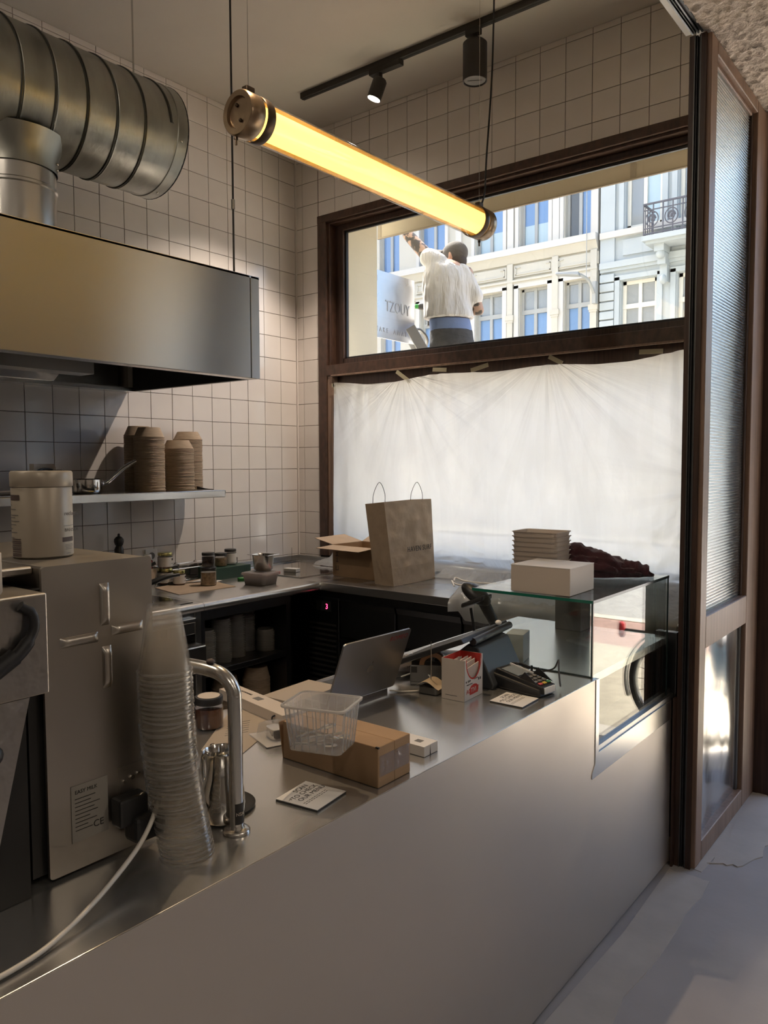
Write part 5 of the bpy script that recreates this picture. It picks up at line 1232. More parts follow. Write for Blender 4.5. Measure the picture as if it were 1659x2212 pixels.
# ---- leaning stack of clear cups, upside down
cupm = MB().lathe([(0.0445, 0.0), (0.0462, 0.0012), (0.0462, 0.0040), (0.0440, 0.0048), (0.0405, 0.030), (0.0262, 0.112), (0.0255, 0.1145), (0.0235, 0.1145), (0.0228, 0.109), (0.0005, 0.109)], 36).mesh('plastic_cup', 50)
cupm.materials.append(MATS['plastic_clear']); cupm.materials.append(MATS['cup_rim'])
for p_ in cupm.polygons:
    if p_.center.z < 0.0049: p_.material_index = 1
NC = 40
for k in range(NC):
    o = bpy.data.objects.new('plastic_cup', cupm); COL.objects.link(o)
    t = k / (NC - 1)
    bx = 2.822 - 0.020 * t - 0.010 * math.sin(t * PI); by = -3.135 - 0.024 * t - 0.004 * math.sin(t * PI)
    o.location = (bx + random.uniform(-0.0005, 0.0005), by + random.uniform(-0.0005, 0.0005), ZT + 0.001 + k * 0.00805)
    o.rotation_euler = (0.045, -0.05, random.uniform(0, 6)) if k < 30 else (0.02, -0.02, random.uniform(0, 6))
    if k < 4: o.rotation_euler = (0.0, 0.0, random.uniform(0, 6))
    tag(o, from_top(k, NC, 'clear plastic cup', 'tall leaning cup stack'), 'cup', 'stack of upturned clear cups')
# ---- beer-style tap
TP = thing('water_tap', 'bent brushed steel dispensing tap standing on the counter', 'tap', (2.833, -3.035, ZT + 0.0005))
pts = bez([(0, 0, 0.0), (0, 0, 0.08), (0, 0, 0.225), (-0.004, -0.001, 0.262), (-0.026, -0.006, 0.284), (-0.06, -0.012, 0.291), (-0.115, -0.022, 0.293)], 10)
MB().tube(pts, 0.0128, 24).build('pipe', 'steel_satin', TP)
MB().lathe([(0.0245, 0.0), (0.0245, 0.004), (0.0225, 0.0065), (0.0145, 0.0085), (0.0130, 0.0125)], 32).build('flange', 'steel_satin', TP)
MB().tube([(-0.105, -0.020, 0.288), (-0.105, -0.020, 0.255)], 0.0075, 14).build('spout', 'steel_polished', TP)
MB().ell((-0.052, -0.011, 0.306), (0.008, 0.008, 0.005), 12, 8).build('button', 'ink_brown', TP)
MB().grid(lambda u, v: (0.0131 * math.cos(-0.9 + u * 1.5), 0.0131 * math.sin(-0.9 + u * 1.5), 0.018 + v * 0.038), 10, 1).build('maker_sticker', 'ink', TP, smooth=60)
text('NSF', 0.0085, 'cream_card', TP, (0.0128 * math.cos(-0.45) - 0.0, 0.0128 * math.sin(-0.45) - 0.007, 0.036), (PI / 2, 0, PI / 2 - 0.35), 'print', extrude=0.0002).location.x += 0.0022
PT = thing('milk_pitcher', 'polished steel milk pitcher behind the tap', 'pitcher', (2.772, -3.015, ZT + 0.001), 0)
MB().lathe([(0.001, 0.002), (0.038, 0.0), (0.040, 0.003), (0.0415, 0.03), (0.039, 0.055), (0.030, 0.082), (0.0295, 0.100), (0.033, 0.122), (0.0355, 0.128), (0.0335, 0.126), (0.028, 0.100), (0.028, 0.086), (0.036, 0.055), (0.038, 0.02), (0.001, 0.006)], 40).build('pitcher_body', 'steel_polished', PT)
MB().prism([(0.026, -0.010), (0.052, 0.0), (0.026, 0.010)], 'z', 0.112, 0.130).build('spout', 'steel_polished', PT, smooth=0)
MB().tube(bez([(-0.033, 0.004, 0.112), (-0.062, 0.006, 0.10), (-0.064, 0.006, 0.06), (-0.040, 0.004, 0.035)], 6), 0.0045, 10).build('handle', 'steel_polished', PT)
TY = tag(MB().lathe([(0.001, 0.0), (0.062, 0.0), (0.068, 0.004), (0.068, 0.0055), (0.060, 0.0025), (0.001, 0.0025)], 40).build('drip_tray', 'black_metal', loc=(2.727, -2.985, ZT + 0.0005)), 'round black drip tray under the milk pitcher', 'tray')
PT.location.z = ZT + 0.0035
BJ = jar('brown jar with black lid beyond the tap', (2.345, -2.702, ZT + 0.001), 0.036, 0.080, 'jar_filling_brown', 'black_plastic', lidh=0.016)
MB().prism([(p[0], p[1]) for p in rrect(0, 0, 0.055, 0.055, 0.026, 6)], 'z', 0.0802, 0.0808).build('lid_sticker', 'cream_card', BJ)
# ---- printed sheets and blister pack
PS = thing('printed_sheet', 'long printed paper sheet lying on the counter behind the tap', 'paper', (2.44, -2.665, ZT + 0.0005), 0)
MB().prism([(-0.235, 0.19), (0.02, -0.155), (0.128, -0.145), (0.02, 0.098)], 'z', 0, 0.001).build('sheet', 'kraft_sheet', PS, smooth=0)
text('K', 0.045, 'ink_red', PS, (0.055, -0.118, 0.0012), (0, 0, 1.25), 'print'); text('c', 0.034, 'ink', PS, (0.018, -0.125, 0.0012), (0, 0, 1.2), 'print')
for k in range(6):
    MB().box(-0.03, -0.0012, 0.0010, 0.03, 0.0012, 0.0014).build('print', 'ink_grey', PS, smooth=0, loc=(0.0 - k * 0.012, -0.03 + k * 0.012, 0.0), rz=1.2)
BL = thing('blister_pack', 'clear plastic blister pack with a chrome gadget inside', 'package', (2.535, -2.655, ZT + 0.0016), -0.35)
MB().box(-0.055, -0.045, 0, 0.055, 0.045, 0.0012).build('backing_card', 'white_card', BL, smooth=0)
MB().ring([[(p[0], p[1], z) for p in rrect(0, 0, w, d, 0.012)] for w, d, z in ((0.118, 0.098, 0.001), (0.085, 0.070, 0.004), (0.078, 0.062, 0.030), (0.055, 0.042, 0.036))], caps=True).build('clear_shell', 'plastic_tub', BL)
MB().prism(rrect(0.0, 0.0, 0.048, 0.034, 0.012), 'z', 0.002, 0.026).build('gadget', 'steel_polished', BL)
MB().prism([(p[0], p[1] + 0.016) for p in rrect(0.0, 0.0, 0.030, 0.020, 0.006)], 'x', 0.024, 0.028).build('socket_face', 'black_plastic', BL)
for dy in (-0.006, 0.006): MB().box(0.028, dy - 0.002, 0.012, 0.0285, dy + 0.002, 0.019).build('slot', 'ink', BL, smooth=0)
tag(MB().tube(bez([(2.452, -2.585, ZT + 0.003), (2.452, -2.585, ZT + 0.018), (2.470, -2.572, ZT + 0.024), (2.486, -2.560, ZT + 0.022), (2.488, -2.558, ZT + 0.003)], 5), 0.0022, 8).tube([(2.474, -2.568, ZT + 0.003), (2.474, -2.568, ZT + 0.024)], 0.002, 6).build('wire_clip', 'black_plastic'), 'small black clip standing on the paper behind the blister pack', 'clip')
LW = thing('long_carton', 'long flat white carton along the counter behind the tub', 'box', (2.34, -2.53, ZT + 0.0012), -0.18)
MB().box(-0.16, -0.03, 0, 0.16, 0.03, 0.028).build('carton', 'cream_card', LW, smooth=0, bevel=0.001)
text('ACCESSORIES', 0.009, 'ink', LW, (-0.10, 0.004, 0.0283), (0, 0, 0), 'print'); MB().box(-0.02, -0.008, 0.028, 0.01, 0.012, 0.0284).build('print', 'ink_grey', LW, smooth=0)
# ---- cardboard box, tub on top, small box, menu cards
CB = thing('cardboard_carton', 'closed brown cardboard box sealed with clear tape on the counter', 'box', (2.643, -2.733, ZT + 0.0005))
MB().box(0, 0, 0, 0.275, 0.055, 0.085).box(0, 0.0555, 0, 0.275, 0.110, 0.085).build('carton', 'cardboard', CB, smooth=0, bevel=0.0015)
MB().hexa([(-0.002, 0.0, 0.0), (0, 0.0, 0.0), (0, 0.108, 0.0), (-0.002, 0.108, 0.0), (-0.014, 0.0, 0.08), (-0.012, 0.0, 0.08), (-0.012, 0.108, 0.08), (-0.014, 0.108, 0.08)]).build('end_flap', 'cardboard', CB, smooth=0)
MB().box(0.268, 0.0, 0.082, 0.276, 0.004, 0.0855).build('dark_slot', 'black_metal', CB, smooth=0)
MB().box(0.2753, 0.004, 0.022, 0.2758, 0.106, 0.066).build('tape', 'tape_clear', CB, smooth=0)
TBx, TBy, TBz = 2.822, -2.795, ZT + 0.0865
TB = thing('cutlery_tub', 'clear ribbed plastic tub of cutlery on the cardboard box', 'tub', (TBx, TBy, TBz), 0.33)
def rr3(w, d, rad, z, n=5): return [(p[0], p[1], z) for p in rrect(0, 0, w, d, rad, n)]
MB().ring([rr3(0.112, 0.088, 0.012, 0.0), rr3(0.114, 0.090, 0.013, 0.003), rr3(0.132, 0.106, 0.014, 0.090)], caps=False).build('tub_wall', 'plastic_tub', TB)
MB().prism(rrect(0, 0, 0.112, 0.088, 0.012), 'z', 0.0, 0.0012).build('tub_floor', 'plastic_tub', TB)
MB().ring([rr3(0.133, 0.107, 0.014, 0.090), rr3(0.142, 0.116, 0.016, 0.0895), rr3(0.143, 0.117, 0.016, 0.0935), rr3(0.134, 0.108, 0.014, 0.0945)], closed=True, caps=False).build('rim', 'plastic_tub_rib', TB)
MB().prism(rrect(0, 0, 0.134, 0.108, 0.014), 'z', 0.0925, 0.0935).build('lid', 'plastic_tub', TB)
for s in (-1, 1):
    for k in range(6):
        u = -0.045 + k * 0.018
        MB().beam((u * 0.9, s * 0.0455, 0.004), (u * 1.1, s * 0.0535, 0.089), 0.0016, 0.0012, (0, 1, 0)).build('rib', 'plastic_tub_rib', TB, smooth=0)
    for k in range(5):
        u = -0.034 + k * 0.017
        MB().beam((s * 0.0575, u * 0.9, 0.004), (s * 0.0665, u * 1.1, 0.089), 0.0016, 0.0012, (1, 0, 0)).build('rib', 'plastic_tub_rib', TB, smooth=0)
def spoon(label, loc, rz, tilt, cat='spoon', fork=False):
    t = thing('spoon' if not fork else 'fork', label, cat, loc, rz, 'cutlery in the tub')
    t.rotation_euler = (0, tilt, rz)
    MB().tube([(-0.05, 0, 0), (-0.02, 0, 0.002), (0.012, 0, 0.001)], [0.0032, 0.0022, 0.0018], 6).build('handle', 'steel_polished', t)
    if not fork: MB().ell((0.026, 0, 0.001), (0.017, 0.011, 0.0028), 14, 8).build('bowl', 'steel_polished', t)
    else:
        for d in (-0.005, -0.0017, 0.0017, 0.005): MB().tube([(0.010, d * 0.6, 0.001), (0.034, d, 0.002)], 0.0011, 6).build('tine', 'steel_polished', t)
for i, (dx, dy, dz, rz, tl, fk, lab) in enumerate(((0.0, -0.018, 0.007, 0.2, 0.0, False, 'steel spoon lying lowest in the plastic tub'), (0.012, 0.012, 0.012, 0.75, -0.05, False, 'steel spoon lying across the others in the tub'), (-0.008, 0.002, 0.019, -0.1, 0.05, False, 'steel spoon in the middle of the tub pile'), (0.016, -0.006, 0.026, 0.5, -0.08, True, 'steel fork lying on the spoons in the tub'), (-0.004, -0.010, 0.034, 0.95, -0.10, False, 'steel spoon lying highest in the plastic tub'))):
    spoon(lab, (TBx + dx, TBy + dy, TBz + dz), 0.33 + rz, tl, 'cutlery', fk)
SWB = thing('small_carton', 'small flat white carton beside the cardboard box', 'box', (2.852, -2.515, ZT + 0.0005), 0.0)
MB().box(-0.068, -0.022, 0, 0.042, 0.032, 0.024).build('carton', 'white_card', SWB, smooth=0, bevel=0.001)
MB().box(0.0, -0.004, 0.0238, 0.018, 0.012, 0.0243).build('print', 'ink_grey', SWB, smooth=0)
MB().prism([(0.000, 0.0), (0.004, 0.0), (0.002, 0.022)], 'x', 0.042, 0.0424).build('flap_gap', 'ink', SWB, smooth=0)
def menu_card(label, c, rz):
    t = thing('menu_card', label, 'card', (c[0], c[1], ZT + 0.0003), rz, 'menu cards on the counter')
    MB().box(-0.05, -0.05, 0, 0.05, 0.05, 0.0035).build('core', 'ink', t, smooth=0)
    MB().box(-0.05, -0.05, 0.0035, 0.05, 0.05, 0.0046).build('top_face', 'white_card', t, smooth=0)
    R90 = (0, 0, PI / 2)
    for (s, x, y) in (('SCAN', -0.031, -0.008), ('TO CHECK', -0.015, -0.036), ('OUR MENU', 0.001, -0.034)):
        text(s, 0.0165, 'ink', t, (x, y, 0.0048), R90, 'lettering', extrude=0.0001, sx=0.98)
    MB().box(-0.0225, -0.044, 0.0046, -0.0215, -0.036, 0.0049).box(-0.025, -0.039, 0.0046, -0.019, -0.0375, 0.0049).build('arrow', 'ink', t, smooth=0)
    for k in range(2):
        for j in range(9):
            MB().box(0.010 + k * 0.005, -0.040 + j * 0.0085, 0.0046, 0.0117 + k * 0.005, -0.0345 + j * 0.0085, 0.0049).build('small_print', 'ink_grey', t, smooth=0)
menu_card('square menu card lying in front of the cardboard box', (2.8375, -2.8455), 0.14)
menu_card('square menu card lying below the card terminal', (2.848, -2.038), 0.03)

# ================================================================== SERVICE COUNTER: TILL AREA
LP = thing('laptop', 'open grey laptop seen from behind on the counter', 'laptop', (2.5075, -2.298, ZT + 0.0005), -0.05)
MB().prism([(p[0] - 0.105, p[1]) for p in rrect(0, 0, 0.212, 0.235, 0.01)], 'z', 0.0, 0.011).build('base', 'anodised_grey', LP)
MB().box(-0.19, -0.10, 0.011, -0.03, 0.10, 0.0115).build('keyboard', 'black_plastic', LP, smooth=0)
tilt = 0.36
lidM = Matrix.Rotation(tilt, 3, 'Y')
ld = MB()
P = rrect(0, 0.098, 0.276, 0.192, 0.009)
ld.add([lidM @ Vector((-0.0025, p[0] , p[1])) for p in P] + [lidM @ Vector((0.0025, p[0], p[1])) for p in P],
       [tuple(range(len(P) - 1, -1, -1)), tuple(range(len(P), 2 * len(P)))] + [(k, (k + 1) % len(P), len(P) + (k + 1) % len(P), len(P) + k) for k in range(len(P))])
lid = ld.build('lid', 'anodised_grey', LP, loc=(0, -0.0, 0.012))
lg = bpy.data.objects.new('emblem_base', None)
# emblem: bitten apple outline as a flat plate
ap = []
for k in range(40):
    a = 2 * PI * k / 40
    rr = 0.0135 * (1 + 0.10 * math.cos(2 * a) * 0.6 - 0.13 * math.exp(-((a - PI / 2) / 0.35) ** 2) - 0.10 * math.exp(-((a - 1.5 * PI) / 0.3) ** 2))
    bite = 0.42 * math.exp(-((a if a < PI else a - 2 * PI) - 0.12) ** 2 / 0.09)
    ap.append((rr * math.cos(a) * (1 - bite), rr * math.sin(a) * 1.05))
mat('emblem_silver', (0.42, 0.42, 0.43), 0.25, 1.0)
bpy.data.objects.remove(lg)
def on_lid(mb_pts, nm, m):
    n = len(mb_pts)
    V = [lidM @ Vector((0.0028, p[0], p[1] + 0.098)) for p in mb_pts] + [lidM @ Vector((0.0033, p[0], p[1] + 0.098)) for p in mb_pts]
    MB().add(V, [tuple(range(n - 1, -1, -1)), tuple(range(n, 2 * n))] + [(k, (k + 1) % n, n + (k + 1) % n, n + k) for k in range(n)]).build(nm, m, lid, smooth=0)
on_lid([(p[0], p[1] - 0.006) for p in ap], 'emblem', 'emblem_silver')
on_lid([(0.001, 0.010), (0.005, 0.013), (0.006, 0.018), (0.002, 0.015)], 'emblem_leaf', 'emblem_silver')
tr_ = text('ROMEO', 0.020, 'sticker_red', lid, lidM @ Vector((0.0032, 0.062, 0.182)), (PI / 2, 0, PI / 2), 'sticker_lettering', extrude=0.0002, spacing=1.15, shear=0.2)
tr_.rotation_euler = (lidM @ Euler((PI / 2, 0, PI / 2)).to_matrix()).to_euler(); tr_.location = lidM @ Vector((0.0030, 0.050, 0.168))
tag(MB().tube(bez([(2.52, -2.185, ZT + 0.006), (2.56, -2.16, ZT + 0.004), (2.60, -2.10, ZT + 0.006), (2.575, -2.06, ZT + 0.03), (2.53, -2.06, ZT + 0.035), (2.49, -2.09, ZT + 0.02)], 8), 0.0022, 8).build('charging_cable', 'white_cable'), 'white charging cable plugged into the laptop', 'cable')
tag(MB().tube(bez([(2.44, -2.00, ZT + 0.004), (2.46, -1.96, ZT + 0.05), (2.50, -1.93, ZT + 0.085), (2.53, -1.95, ZT + 0.075), (2.52, -2.00, ZT + 0.03), (2.50, -2.04, ZT + 0.004)], 8), 0.0020, 8).build('charging_cable', 'white_cable'), 'white cable looping up behind the tape dispenser', 'cable')
LW2 = tag(MB().box(-0.06, -0.10, 0, 0.06, 0.10, 0.012).build('paper_pad', 'kraft_sheet', loc=(2.335, -2.36, ZT + 0.0005), rz=0.05, smooth=0, bevel=0.001), 'flat pale carton at the inner edge of the counter behind the laptop', 'box')
# tape dispenser
TD = thing('tape_dispenser', 'grey parcel tape dispenser with a brown roll', 'tape dispenser', (2.555, -2.035, ZT + 0.0005), 0.55)
MB().box(-0.055, -0.028, 0, 0.065, 0.028, 0.012).box(-0.055, -0.028, 0.012, 0.065, -0.022, 0.060).box(-0.055, 0.022, 0.012, 0.065, 0.028, 0.060).box(-0.055, -0.022, 0.012, -0.050, 0.022, 0.045).build('housing', 'grey_plastic', TD, smooth=0, bevel=0.002)
MB().box(-0.052, -0.0285, 0.038, -0.034, -0.0275, 0.056).build('cutter_slot', 'ink', TD, smooth=0)
MB().lathe([(0.026, -0.020), (0.040, -0.020), (0.0405, -0.018), (0.0405, 0.018), (0.040, 0.020), (0.026, 0.020), (0.026, -0.020)], 40, (0.012, 0.0, 0.058), M=Matrix(((1, 0, 0), (0, 0, 1), (0, 1, 0)))).build('tape_roll', 'tape_tan', TD)
# bill spike
SPK = thing('bill_spike', 'metal bill spike with a curled receipt on it', 'bill spike', (2.618, -2.115, ZT + 0.0005), 0.1)
MB().prism(rrect(0, 0, 0.060, 0.042, 0.008), 'z', 0, 0.020).build('base', 'grey_plastic', SPK, bevel=0.002)
MB().tube(bez([(0, 0, 0.02), (0.001, 0, 0.09), (-0.002, 0.004, 0.150)], 5), [0.0016] * 9 + [0.0014, 0.0006], 8).build('spike', 'steel_satin', SPK)
MB().grid(lambda u, v: ((u - 0.5) * 0.075, (v - 0.5) * 0.055 + 0.004 * u, 0.027 + 0.010 * math.cos((u - 0.45) * 5.0) + 0.003 * v), 14, 4).build('receipt', 'receipt', SPK, smooth=60)
# box of sachets
AB = thing('sachet_box', 'white and red display box filled with sachets', 'box', (2.671, -2.138, ZT + 0.0005), 0.06)
w, d, h = 0.074, 0.107, 0.116
MB().box(0, 0, 0, w, 0.0012, h).box(0, d - 0.0012, 0, w, d, h).box(0, 0.0012, 0, 0.0012, d - 0.0012, h).box(0.0012, 0.0012, 0, w - 0.0012, d - 0.0012, 0.0012).build('carton', 'cream_card', AB, smooth=0)
arc = [(0.0, 0.0), (d, 0.0), (d, h)] + [(d / 2 + 0.043 * math.cos(a), h - 0.058 * math.sin(a)) for a in [PI * k / 16 for k in range(17)]] + [(0.0, h)]
fr = MB().prism([(p[0], p[1]) for p in arc], 'x', w - 0.0012, w).build('front_panel', 'white_card', AB, smooth=0)
MB().prism([(d / 2 + 0.043 * math.cos(a), h - 0.058 * math.sin(a)) for a in [PI * k / 16 for k in range(17)]] + [(d / 2 - 0.047 * math.cos(a), h - 0.0625 * math.sin(a)) for a in [PI * k / 16 for k in range(17)]], 'x', w - 0.0010, w + 0.0002).build('red_border', 'ink_red', AB, smooth=0)
MB().box(0.0013, 0.0013, 0.05, 0.0018, d - 0.0013, h).box(0.0013, d - 0.0018, 0.05, w - 0.002, d - 0.0013, h).build('red_lining', 'ink_red', AB, smooth=0)
text('ACTIVIST', 0.0185, 'ink_red', fr, (w + 0.0003, 0.010, 0.018), FACE_X, 'lettering', extrude=0.0002, sx=0.98)
MB().prism([(0.030 + 0.0, 0.012), (0.078, 0.012), (0.080, 0.030), (0.070, 0.037), (0.054, 0.040), (0.038, 0.037), (0.029, 0.030)], 'x', w, w + 0.0002).build('red_badge', 'ink_red', fr, smooth=0)
text('TIVI', 0.0185, 'white_card', fr, (w + 0.0006, 0.036, 0.018), FACE_X, 'lettering', extrude=0.0002, sx=0.98)
text('850+', 0.009, 'ink', fr, (w + 0.0003, 0.018, 0.050), FACE_X, 'lettering', extrude=0.0002)
MB().prism([(0.010 + 0.003 * math.cos(2*PI*k/12), 0.053 + 0.003 * math.sin(2*PI*k/12)) for k in range(12)], 'x', w, w + 0.0003).build('dot', 'ink_brown', fr, smooth=0)
text('Manuka Honey', 0.0055, 'ink', fr, (w + 0.0003, 0.012, 0.042), FACE_X, 'lettering', extrude=0.0002); text('LOZENGES', 0.005, 'ink_grey', fr, (w + 0.0003, 0.055, 0.052), FACE_X, 'lettering', extrude=0.0002)
MB().box(w, 0.080, 0.045, w + 0.0003, 0.086, 0.052).box(w, 0.090, 0.045, w + 0.0003, 0.096, 0.052).build('icon', 'ink', fr, smooth=0)
MB().box(0.012, -0.0004, 0.012, 0.050, 0.0, 0.0135).build('small_print', 'ink_grey', AB, smooth=0)
for k in range(9):
    s = thing('tea_sachet', ('tea sachet %s in the sachet box' % ('nearest the front opening', 'second from the front', 'third from the front', 'fourth from the front', 'in the middle', 'fourth from the rear', 'third from the rear', 'second from the rear', 'at the rear wall')[k]), 'sachet', (2.671, -2.138, ZT + 0.0018), 0.06, 'sachets in the box')
    xx = 0.064 - k * 0.0072; tl = random.uniform(-0.05, 0.10); dz = random.uniform(-0.004, 0.010)
    s.location = Vector((2.671, -2.138, ZT + 0.0018)) + Matrix.Rotation(0.06, 3, 'Z') @ Vector((xx, 0.0, 0.0))
    y0 = 0.008 + random.uniform(0, 0.012)
    MB().hexa([(-0.0015, y0, 0.0), (0.0015, y0, 0.0), (0.0015, y0 + 0.075, 0.0), (-0.0015, y0 + 0.075, 0.0), (-0.001 + tl * 0.05, y0, 0.090 + dz), (0.001 + tl * 0.05, y0, 0.090 + dz), (0.001 + tl * 0.05, y0 + 0.075, 0.098 + dz), (-0.001 + tl * 0.05, y0 + 0.075, 0.098 + dz)]).build('sachet', 'tea_paper', s, smooth=0)
    MB().prism([(y0 + 0.035 + 0.011 * math.cos(2*PI*q/14), 0.062 + dz + 0.013 * math.sin(2*PI*q/14)) for q in range(14)], 'x', 0.0018, 0.0022).build('red_print', 'ink_red', s, smooth=0)
# till
PO = thing('till_terminal', 'dark grey till terminal with sloping screen seen from behind', 'till', (2.66, -1.875, ZT + 0.0005), 0.10)
prof = [(-0.10, 0.0), (0.075, 0.0), (0.080, 0.012), (0.028, 0.118), (-0.004, 0.128), (-0.10, 0.05)]
MB().prism(prof, 'y', -0.118, 0.105).build('housing', 'dark_grey_plastic', PO, smooth=0, bevel=0.004)
MB().hexa([(-0.245, -0.20, 0.052), (-0.235, -0.20, 0.038), (-0.235, 0.125, 0.038), (-0.245, 0.125, 0.052), (0.012, -0.20, 0.160), (0.022, -0.20, 0.146), (0.022, 0.125, 0.146), (0.012, 0.125, 0.160)]).build('screen', 'black_plastic', PO, smooth=0, bevel=0.003)
MB().tube([(0.020, -0.135, 0.140), (0.022, 0.125, 0.145)], 0.0115, 14).build('screen_edge', 'black_plastic', PO)
text('uniwell', 0.016, 'grey_plastic', PO, (0.068, 0.035, 0.034), (PI / 2 - 0.0, 0, PI / 2), 'lettering').rotation_euler = (Matrix.Rotation(-0.455, 3, 'Y') @ Euler((PI / 2, 0, PI / 2)).to_matrix()).to_euler()
MB().ell((0.02, 0.045, 0.166), (0.010, 0.012, 0.008), 12, 8).build('knob', 'white_plastic', PO)
# hand scanner on its stand
SCN = thing('barcode_scanner', 'black handheld barcode scanner resting on a stand behind the till', 'scanner', (2.49, -1.655, ZT + 0.0005), 0.0)
MB().prism(rrect(0, 0, 0.09, 0.07, 0.03), 'z', 0, 0.012).build('stand_base', 'black_plastic', SCN)
MB().tube(bez([(0, 0.0, 0.01), (-0.006, -0.004, 0.08), (-0.018, -0.010, 0.165)], 5), [0.006] * 6 + [0.005] * 5, 10).build('stand_neck', 'black_plastic', SCN)
MB().ring([[(-0.04 + 0.0, -0.042, 0.165 + dz), (-0.04, 0.030, 0.165 + dz), (0.045, 0.030, 0.200 + dz), (0.045, -0.042, 0.200 + dz)] for dz in (0.0, 0.018)]).build('cradle', 'black_plastic', SCN, smooth=0, bevel=0.006)
q = Matrix.Rotation(0.5, 3, 'Y')
hd = MB().ell((0.0, -0.005, 0.215), (0.062, 0.036, 0.028), 20, 12, q)
hd.cap((0.020, -0.002, 0.205), (0.055, 0.025, 0.115), 0.021, 0.017, 16); hd.cap((0.055, 0.025, 0.115), (0.066, 0.034, 0.085), 0.017, 0.015, 16)
hd.build('scanner_body', 'black_plastic', SCN)
MB().tube(bez([(0.066, 0.034, 0.075), (0.078, 0.042, 0.05), (0.085, 0.06, 0.01)], 6), 0.003, 8).build('scanner_cable', 'black_rubber', SCN)
# paper stack, envelopes behind
for i, (x, y, z, sx, sy, h, rz, m, lab) in enumerate(((2.628, -1.615, 0.0, 0.03, 0.045, 0.094, 0.25, 'paper_white', 'tall block of white till receipts behind the till'), (2.435, -1.90, 0.0, 0.055, 0.08, 0.010, 0.3, 'tan_envelope', 'tan envelope on the papers behind the tape dispenser'), (2.405, -2.01, 0.0, 0.05, 0.06, 0.020, -0.3, 'paper_white', 'small stack of white papers behind the tape dispenser'), (2.46, -1.80, 0.0, 0.06, 0.05, 0.030, 0.5, 'ink_grey', 'folded grey printed paper beside the till screen'))):
    tag(MB().box(-sx, -sy, 0, sx, sy, h).build('paper_stack', m, loc=(x, y, ZT + 0.0005 + z), rz=rz, smooth=0, bevel=0.001), lab, 'paper')
def crumple(u, v):
    a = Vector((u * 3.2, v * 3.2, 5)); n_ = noise.noise(a) * 0.5 + abs(noise.noise(a * 2.3)) * 0.8
    e = min(1, 5 * u * (1 - u)) * min(1, 5 * v * (1 - v))
    return ((u - 0.5) * 0.13, (v - 0.5) * 0.11, 0.002 + 0.055 * e * (0.35 + n_))
tag(MB().grid(crumple, 22, 22).build('crumpled_wrap', 'plastic_milky', loc=(2.475, -1.985, ZT + 0.021), rz=0.4, smooth=30), 'crumpled plastic wrap on the papers behind the tape dispenser', 'plastic wrap')
# card terminal
TE = thing('card_terminal', 'black card payment terminal in its cradle', 'card terminal', (2.815, -1.925, ZT + 0.0005), -0.13)
MB().hexa([(-0.085, -0.040, 0.0), (0.085, -0.040, 0.0), (0.085, 0.040, 0.0), (-0.085, 0.040, 0.0), (-0.088, -0.042, 0.045), (0.085, -0.040, 0.022), (0.085, 0.040, 0.022), (-0.088, 0.042, 0.045)]).build('cradle', 'black_plastic', TE, smooth=0, bevel=0.006)
MB().hexa([(-0.075, -0.034, 0.035), (0.092, -0.032, 0.008), (0.092, 0.032, 0.008), (-0.075, 0.034, 0.035), (-0.075, -0.034, 0.058), (0.090, -0.032, 0.030), (0.090, 0.032, 0.030), (-0.075, 0.034, 0.058)]).build('terminal_body', 'black_plastic', TE, smooth=0, bevel=0.003)
mt = Matrix.Rotation(0.167, 3, 'Y')
MB().obox((-0.028, 0, 0.0516), (0.062, 0.054, 0.002), mt).build('screen', 'screen_grey', TE, smooth=0)
MB().obox((-0.028, 0.031, 0.0525), (0.085, 0.003, 0.006), mt).obox((-0.035, 0.0315, 0.056), (0.02, 0.002, 0.003), mt).build('paper_slot', 'white_plastic', TE, smooth=0)
MB().prism([(0.012, 0.044), (0.075, 0.034), (0.030, 0.064)], 'y', -0.0345, -0.0325).prism([(0.012, 0.044), (0.080, 0.034), (0.030, 0.066)], 'y', 0.0325, 0.0345).build('privacy_shield', 'black_plastic', TE, smooth=0)
for i in range(4):
    for j in range(3):
        km = 'grey_plastic' if i < 3 else ('key_red', 'key_yellow', 'key_green')[j]
        x = 0.026 + i * 0.016; y = -0.020 + j * 0.020
        MB().obox((x, y, 0.0535 - (x + 0.028) * 0.168 - 0.0005), (0.010, 0.014, 0.0022), mt).build('key', km, TE, smooth=0)
MB().box(0.090, -0.026, 0.010, 0.0935, 0.026, 0.028).build('front_strip', 'white_plastic', TE, smooth=0)
for x in (-0.045, 0.005): MB().cyl((x, 0.036, 0.050), (x, 0.036, 0.066), 0.0035, n=8).build('peg', 'black_plastic', TE)
tag(MB().tube(bez([(2.735, -1.895, ZT + 0.03), (2.70, -1.87, ZT + 0.045), (2.70, -1.83, ZT + 0.04), (2.75, -1.82, ZT + 0.045), (2.80, -1.86, ZT + 0.05)], 8), 0.0045, 8).build('terminal_cable', 'black_rubber'), 'black cable lying over the card terminal', 'cable')
tag(MB().tube(bez([(2.72, -1.77, ZT + 0.010), (2.77, -1.745, ZT + 0.008), (2.83, -1.76, ZT + 0.03), (2.865, -1.80, ZT + 0.068), (2.875, -1.815, ZT + 0.072), (2.885, -1.835, ZT + 0.05), (2.905, -1.865, ZT + 0.012)], 8), 0.0026, 8).build('terminal_cable', 'black_rubber'), 'thin black cable arching between the till and the card terminal', 'cable')

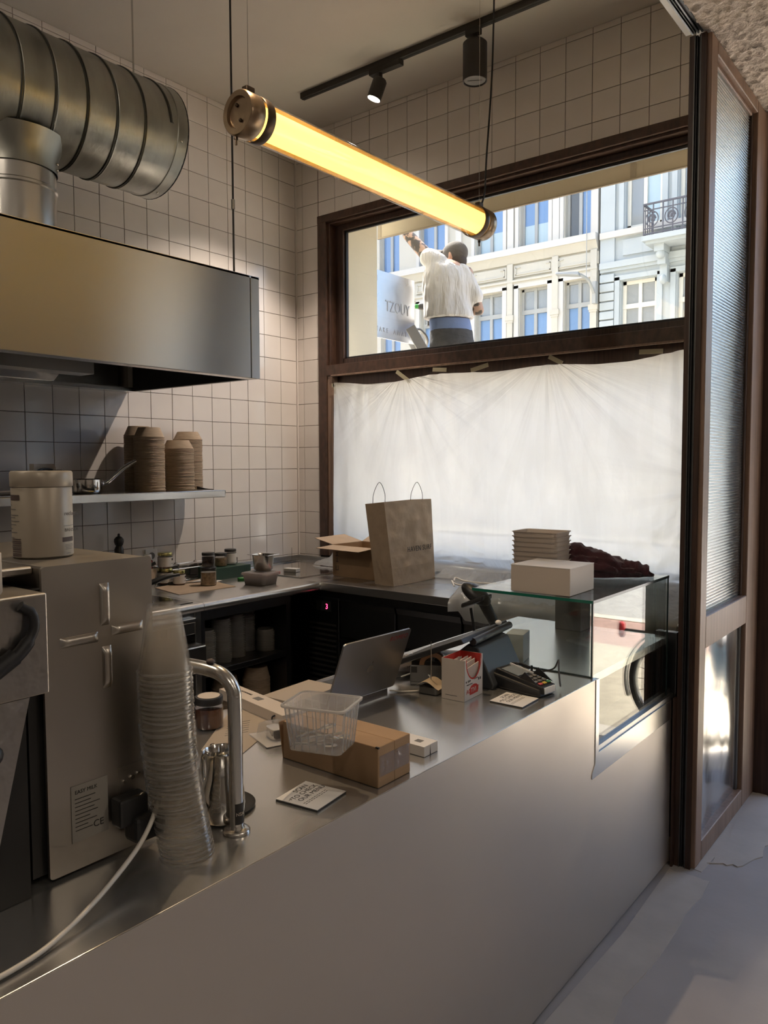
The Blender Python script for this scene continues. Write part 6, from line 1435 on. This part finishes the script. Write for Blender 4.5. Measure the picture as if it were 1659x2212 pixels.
# ================================================================== ON AND AROUND THE DISPLAY CASE
GZ = ZT + gz + 0.0005
WB = thing('white_box', 'large closed white cardboard box on the glass case', 'box', (2.735, -1.575, GZ), 0.02)
MB().box(-0.104, -0.097, 0, 0.104, 0.097, 0.088).build('carton', 'cream_card', WB, smooth=0, bevel=0.0015)
MB().box(-0.1043, -0.0973, 0.0865, 0.1043, 0.0973, 0.0885).build('lid_top', 'white_card', WB, smooth=0)
def tray_mesh():
    mb = MB().ring([rr3(0.150, 0.112, 0.016, 0.0), rr3(0.176, 0.138, 0.020, 0.052), rr3(0.182, 0.144, 0.020, 0.052), rr3(0.183, 0.145, 0.020, 0.0545), rr3(0.174, 0.136, 0.020, 0.054), rr3(0.149, 0.111, 0.016, 0.002)], caps=True)
    me = mb.mesh('food_tray', 40); me.materials.append(MATS['cream_card']); return me
tm = tray_mesh()
for k in range(8):
    o = bpy.data.objects.new('food_tray', tm); COL.objects.link(o)
    o.location = (2.582 + random.uniform(-0.001, 0.001), -1.355 + random.uniform(-0.001, 0.001), GZ + k * 0.0172); o.rotation_euler = (0, 0, 0.04)
    tag(o, from_top(k, 8, 'white card food tray', 'stack on the glass case'), 'tray', 'food trays on the glass case')
# jacket: a draped heap of dark red cloth
def jacket(u, v):
    a = v * 2 * PI
    L = Vector((2.60, -1.265, 0)).lerp(Vector((2.893, -1.06, 0)), u)
    ax = Vector((0.82, 0.57, 0)); nx = Vector((-0.57, 0.82, 0))
    prof = [0.105, 0.120, 0.118, 0.108, 0.092, 0.070, 0.052, 0.038, 0.006]
    t = u * (len(prof) - 1); i = min(int(t), len(prof) - 2); H = prof[i] * (1 - (t - i)) + prof[i + 1] * (t - i)
    W = 0.055 + 0.035 * math.sin(u * PI) - 0.02 * u
    if u < 0.03 or u > 0.985: W *= 0.25; H *= 0.5
    n1 = noise.noise(Vector((u * 5, math.cos(a) * 1.2, math.sin(a) * 1.2))); n2 = noise.noise(Vector((u * 13, math.cos(a) * 3, math.sin(a) * 3 + 9)))
    rz_ = 1 + 0.30 * n1 + 0.16 * n2
    c, s_ = math.cos(a), math.sin(a)
    z = H * (0.5 + 0.5 * s_) * (1 + 0.16 * n1 + 0.10 * n2) if s_ > -0.6 else 0.002
    p = L + nx * (W * c * rz_) + ax * (0.012 * n2)
    return (p.x, p.y, GZ + max(0.0015, z))
JK = thing('jacket', 'crumpled dark burgundy jacket heaped on the glass case', 'jacket', (0, 0, 0))
MB().grid(jacket, 70, 60).build('cloth_heap', 'burgundy_cloth', JK, smooth=50)
def sleeve(u, v):
    a = v * 2 * PI; c = Vector((2.80, -1.16, 0.028)).lerp(Vector((2.895, -1.115, 0.022)), u) + Vector((0, 0.0, 0.012 * math.sin(u * PI)))
    n1 = noise.noise(Vector((u * 7, math.cos(a), math.sin(a) + 3)))
    R = (0.030 - 0.010 * u) * (1 + 0.35 * n1)
    return (c.x + 0.3 * R * math.cos(a), c.y - R * math.cos(a), GZ + max(0.001, c.z + R * math.sin(a)))
MB().grid(sleeve, 24, 24).build('sleeve', 'burgundy_cloth', JK, smooth=60)
tag(MB().tube(bez([(1.62, -0.47, ZT + 0.04), (1.60, -0.42, ZT + 0.05), (1.68, -0.46, ZT + 0.045), (1.80, -0.50, ZT + 0.05), (1.95, -0.47, ZT + 0.05), (2.02, -0.50, ZT + 0.045), (1.86, -0.57, ZT + 0.045), (1.70, -0.56, ZT + 0.04), (1.64, -0.52, ZT + 0.05), (1.72, -0.62, ZT + 0.04)], 8), 0.0042, 8).build('loose_cable', 'white_cable'), 'loose loops of white cable on the dust sheet beside the bag', 'cable')

# ================================================================== OUTSIDE THE WINDOW
# ---- awning
AW = thing('awning', 'beige fabric awning over the shop window, straight valance', 'awning', (0.13, 0.46, 3.26))
MB().box(0.0, 0.286, 0.0, 3.6, 0.292, 0.20).build('valance', 'awning_cloth', AW, smooth=0)
MB().hexa([(0, 0.0, 0.50), (3.6, 0.0, 0.50), (3.6, 0.292, 0.19), (0, 0.292, 0.19), (0, 0.0, 0.505), (3.6, 0.0, 0.505), (3.6, 0.292, 0.195), (0, 0.292, 0.195)]).build('roof_cloth', 'awning_cloth', AW, smooth=0)
for x in (0.0, 1.955): MB().box(x, 0.2835, 0.0, x + 0.035, 0.2855, 0.20).build('seam_strip', 'awning_trim', AW, smooth=0)
MB().box(0.0, 0.280, 0.0, 3.6, 0.296, 0.010).build('hem_bar', 'awning_trim', AW, smooth=0)
# ---- projecting steel sign
SG = thing('shop_sign', 'projecting steel shop sign with pressed letters beside the pier', 'sign', (0.30, 0.455, 2.484))
MB().box(-0.012, 0.0, 0.0, 0.0, 0.53, 0.486).build('plate', 'sign_steel', SG, smooth=0, bevel=0.002)
MB().box(-0.030, -0.004, 0.40, 0.018, 0.05, 0.44).box(-0.030, -0.004, 0.04, 0.018, 0.05, 0.08).build('bracket', 'dark_aluminium', SG, smooth=0)
mat('letter_steel', (0.50, 0.50, 0.52), 0.5, 0.7)
text('TZOUY', 0.115, 'letter_steel', SG, (0.0015, 0.165, 0.205), FACE_X, 'lettering', extrude=0.0025, sx=0.78)
text('TAKE  AWAY', 0.050, 'letter_steel', SG, (0.0012, 0.055, 0.045), FACE_X, 'lettering', extrude=0.0018, sx=0.80, spacing=1.75)
# ---- ladder
Rv, Fv = Vector((0.784, 0.62, 0)), Vector((-0.62, 0.784, 0))
LA = thing('ladder', 'grey aluminium ladder the worker stands on outside', 'ladder', (0.433, 0.748, -0.12))
ltop, lbot = Vector((0.0, 0.0, 2.69)), Rv * 1.55 + Vector((0, 0, 0.0))
for k in (0.0, 0.36):
    a, b = ltop + Fv * k, lbot + Fv * k
    MB().beam(a, b, 0.025, 0.075, Rv).build('rail', 'ladder_alu', LA, smooth=0, bevel=0.004)
    MB().beam(b + Vector((0, 0, 0.0)), b + Rv * 0.03 + Vector((0, 0, 0.05)), 0.04, 0.09, Rv).build('rubber_foot', 'black_rubber', LA, smooth=0)
for i in range(10):
    p = ltop.lerp(lbot, (i + 0.6) / 10.4)
    MB().beam(p, p + Fv * 0.36, 0.05, 0.022, (0, 0, 1)).build('rung', 'ladder_alu', LA, smooth=0)
MB().tube(bez([ltop + Vector((0.02, 0.012, -0.02)), ltop + Rv * 0.08 + Fv * 0.10 + Vector((0, 0, -0.005)), ltop + Rv * 0.14 + Fv * 0.24 + Vector((0, 0, -0.06)), ltop + Fv * 0.36 + Rv * 0.10 + Vector((0, 0, -0.16))], 6), 0.012, 8).build('guard_rail', 'aluminium', LA)

# ---- the worker on the ladder
base = Vector((0.80, 1.16, 1.575))
PE = thing('person', 'worker in white t-shirt and dark cap reaching up, back to the window', 'person', base)
def W(*p): return Vector(p) - base
def sm(o, vox, it=6, fac=0.6):
    md = o.modifiers.new('remesh', 'REMESH'); md.mode = 'VOXEL'; md.voxel_size = vox; md.use_smooth_shade = True
    m2 = o.modifiers.new('smooth', 'SMOOTH'); m2.iterations = it; m2.factor = fac
    return o
pel = W(0.535, 1.146, 2.513); bel = W(0.520, 1.143, 2.62); spn = W(0.500, 1.142, 2.816); che = W(0.490, 1.145, 2.985)
lsh, rsh = W(0.410, 1.092, 3.105), W(0.605, 1.240, 3.025)
nek, hed = W(0.522, 1.20, 3.075), W(0.492, 1.250, 3.172)
lel, lha = W(0.173, 1.078, 3.360), W(0.02, 1.145, 3.570)
rel, rha = W(0.690, 1.290, 2.745), W(0.30, 1.36, 2.800)
fdir = (-Rv * 0.80 + Fv * 0.50 + Vector((0, 0, 0.10))).normalized()      # where the face looks
bm = MB()
def ellr(mb, c, rr, rf, rz): 
    M = Matrix((Rv, Fv, Vector((0, 0, 1)))).transposed()
    mb.ell(c, (rr, rf, rz), 18, 12, M)
ellr(bm, pel, 0.150, 0.110, 0.11); ellr(bm, bel, 0.140, 0.105, 0.12); ellr(bm, spn, 0.150, 0.110, 0.16); ellr(bm, che, 0.165, 0.115, 0.15)
bm.cap(lsh, rsh, 0.060, 0.060); bm.cap(nek - Vector((0, 0, 0.05)), hed - Vector((0, 0, 0.03)), 0.055, 0.052)
bm.ell(hed, (0.076, 0.094, 0.112), 20, 14, Matrix((fdir.cross(Vector((0, 0, 1))).normalized(), fdir, fdir.cross(Vector((0, 0, 1))).normalized().cross(fdir))).transposed())
side = fdir.cross(Vector((0, 0, 1))).normalized()
bm.cap(hed + fdir * 0.088 + Vector((0, 0, 0.02)), hed + fdir * 0.108 - Vector((0, 0, 0.012)), 0.010, 0.016)          # nose
bm.ell(hed + fdir * 0.070 - Vector((0, 0, 0.075)), (0.035, 0.035, 0.030))                                            # chin
for s in (1, -1): bm.ell(hed + side * 0.078 * s - fdir * 0.005, (0.014, 0.018, 0.030), 12, 8)                         # ears
bm.cap(lsh, lel, 0.056, 0.044); bm.cap(lel, lha, 0.044, 0.030); bm.cap(rsh, rel, 0.056, 0.043); bm.cap(rel, rha, 0.043, 0.030)
def hand(mb, wrist, d, palm_n, curl):
    d = d.normalized(); pn = palm_n.normalized(); sd = d.cross(pn).normalized()
    mb.ell(wrist + d * 0.045, (0.042, 0.020, 0.048), 14, 10, Matrix((sd, pn, d)).transposed())
    for i, (o_, L) in enumerate(((-0.030, 0.062), (-0.010, 0.074), (0.010, 0.070), (0.029, 0.056))):
        a = wrist + d * 0.080 + sd * o_; b = a + (d * math.cos(curl) + pn * math.sin(curl)) * L * 0.55; c = b + (d * math.cos(curl * 2.2) + pn * math.sin(curl * 2.2)) * L * 0.5
        mb.cap(a, b, 0.010, 0.009, 8); mb.cap(b, c, 0.009, 0.008, 8)
    t0 = wrist + d * 0.03 - sd * 0.034; t1 = t0 - sd * 0.026 + d * 0.03 + pn * 0.01; mb.cap(t0, t1, 0.012, 0.010, 8); mb.cap(t1, t1 + d * 0.028 + pn * 0.014, 0.010, 0.009, 8)
hand(bm, lha, (lha - lel), Fv, 0.5)
hand(bm, rha, (-Rv + Vector((0, 0, 0.05))), -Fv, 0.9)
m, nt, b = _new('skin_tattooed')
tc = nt.nodes.new('ShaderNodeTexCoord'); nz = nt.nodes.new('ShaderNodeTexNoise'); nz.inputs['Scale'].default_value = 20; nz.inputs['Detail'].default_value = 3
nt.links.new(tc.outputs['Object'], nz.inputs['Vector'])
rp = nt.nodes.new('ShaderNodeValToRGB'); rp.color_ramp.elements[0].position = 0.47; rp.color_ramp.elements[1].position = 0.54
rp.color_ramp.elements[0].color = (0.055, 0.048, 0.045, 1); rp.color_ramp.elements[1].color = (0.46, 0.30, 0.225, 1)
nt.links.new(nz.outputs['Fac'], rp.inputs[0])
sx_ = nt.nodes.new('ShaderNodeSeparateXYZ'); nt.links.new(tc.outputs['Object'], sx_.inputs[0])
lt = nt.nodes.new('ShaderNodeMath'); lt.operation = 'LESS_THAN'; lt.inputs[1].default_value = 0.36 - base.x; nt.links.new(sx_.outputs[0], lt.inputs[0])
gt = nt.nodes.new('ShaderNodeMath'); gt.operation = 'GREATER_THAN'; gt.inputs[1].default_value = 0.645 - base.x; nt.links.new(sx_.outputs[0], gt.inputs[0])
ad = nt.nodes.new('ShaderNodeMath'); ad.operation = 'MAXIMUM'; nt.links.new(lt.outputs[0], ad.inputs[0]); nt.links.new(gt.outputs[0], ad.inputs[1])
mxn = nt.nodes.new('ShaderNodeMix'); mxn.data_type = 'RGBA'
nt.links.new(ad.outputs[0], mxn.inputs['Factor']); mxn.inputs[6].default_value = (0.55, 0.34, 0.25, 1); nt.links.new(rp.outputs[0], mxn.inputs[7])
nt.links.new(mxn.outputs[2], b.inputs['Base Color']); b.inputs['Roughness'].default_value = 0.55
sm(bm.build('body', 'skin_tattooed', PE), 0.0075, 4, 0.5)
# t-shirt
ts = MB(); nring = 26; RG = []
for (c, hw, hd_, tilt_) in ((W(0.515, 1.141, 2.675), 0.198, 0.150, 0.0), (W(0.512, 1.141, 2.70), 0.196, 0.150, 0.0), (W(0.500, 1.142, 2.80), 0.188, 0.142, -0.05), (W(0.492, 1.145, 2.90), 0.190, 0.138, -0.12), (W(0.492, 1.152, 2.98), 0.188, 0.134, -0.22), (W(0.500, 1.160, 3.045), 0.165, 0.120, -0.36), (W(0.512, 1.178, 3.085), 0.118, 0.095, -0.40), (W(0.520, 1.192, 3.105), 0.070, 0.070, -0.30)):
    RG.append([c + Rv * (hw * math.cos(2*PI*k/nring)) + Fv * (hd_ * math.sin(2*PI*k/nring)) + Vector((0, 0, tilt_ * hw * math.cos(2*PI*k/nring))) for k in range(nring)])
ts.ring(RG)
ts.cap(lsh + Rv * 0.03, lsh.lerp(lel, 0.20), 0.080, 0.074, 18); ts.cap(rsh - Rv * 0.03, rsh.lerp(rel, 0.66), 0.078, 0.072, 18)
tso = ts.build('tshirt', 'tshirt', PE); sm(tso, 0.012, 5, 0.5)
tex = bpy.data.textures.new('cloth_folds', 'CLOUDS'); tex.noise_scale = 0.075; tex.noise_depth = 1
dm = tso.modifiers.new('folds', 'DISPLACE'); dm.texture = tex; dm.strength = 0.010; dm.mid_level = 0.5; dm.texture_coords = 'LOCAL'
# waistband, jeans, shoes
bx = MB(); bx.ring([[c + Rv * (hw * math.cos(2*PI*k/24)) + Fv * (hd_ * math.sin(2*PI*k/24)) for k in range(24)] for c, hw, hd_ in ((W(0.535, 1.146, 2.56), 0.164, 0.124), (W(0.527, 1.145, 2.62), 0.162, 0.124), (W(0.520, 1.143, 2.668), 0.158, 0.120))])
bx.build('boxer_waistband', 'boxer_blue', PE)
jn = MB()
ellr(jn, W(0.540, 1.147, 2.49), 0.176, 0.135, 0.105)
jn.ring([[c + Rv * (hw * math.cos(2*PI*k/24)) + Fv * (hd_ * math.sin(2*PI*k/24)) for k in range(24)] for c, hw, hd_ in ((W(0.540, 1.147, 2.47), 0.172, 0.135), (W(0.533, 1.146, 2.57), 0.168, 0.130), (W(0.532, 1.146, 2.592), 0.169, 0.131))])
for s, kx, fx in ((-1, W(0.50, 1.20, 2.05), W(0.70, 1.10, 1.655)), (1, W(0.74, 1.24, 2.06), W(0.86, 1.26, 1.655))):
    h0 = W(0.540, 1.147, 2.46) + Rv * 0.085 * s
    jn.cap(h0, kx, 0.092, 0.068, 16); jn.cap(kx, fx, 0.066, 0.055, 16)
sm(jn.build('jeans', 'jeans', PE), 0.014, 5, 0.5)
for fx in (W(0.70, 1.10, 1.655), W(0.86, 1.26, 1.655)):
    MB().cap(fx + Vector((0, 0, -0.035)) - Fv * 0.05, fx + Vector((0, 0, -0.045)) + Fv * 0.14, 0.045, 0.040, 14).build('shoe', 'black_rubber', PE)
# cap, hair, eyes, mouth
Mh = Matrix((side, fdir, side.cross(fdir))).transposed()
MB().ell(hed + Vector((0, 0, 0.028)) - fdir * 0.006, (0.088, 0.106, 0.092), 24, 14, Mh @ Matrix.Rotation(-0.22, 3, 'X')).build('cap_crown', 'cap_cloth', PE)
MB().grid(lambda u, v: hed + fdir * (0.075 + 0.095 * v) + side * ((u - 0.5) * 0.15 * (1 - 0.45 * v * v)) + Vector((0, 0, 0.052 + 0.010 * v - 0.035 * (2 * u - 1) ** 2)), 10, 6).build('cap_brim', 'cap_cloth', PE, solid=0.006, smooth=60)
MB().ell(hed - fdir * 0.030 - Vector((0, 0, 0.030)), (0.076, 0.072, 0.075), 20, 12, Mh).build('hair', 'hair', PE)
for s in (1, -1): MB().ell(hed + fdir * 0.084 + side * 0.032 * s + Vector((0, 0, 0.016)), (0.011, 0.009, 0.007), 10, 8, Mh).build('eye', 'white_plastic', PE)
MB().ell(hed + fdir * 0.092 - Vector((0, 0, 0.045)), (0.022, 0.006, 0.005), 10, 6, Mh).build('mouth', 'sticker_red', PE)
# cordless driver in his hand
DRL = thing('power_drill', 'black and green cordless drill held by the worker', 'drill', Vector((0.135, 1.30, 2.845)))
ax = (-Rv + Vector((0, 0, 0.02))).normalized()
MB().cap(-ax * 0.13, ax * 0.005, 0.030, 0.026, 16).cap(-ax * 0.09, -ax * 0.085 - Vector((0, 0, 0.11)), 0.022, 0.020, 14).build('drill_body', 'black_plastic', DRL)
MB().cyl(ax * 0.02, ax * 0.048, 0.020, 0.018, 16).build('green_collar', 'green_plastic', DRL)
MB().cyl(ax * 0.048, ax * 0.115, 0.0045, n=8).build('bit', 'steel_polished', DRL)
MB().obox(-ax * 0.085 - Vector((0, 0, 0.135)), (0.07, 0.06, 0.045), (0, 0, 0.7)).build('battery', 'black_plastic', DRL, smooth=0, bevel=0.006)
# ---- bicycle parked along the front
BK = thing('bicycle', 'blue and black bicycle parked outside along the shop front', 'bicycle', (3.41, 0.80, -0.12))
Rw = 0.335
def wheel(x, nm):
    w_ = MB().tube([(x + (Rw - 0.018) * math.cos(2*PI*k/48), 0, Rw + (Rw - 0.018) * math.sin(2*PI*k/48)) for k in range(48)], 0.020, 10, closed=True).build(nm, 'tyre', BK)
    MB().tube([(x + (Rw - 0.045) * math.cos(2*PI*k/48), 0, Rw + (Rw - 0.045) * math.sin(2*PI*k/48)) for k in range(48)], 0.010, 8, closed=True).build('rim', 'aluminium', w_)
    sp_ = MB().cyl((x, -0.045, Rw), (x, 0.045, Rw), 0.022, n=14)
    sp_.build('hub', 'aluminium', w_)
    for k in range(24):
        a = 2 * PI * k / 24
        MB().cyl((x + 0.02 * math.cos(a + 0.9), 0.02 * (-1) ** k, Rw + 0.02 * math.sin(a + 0.9)), (x + (Rw - 0.05) * math.cos(a), 0, Rw + (Rw - 0.05) * math.sin(a)), 0.0016, n=5).build('spoke', 'black_metal', w_)
wheel(0.0, 'rear_wheel'); wheel(-1.06, 'front_wheel')
def guard(x, a0, a1, nm):
    MB().grid(lambda u, v: (x + (Rw + 0.022) * math.cos(a0 + (a1 - a0) * u), (v - 0.5) * 0.062, Rw + (Rw + 0.022 - 0.010 * (2 * v - 1) ** 2) * math.sin(a0 + (a1 - a0) * u)), 30, 6).build(nm, 'mudguard_grey', BK, solid=0.003, smooth=60)
guard(0.0, -0.35, 2.6, 'rear_mudguard'); guard(-1.06, 0.6, 3.3, 'front_mudguard')
for s in (-0.036, 0.036):
    MB().prism([(0.10, Rw + 0.345), (-0.24, Rw + 0.27), (-0.10, Rw + 0.02), (0.06, Rw + 0.10), (0.20, Rw + 0.28)], 'y', s - 0.0015, s + 0.0015).build('coat_guard', 'bike_blue', BK, smooth=0)
def bar(a, b, r_, m, nm): MB().cyl(a, b, r_, n=12).build(nm, m, BK)
bb, st_, sb, hd0, hd1 = (-0.46, 0, 0.29), (-0.62 + 0.06, 0, 0.60), (-0.30, 0, 0.82), (-0.90, 0, 0.62), (-0.86, 0, 0.92)
bar(bb, sb, 0.017, 'bike_blue', 'seat_tube'); bar(bb, hd0, 0.021, 'bike_blue', 'down_tube'); bar((-0.36, 0, 0.62), hd1, 0.017, 'bike_blue', 'top_tube'); bar(hd0, hd1, 0.021, 'bike_blue', 'head_tube')
for s in (-0.05, 0.05):
    bar((0, s, Rw), (bb[0], s * 0.5, bb[2]), 0.010, 'bike_blue', 'chain_stay'); bar((0, s, Rw), (-0.36, s * 0.4, 0.62), 0.009, 'bike_blue', 'seat_stay'); bar((-1.06, s, Rw), (-0.91, s * 0.6, 0.62), 0.012, 'bike_blue', 'fork_blade')
    bar((0.0, s * 1.3, Rw), (0.05, s * 1.3, 0.72), 0.006, 'black_metal', 'rack_stay'); bar((0.20, s * 1.3, 0.735), (-0.30, s * 1.3, 0.735), 0.006, 'black_metal', 'rack_rail')
bar((0.20, -0.065, 0.735), (0.20, 0.065, 0.735), 0.006, 'black_metal', 'rack_rail')
bar(hd1, (-0.83, 0, 1.02), 0.014, 'black_metal', 'stem')
MB().tube(bez([(-0.66, -0.28, 1.02), (-0.80, -0.22, 1.04), (-0.84, 0, 1.02), (-0.80, 0.22, 1.04), (-0.66, 0.28, 1.02)], 6), 0.012, 10).build('handlebar', 'black_metal', BK)
MB().ell((-0.28, 0, 0.87), (0.13, 0.075, 0.035), 18, 10).build('saddle', 'black_plastic', BK)
MB().lathe([(0.09, -0.004), (0.09, 0.004)], 28, (bb[0], 0.05, bb[2]), M=Matrix(((1, 0, 0), (0, 0, 1), (0, 1, 0))), caps=True).build('chainring', 'black_metal', BK)
bar((bb[0], 0.06, bb[2]), (bb[0] - 0.14, 0.06, bb[2] - 0.09), 0.009, 'black_metal', 'crank'); bar((bb[0], -0.06, bb[2]), (bb[0] + 0.14, -0.06, bb[2] + 0.09), 0.009, 'black_metal', 'crank')
MB().cap((0.385, 0, 0.60), (0.385, 0, 0.66), 0.022, 0.022, 14).build('rear_light', 'red_plastic', BK)
bar((0.385, 0, 0.63), (0.21, 0, 0.63), 0.010, 'black_metal', 'light_bracket')
MB().tube([(-0.45, 0.07, 0.30), (-0.36, 0.16, 0.012)], 0.009, 8).build('kickstand', 'black_metal', BK)

# ================================================================== ADDED FILL LAMPS, UNSEEN (customer side and kitchen behind the camera's view)
def fill_lamp(label, x, y, z, power, col=(1.0, 0.86, 0.70)):
    t = thing('fill_lamp', label, 'lamp', (x, y, z), 0)
    MB().lathe([(0.075, -0.001), (0.075, -0.05), (0.066, -0.05), (0.062, -0.02), (0.001, -0.02)], 32).build('housing', 'spot_black', t)
    MB().lathe([(0.060, -0.022), (0.001, -0.022)], 28).build('lens', 'lens_lit', t)
    ld_ = bpy.data.lights.new('fill_lamp_beam', 'AREA'); ld_.shape = 'DISK'; ld_.size = 0.12; ld_.energy = power; ld_.color = col
    lo = bpy.data.objects.new('fill_lamp_beam', ld_); COL.objects.link(lo); lo.parent = t; lo.location = (0, 0, -0.052)
    return t
PD, PK = 3.0, 8
fill_lamp('added unseen fill lamp above the customer side, nearest the door', 4.6, -2.4, H_SOFF - 0.002, PD)
fill_lamp('added unseen fill lamp above the customer side, by the right wall', 6.2, -2.4, H_SOFF - 0.002, PD)
fill_lamp('added unseen fill lamp above the customer side, in the middle', 4.6, -4.6, H_SOFF - 0.002, PD)
fill_lamp('added unseen fill lamp above the customer side, far corner', 6.2, -4.6, H_SOFF - 0.002, PD)
fill_lamp('added unseen fill lamp over the kitchen aisle behind the machine', 1.6, -4.0, H_CEIL - 0.001, PK)
fill_lamp('added unseen fill lamp over the rear of the kitchen', 1.6, -5.8, H_CEIL - 0.001, PK)
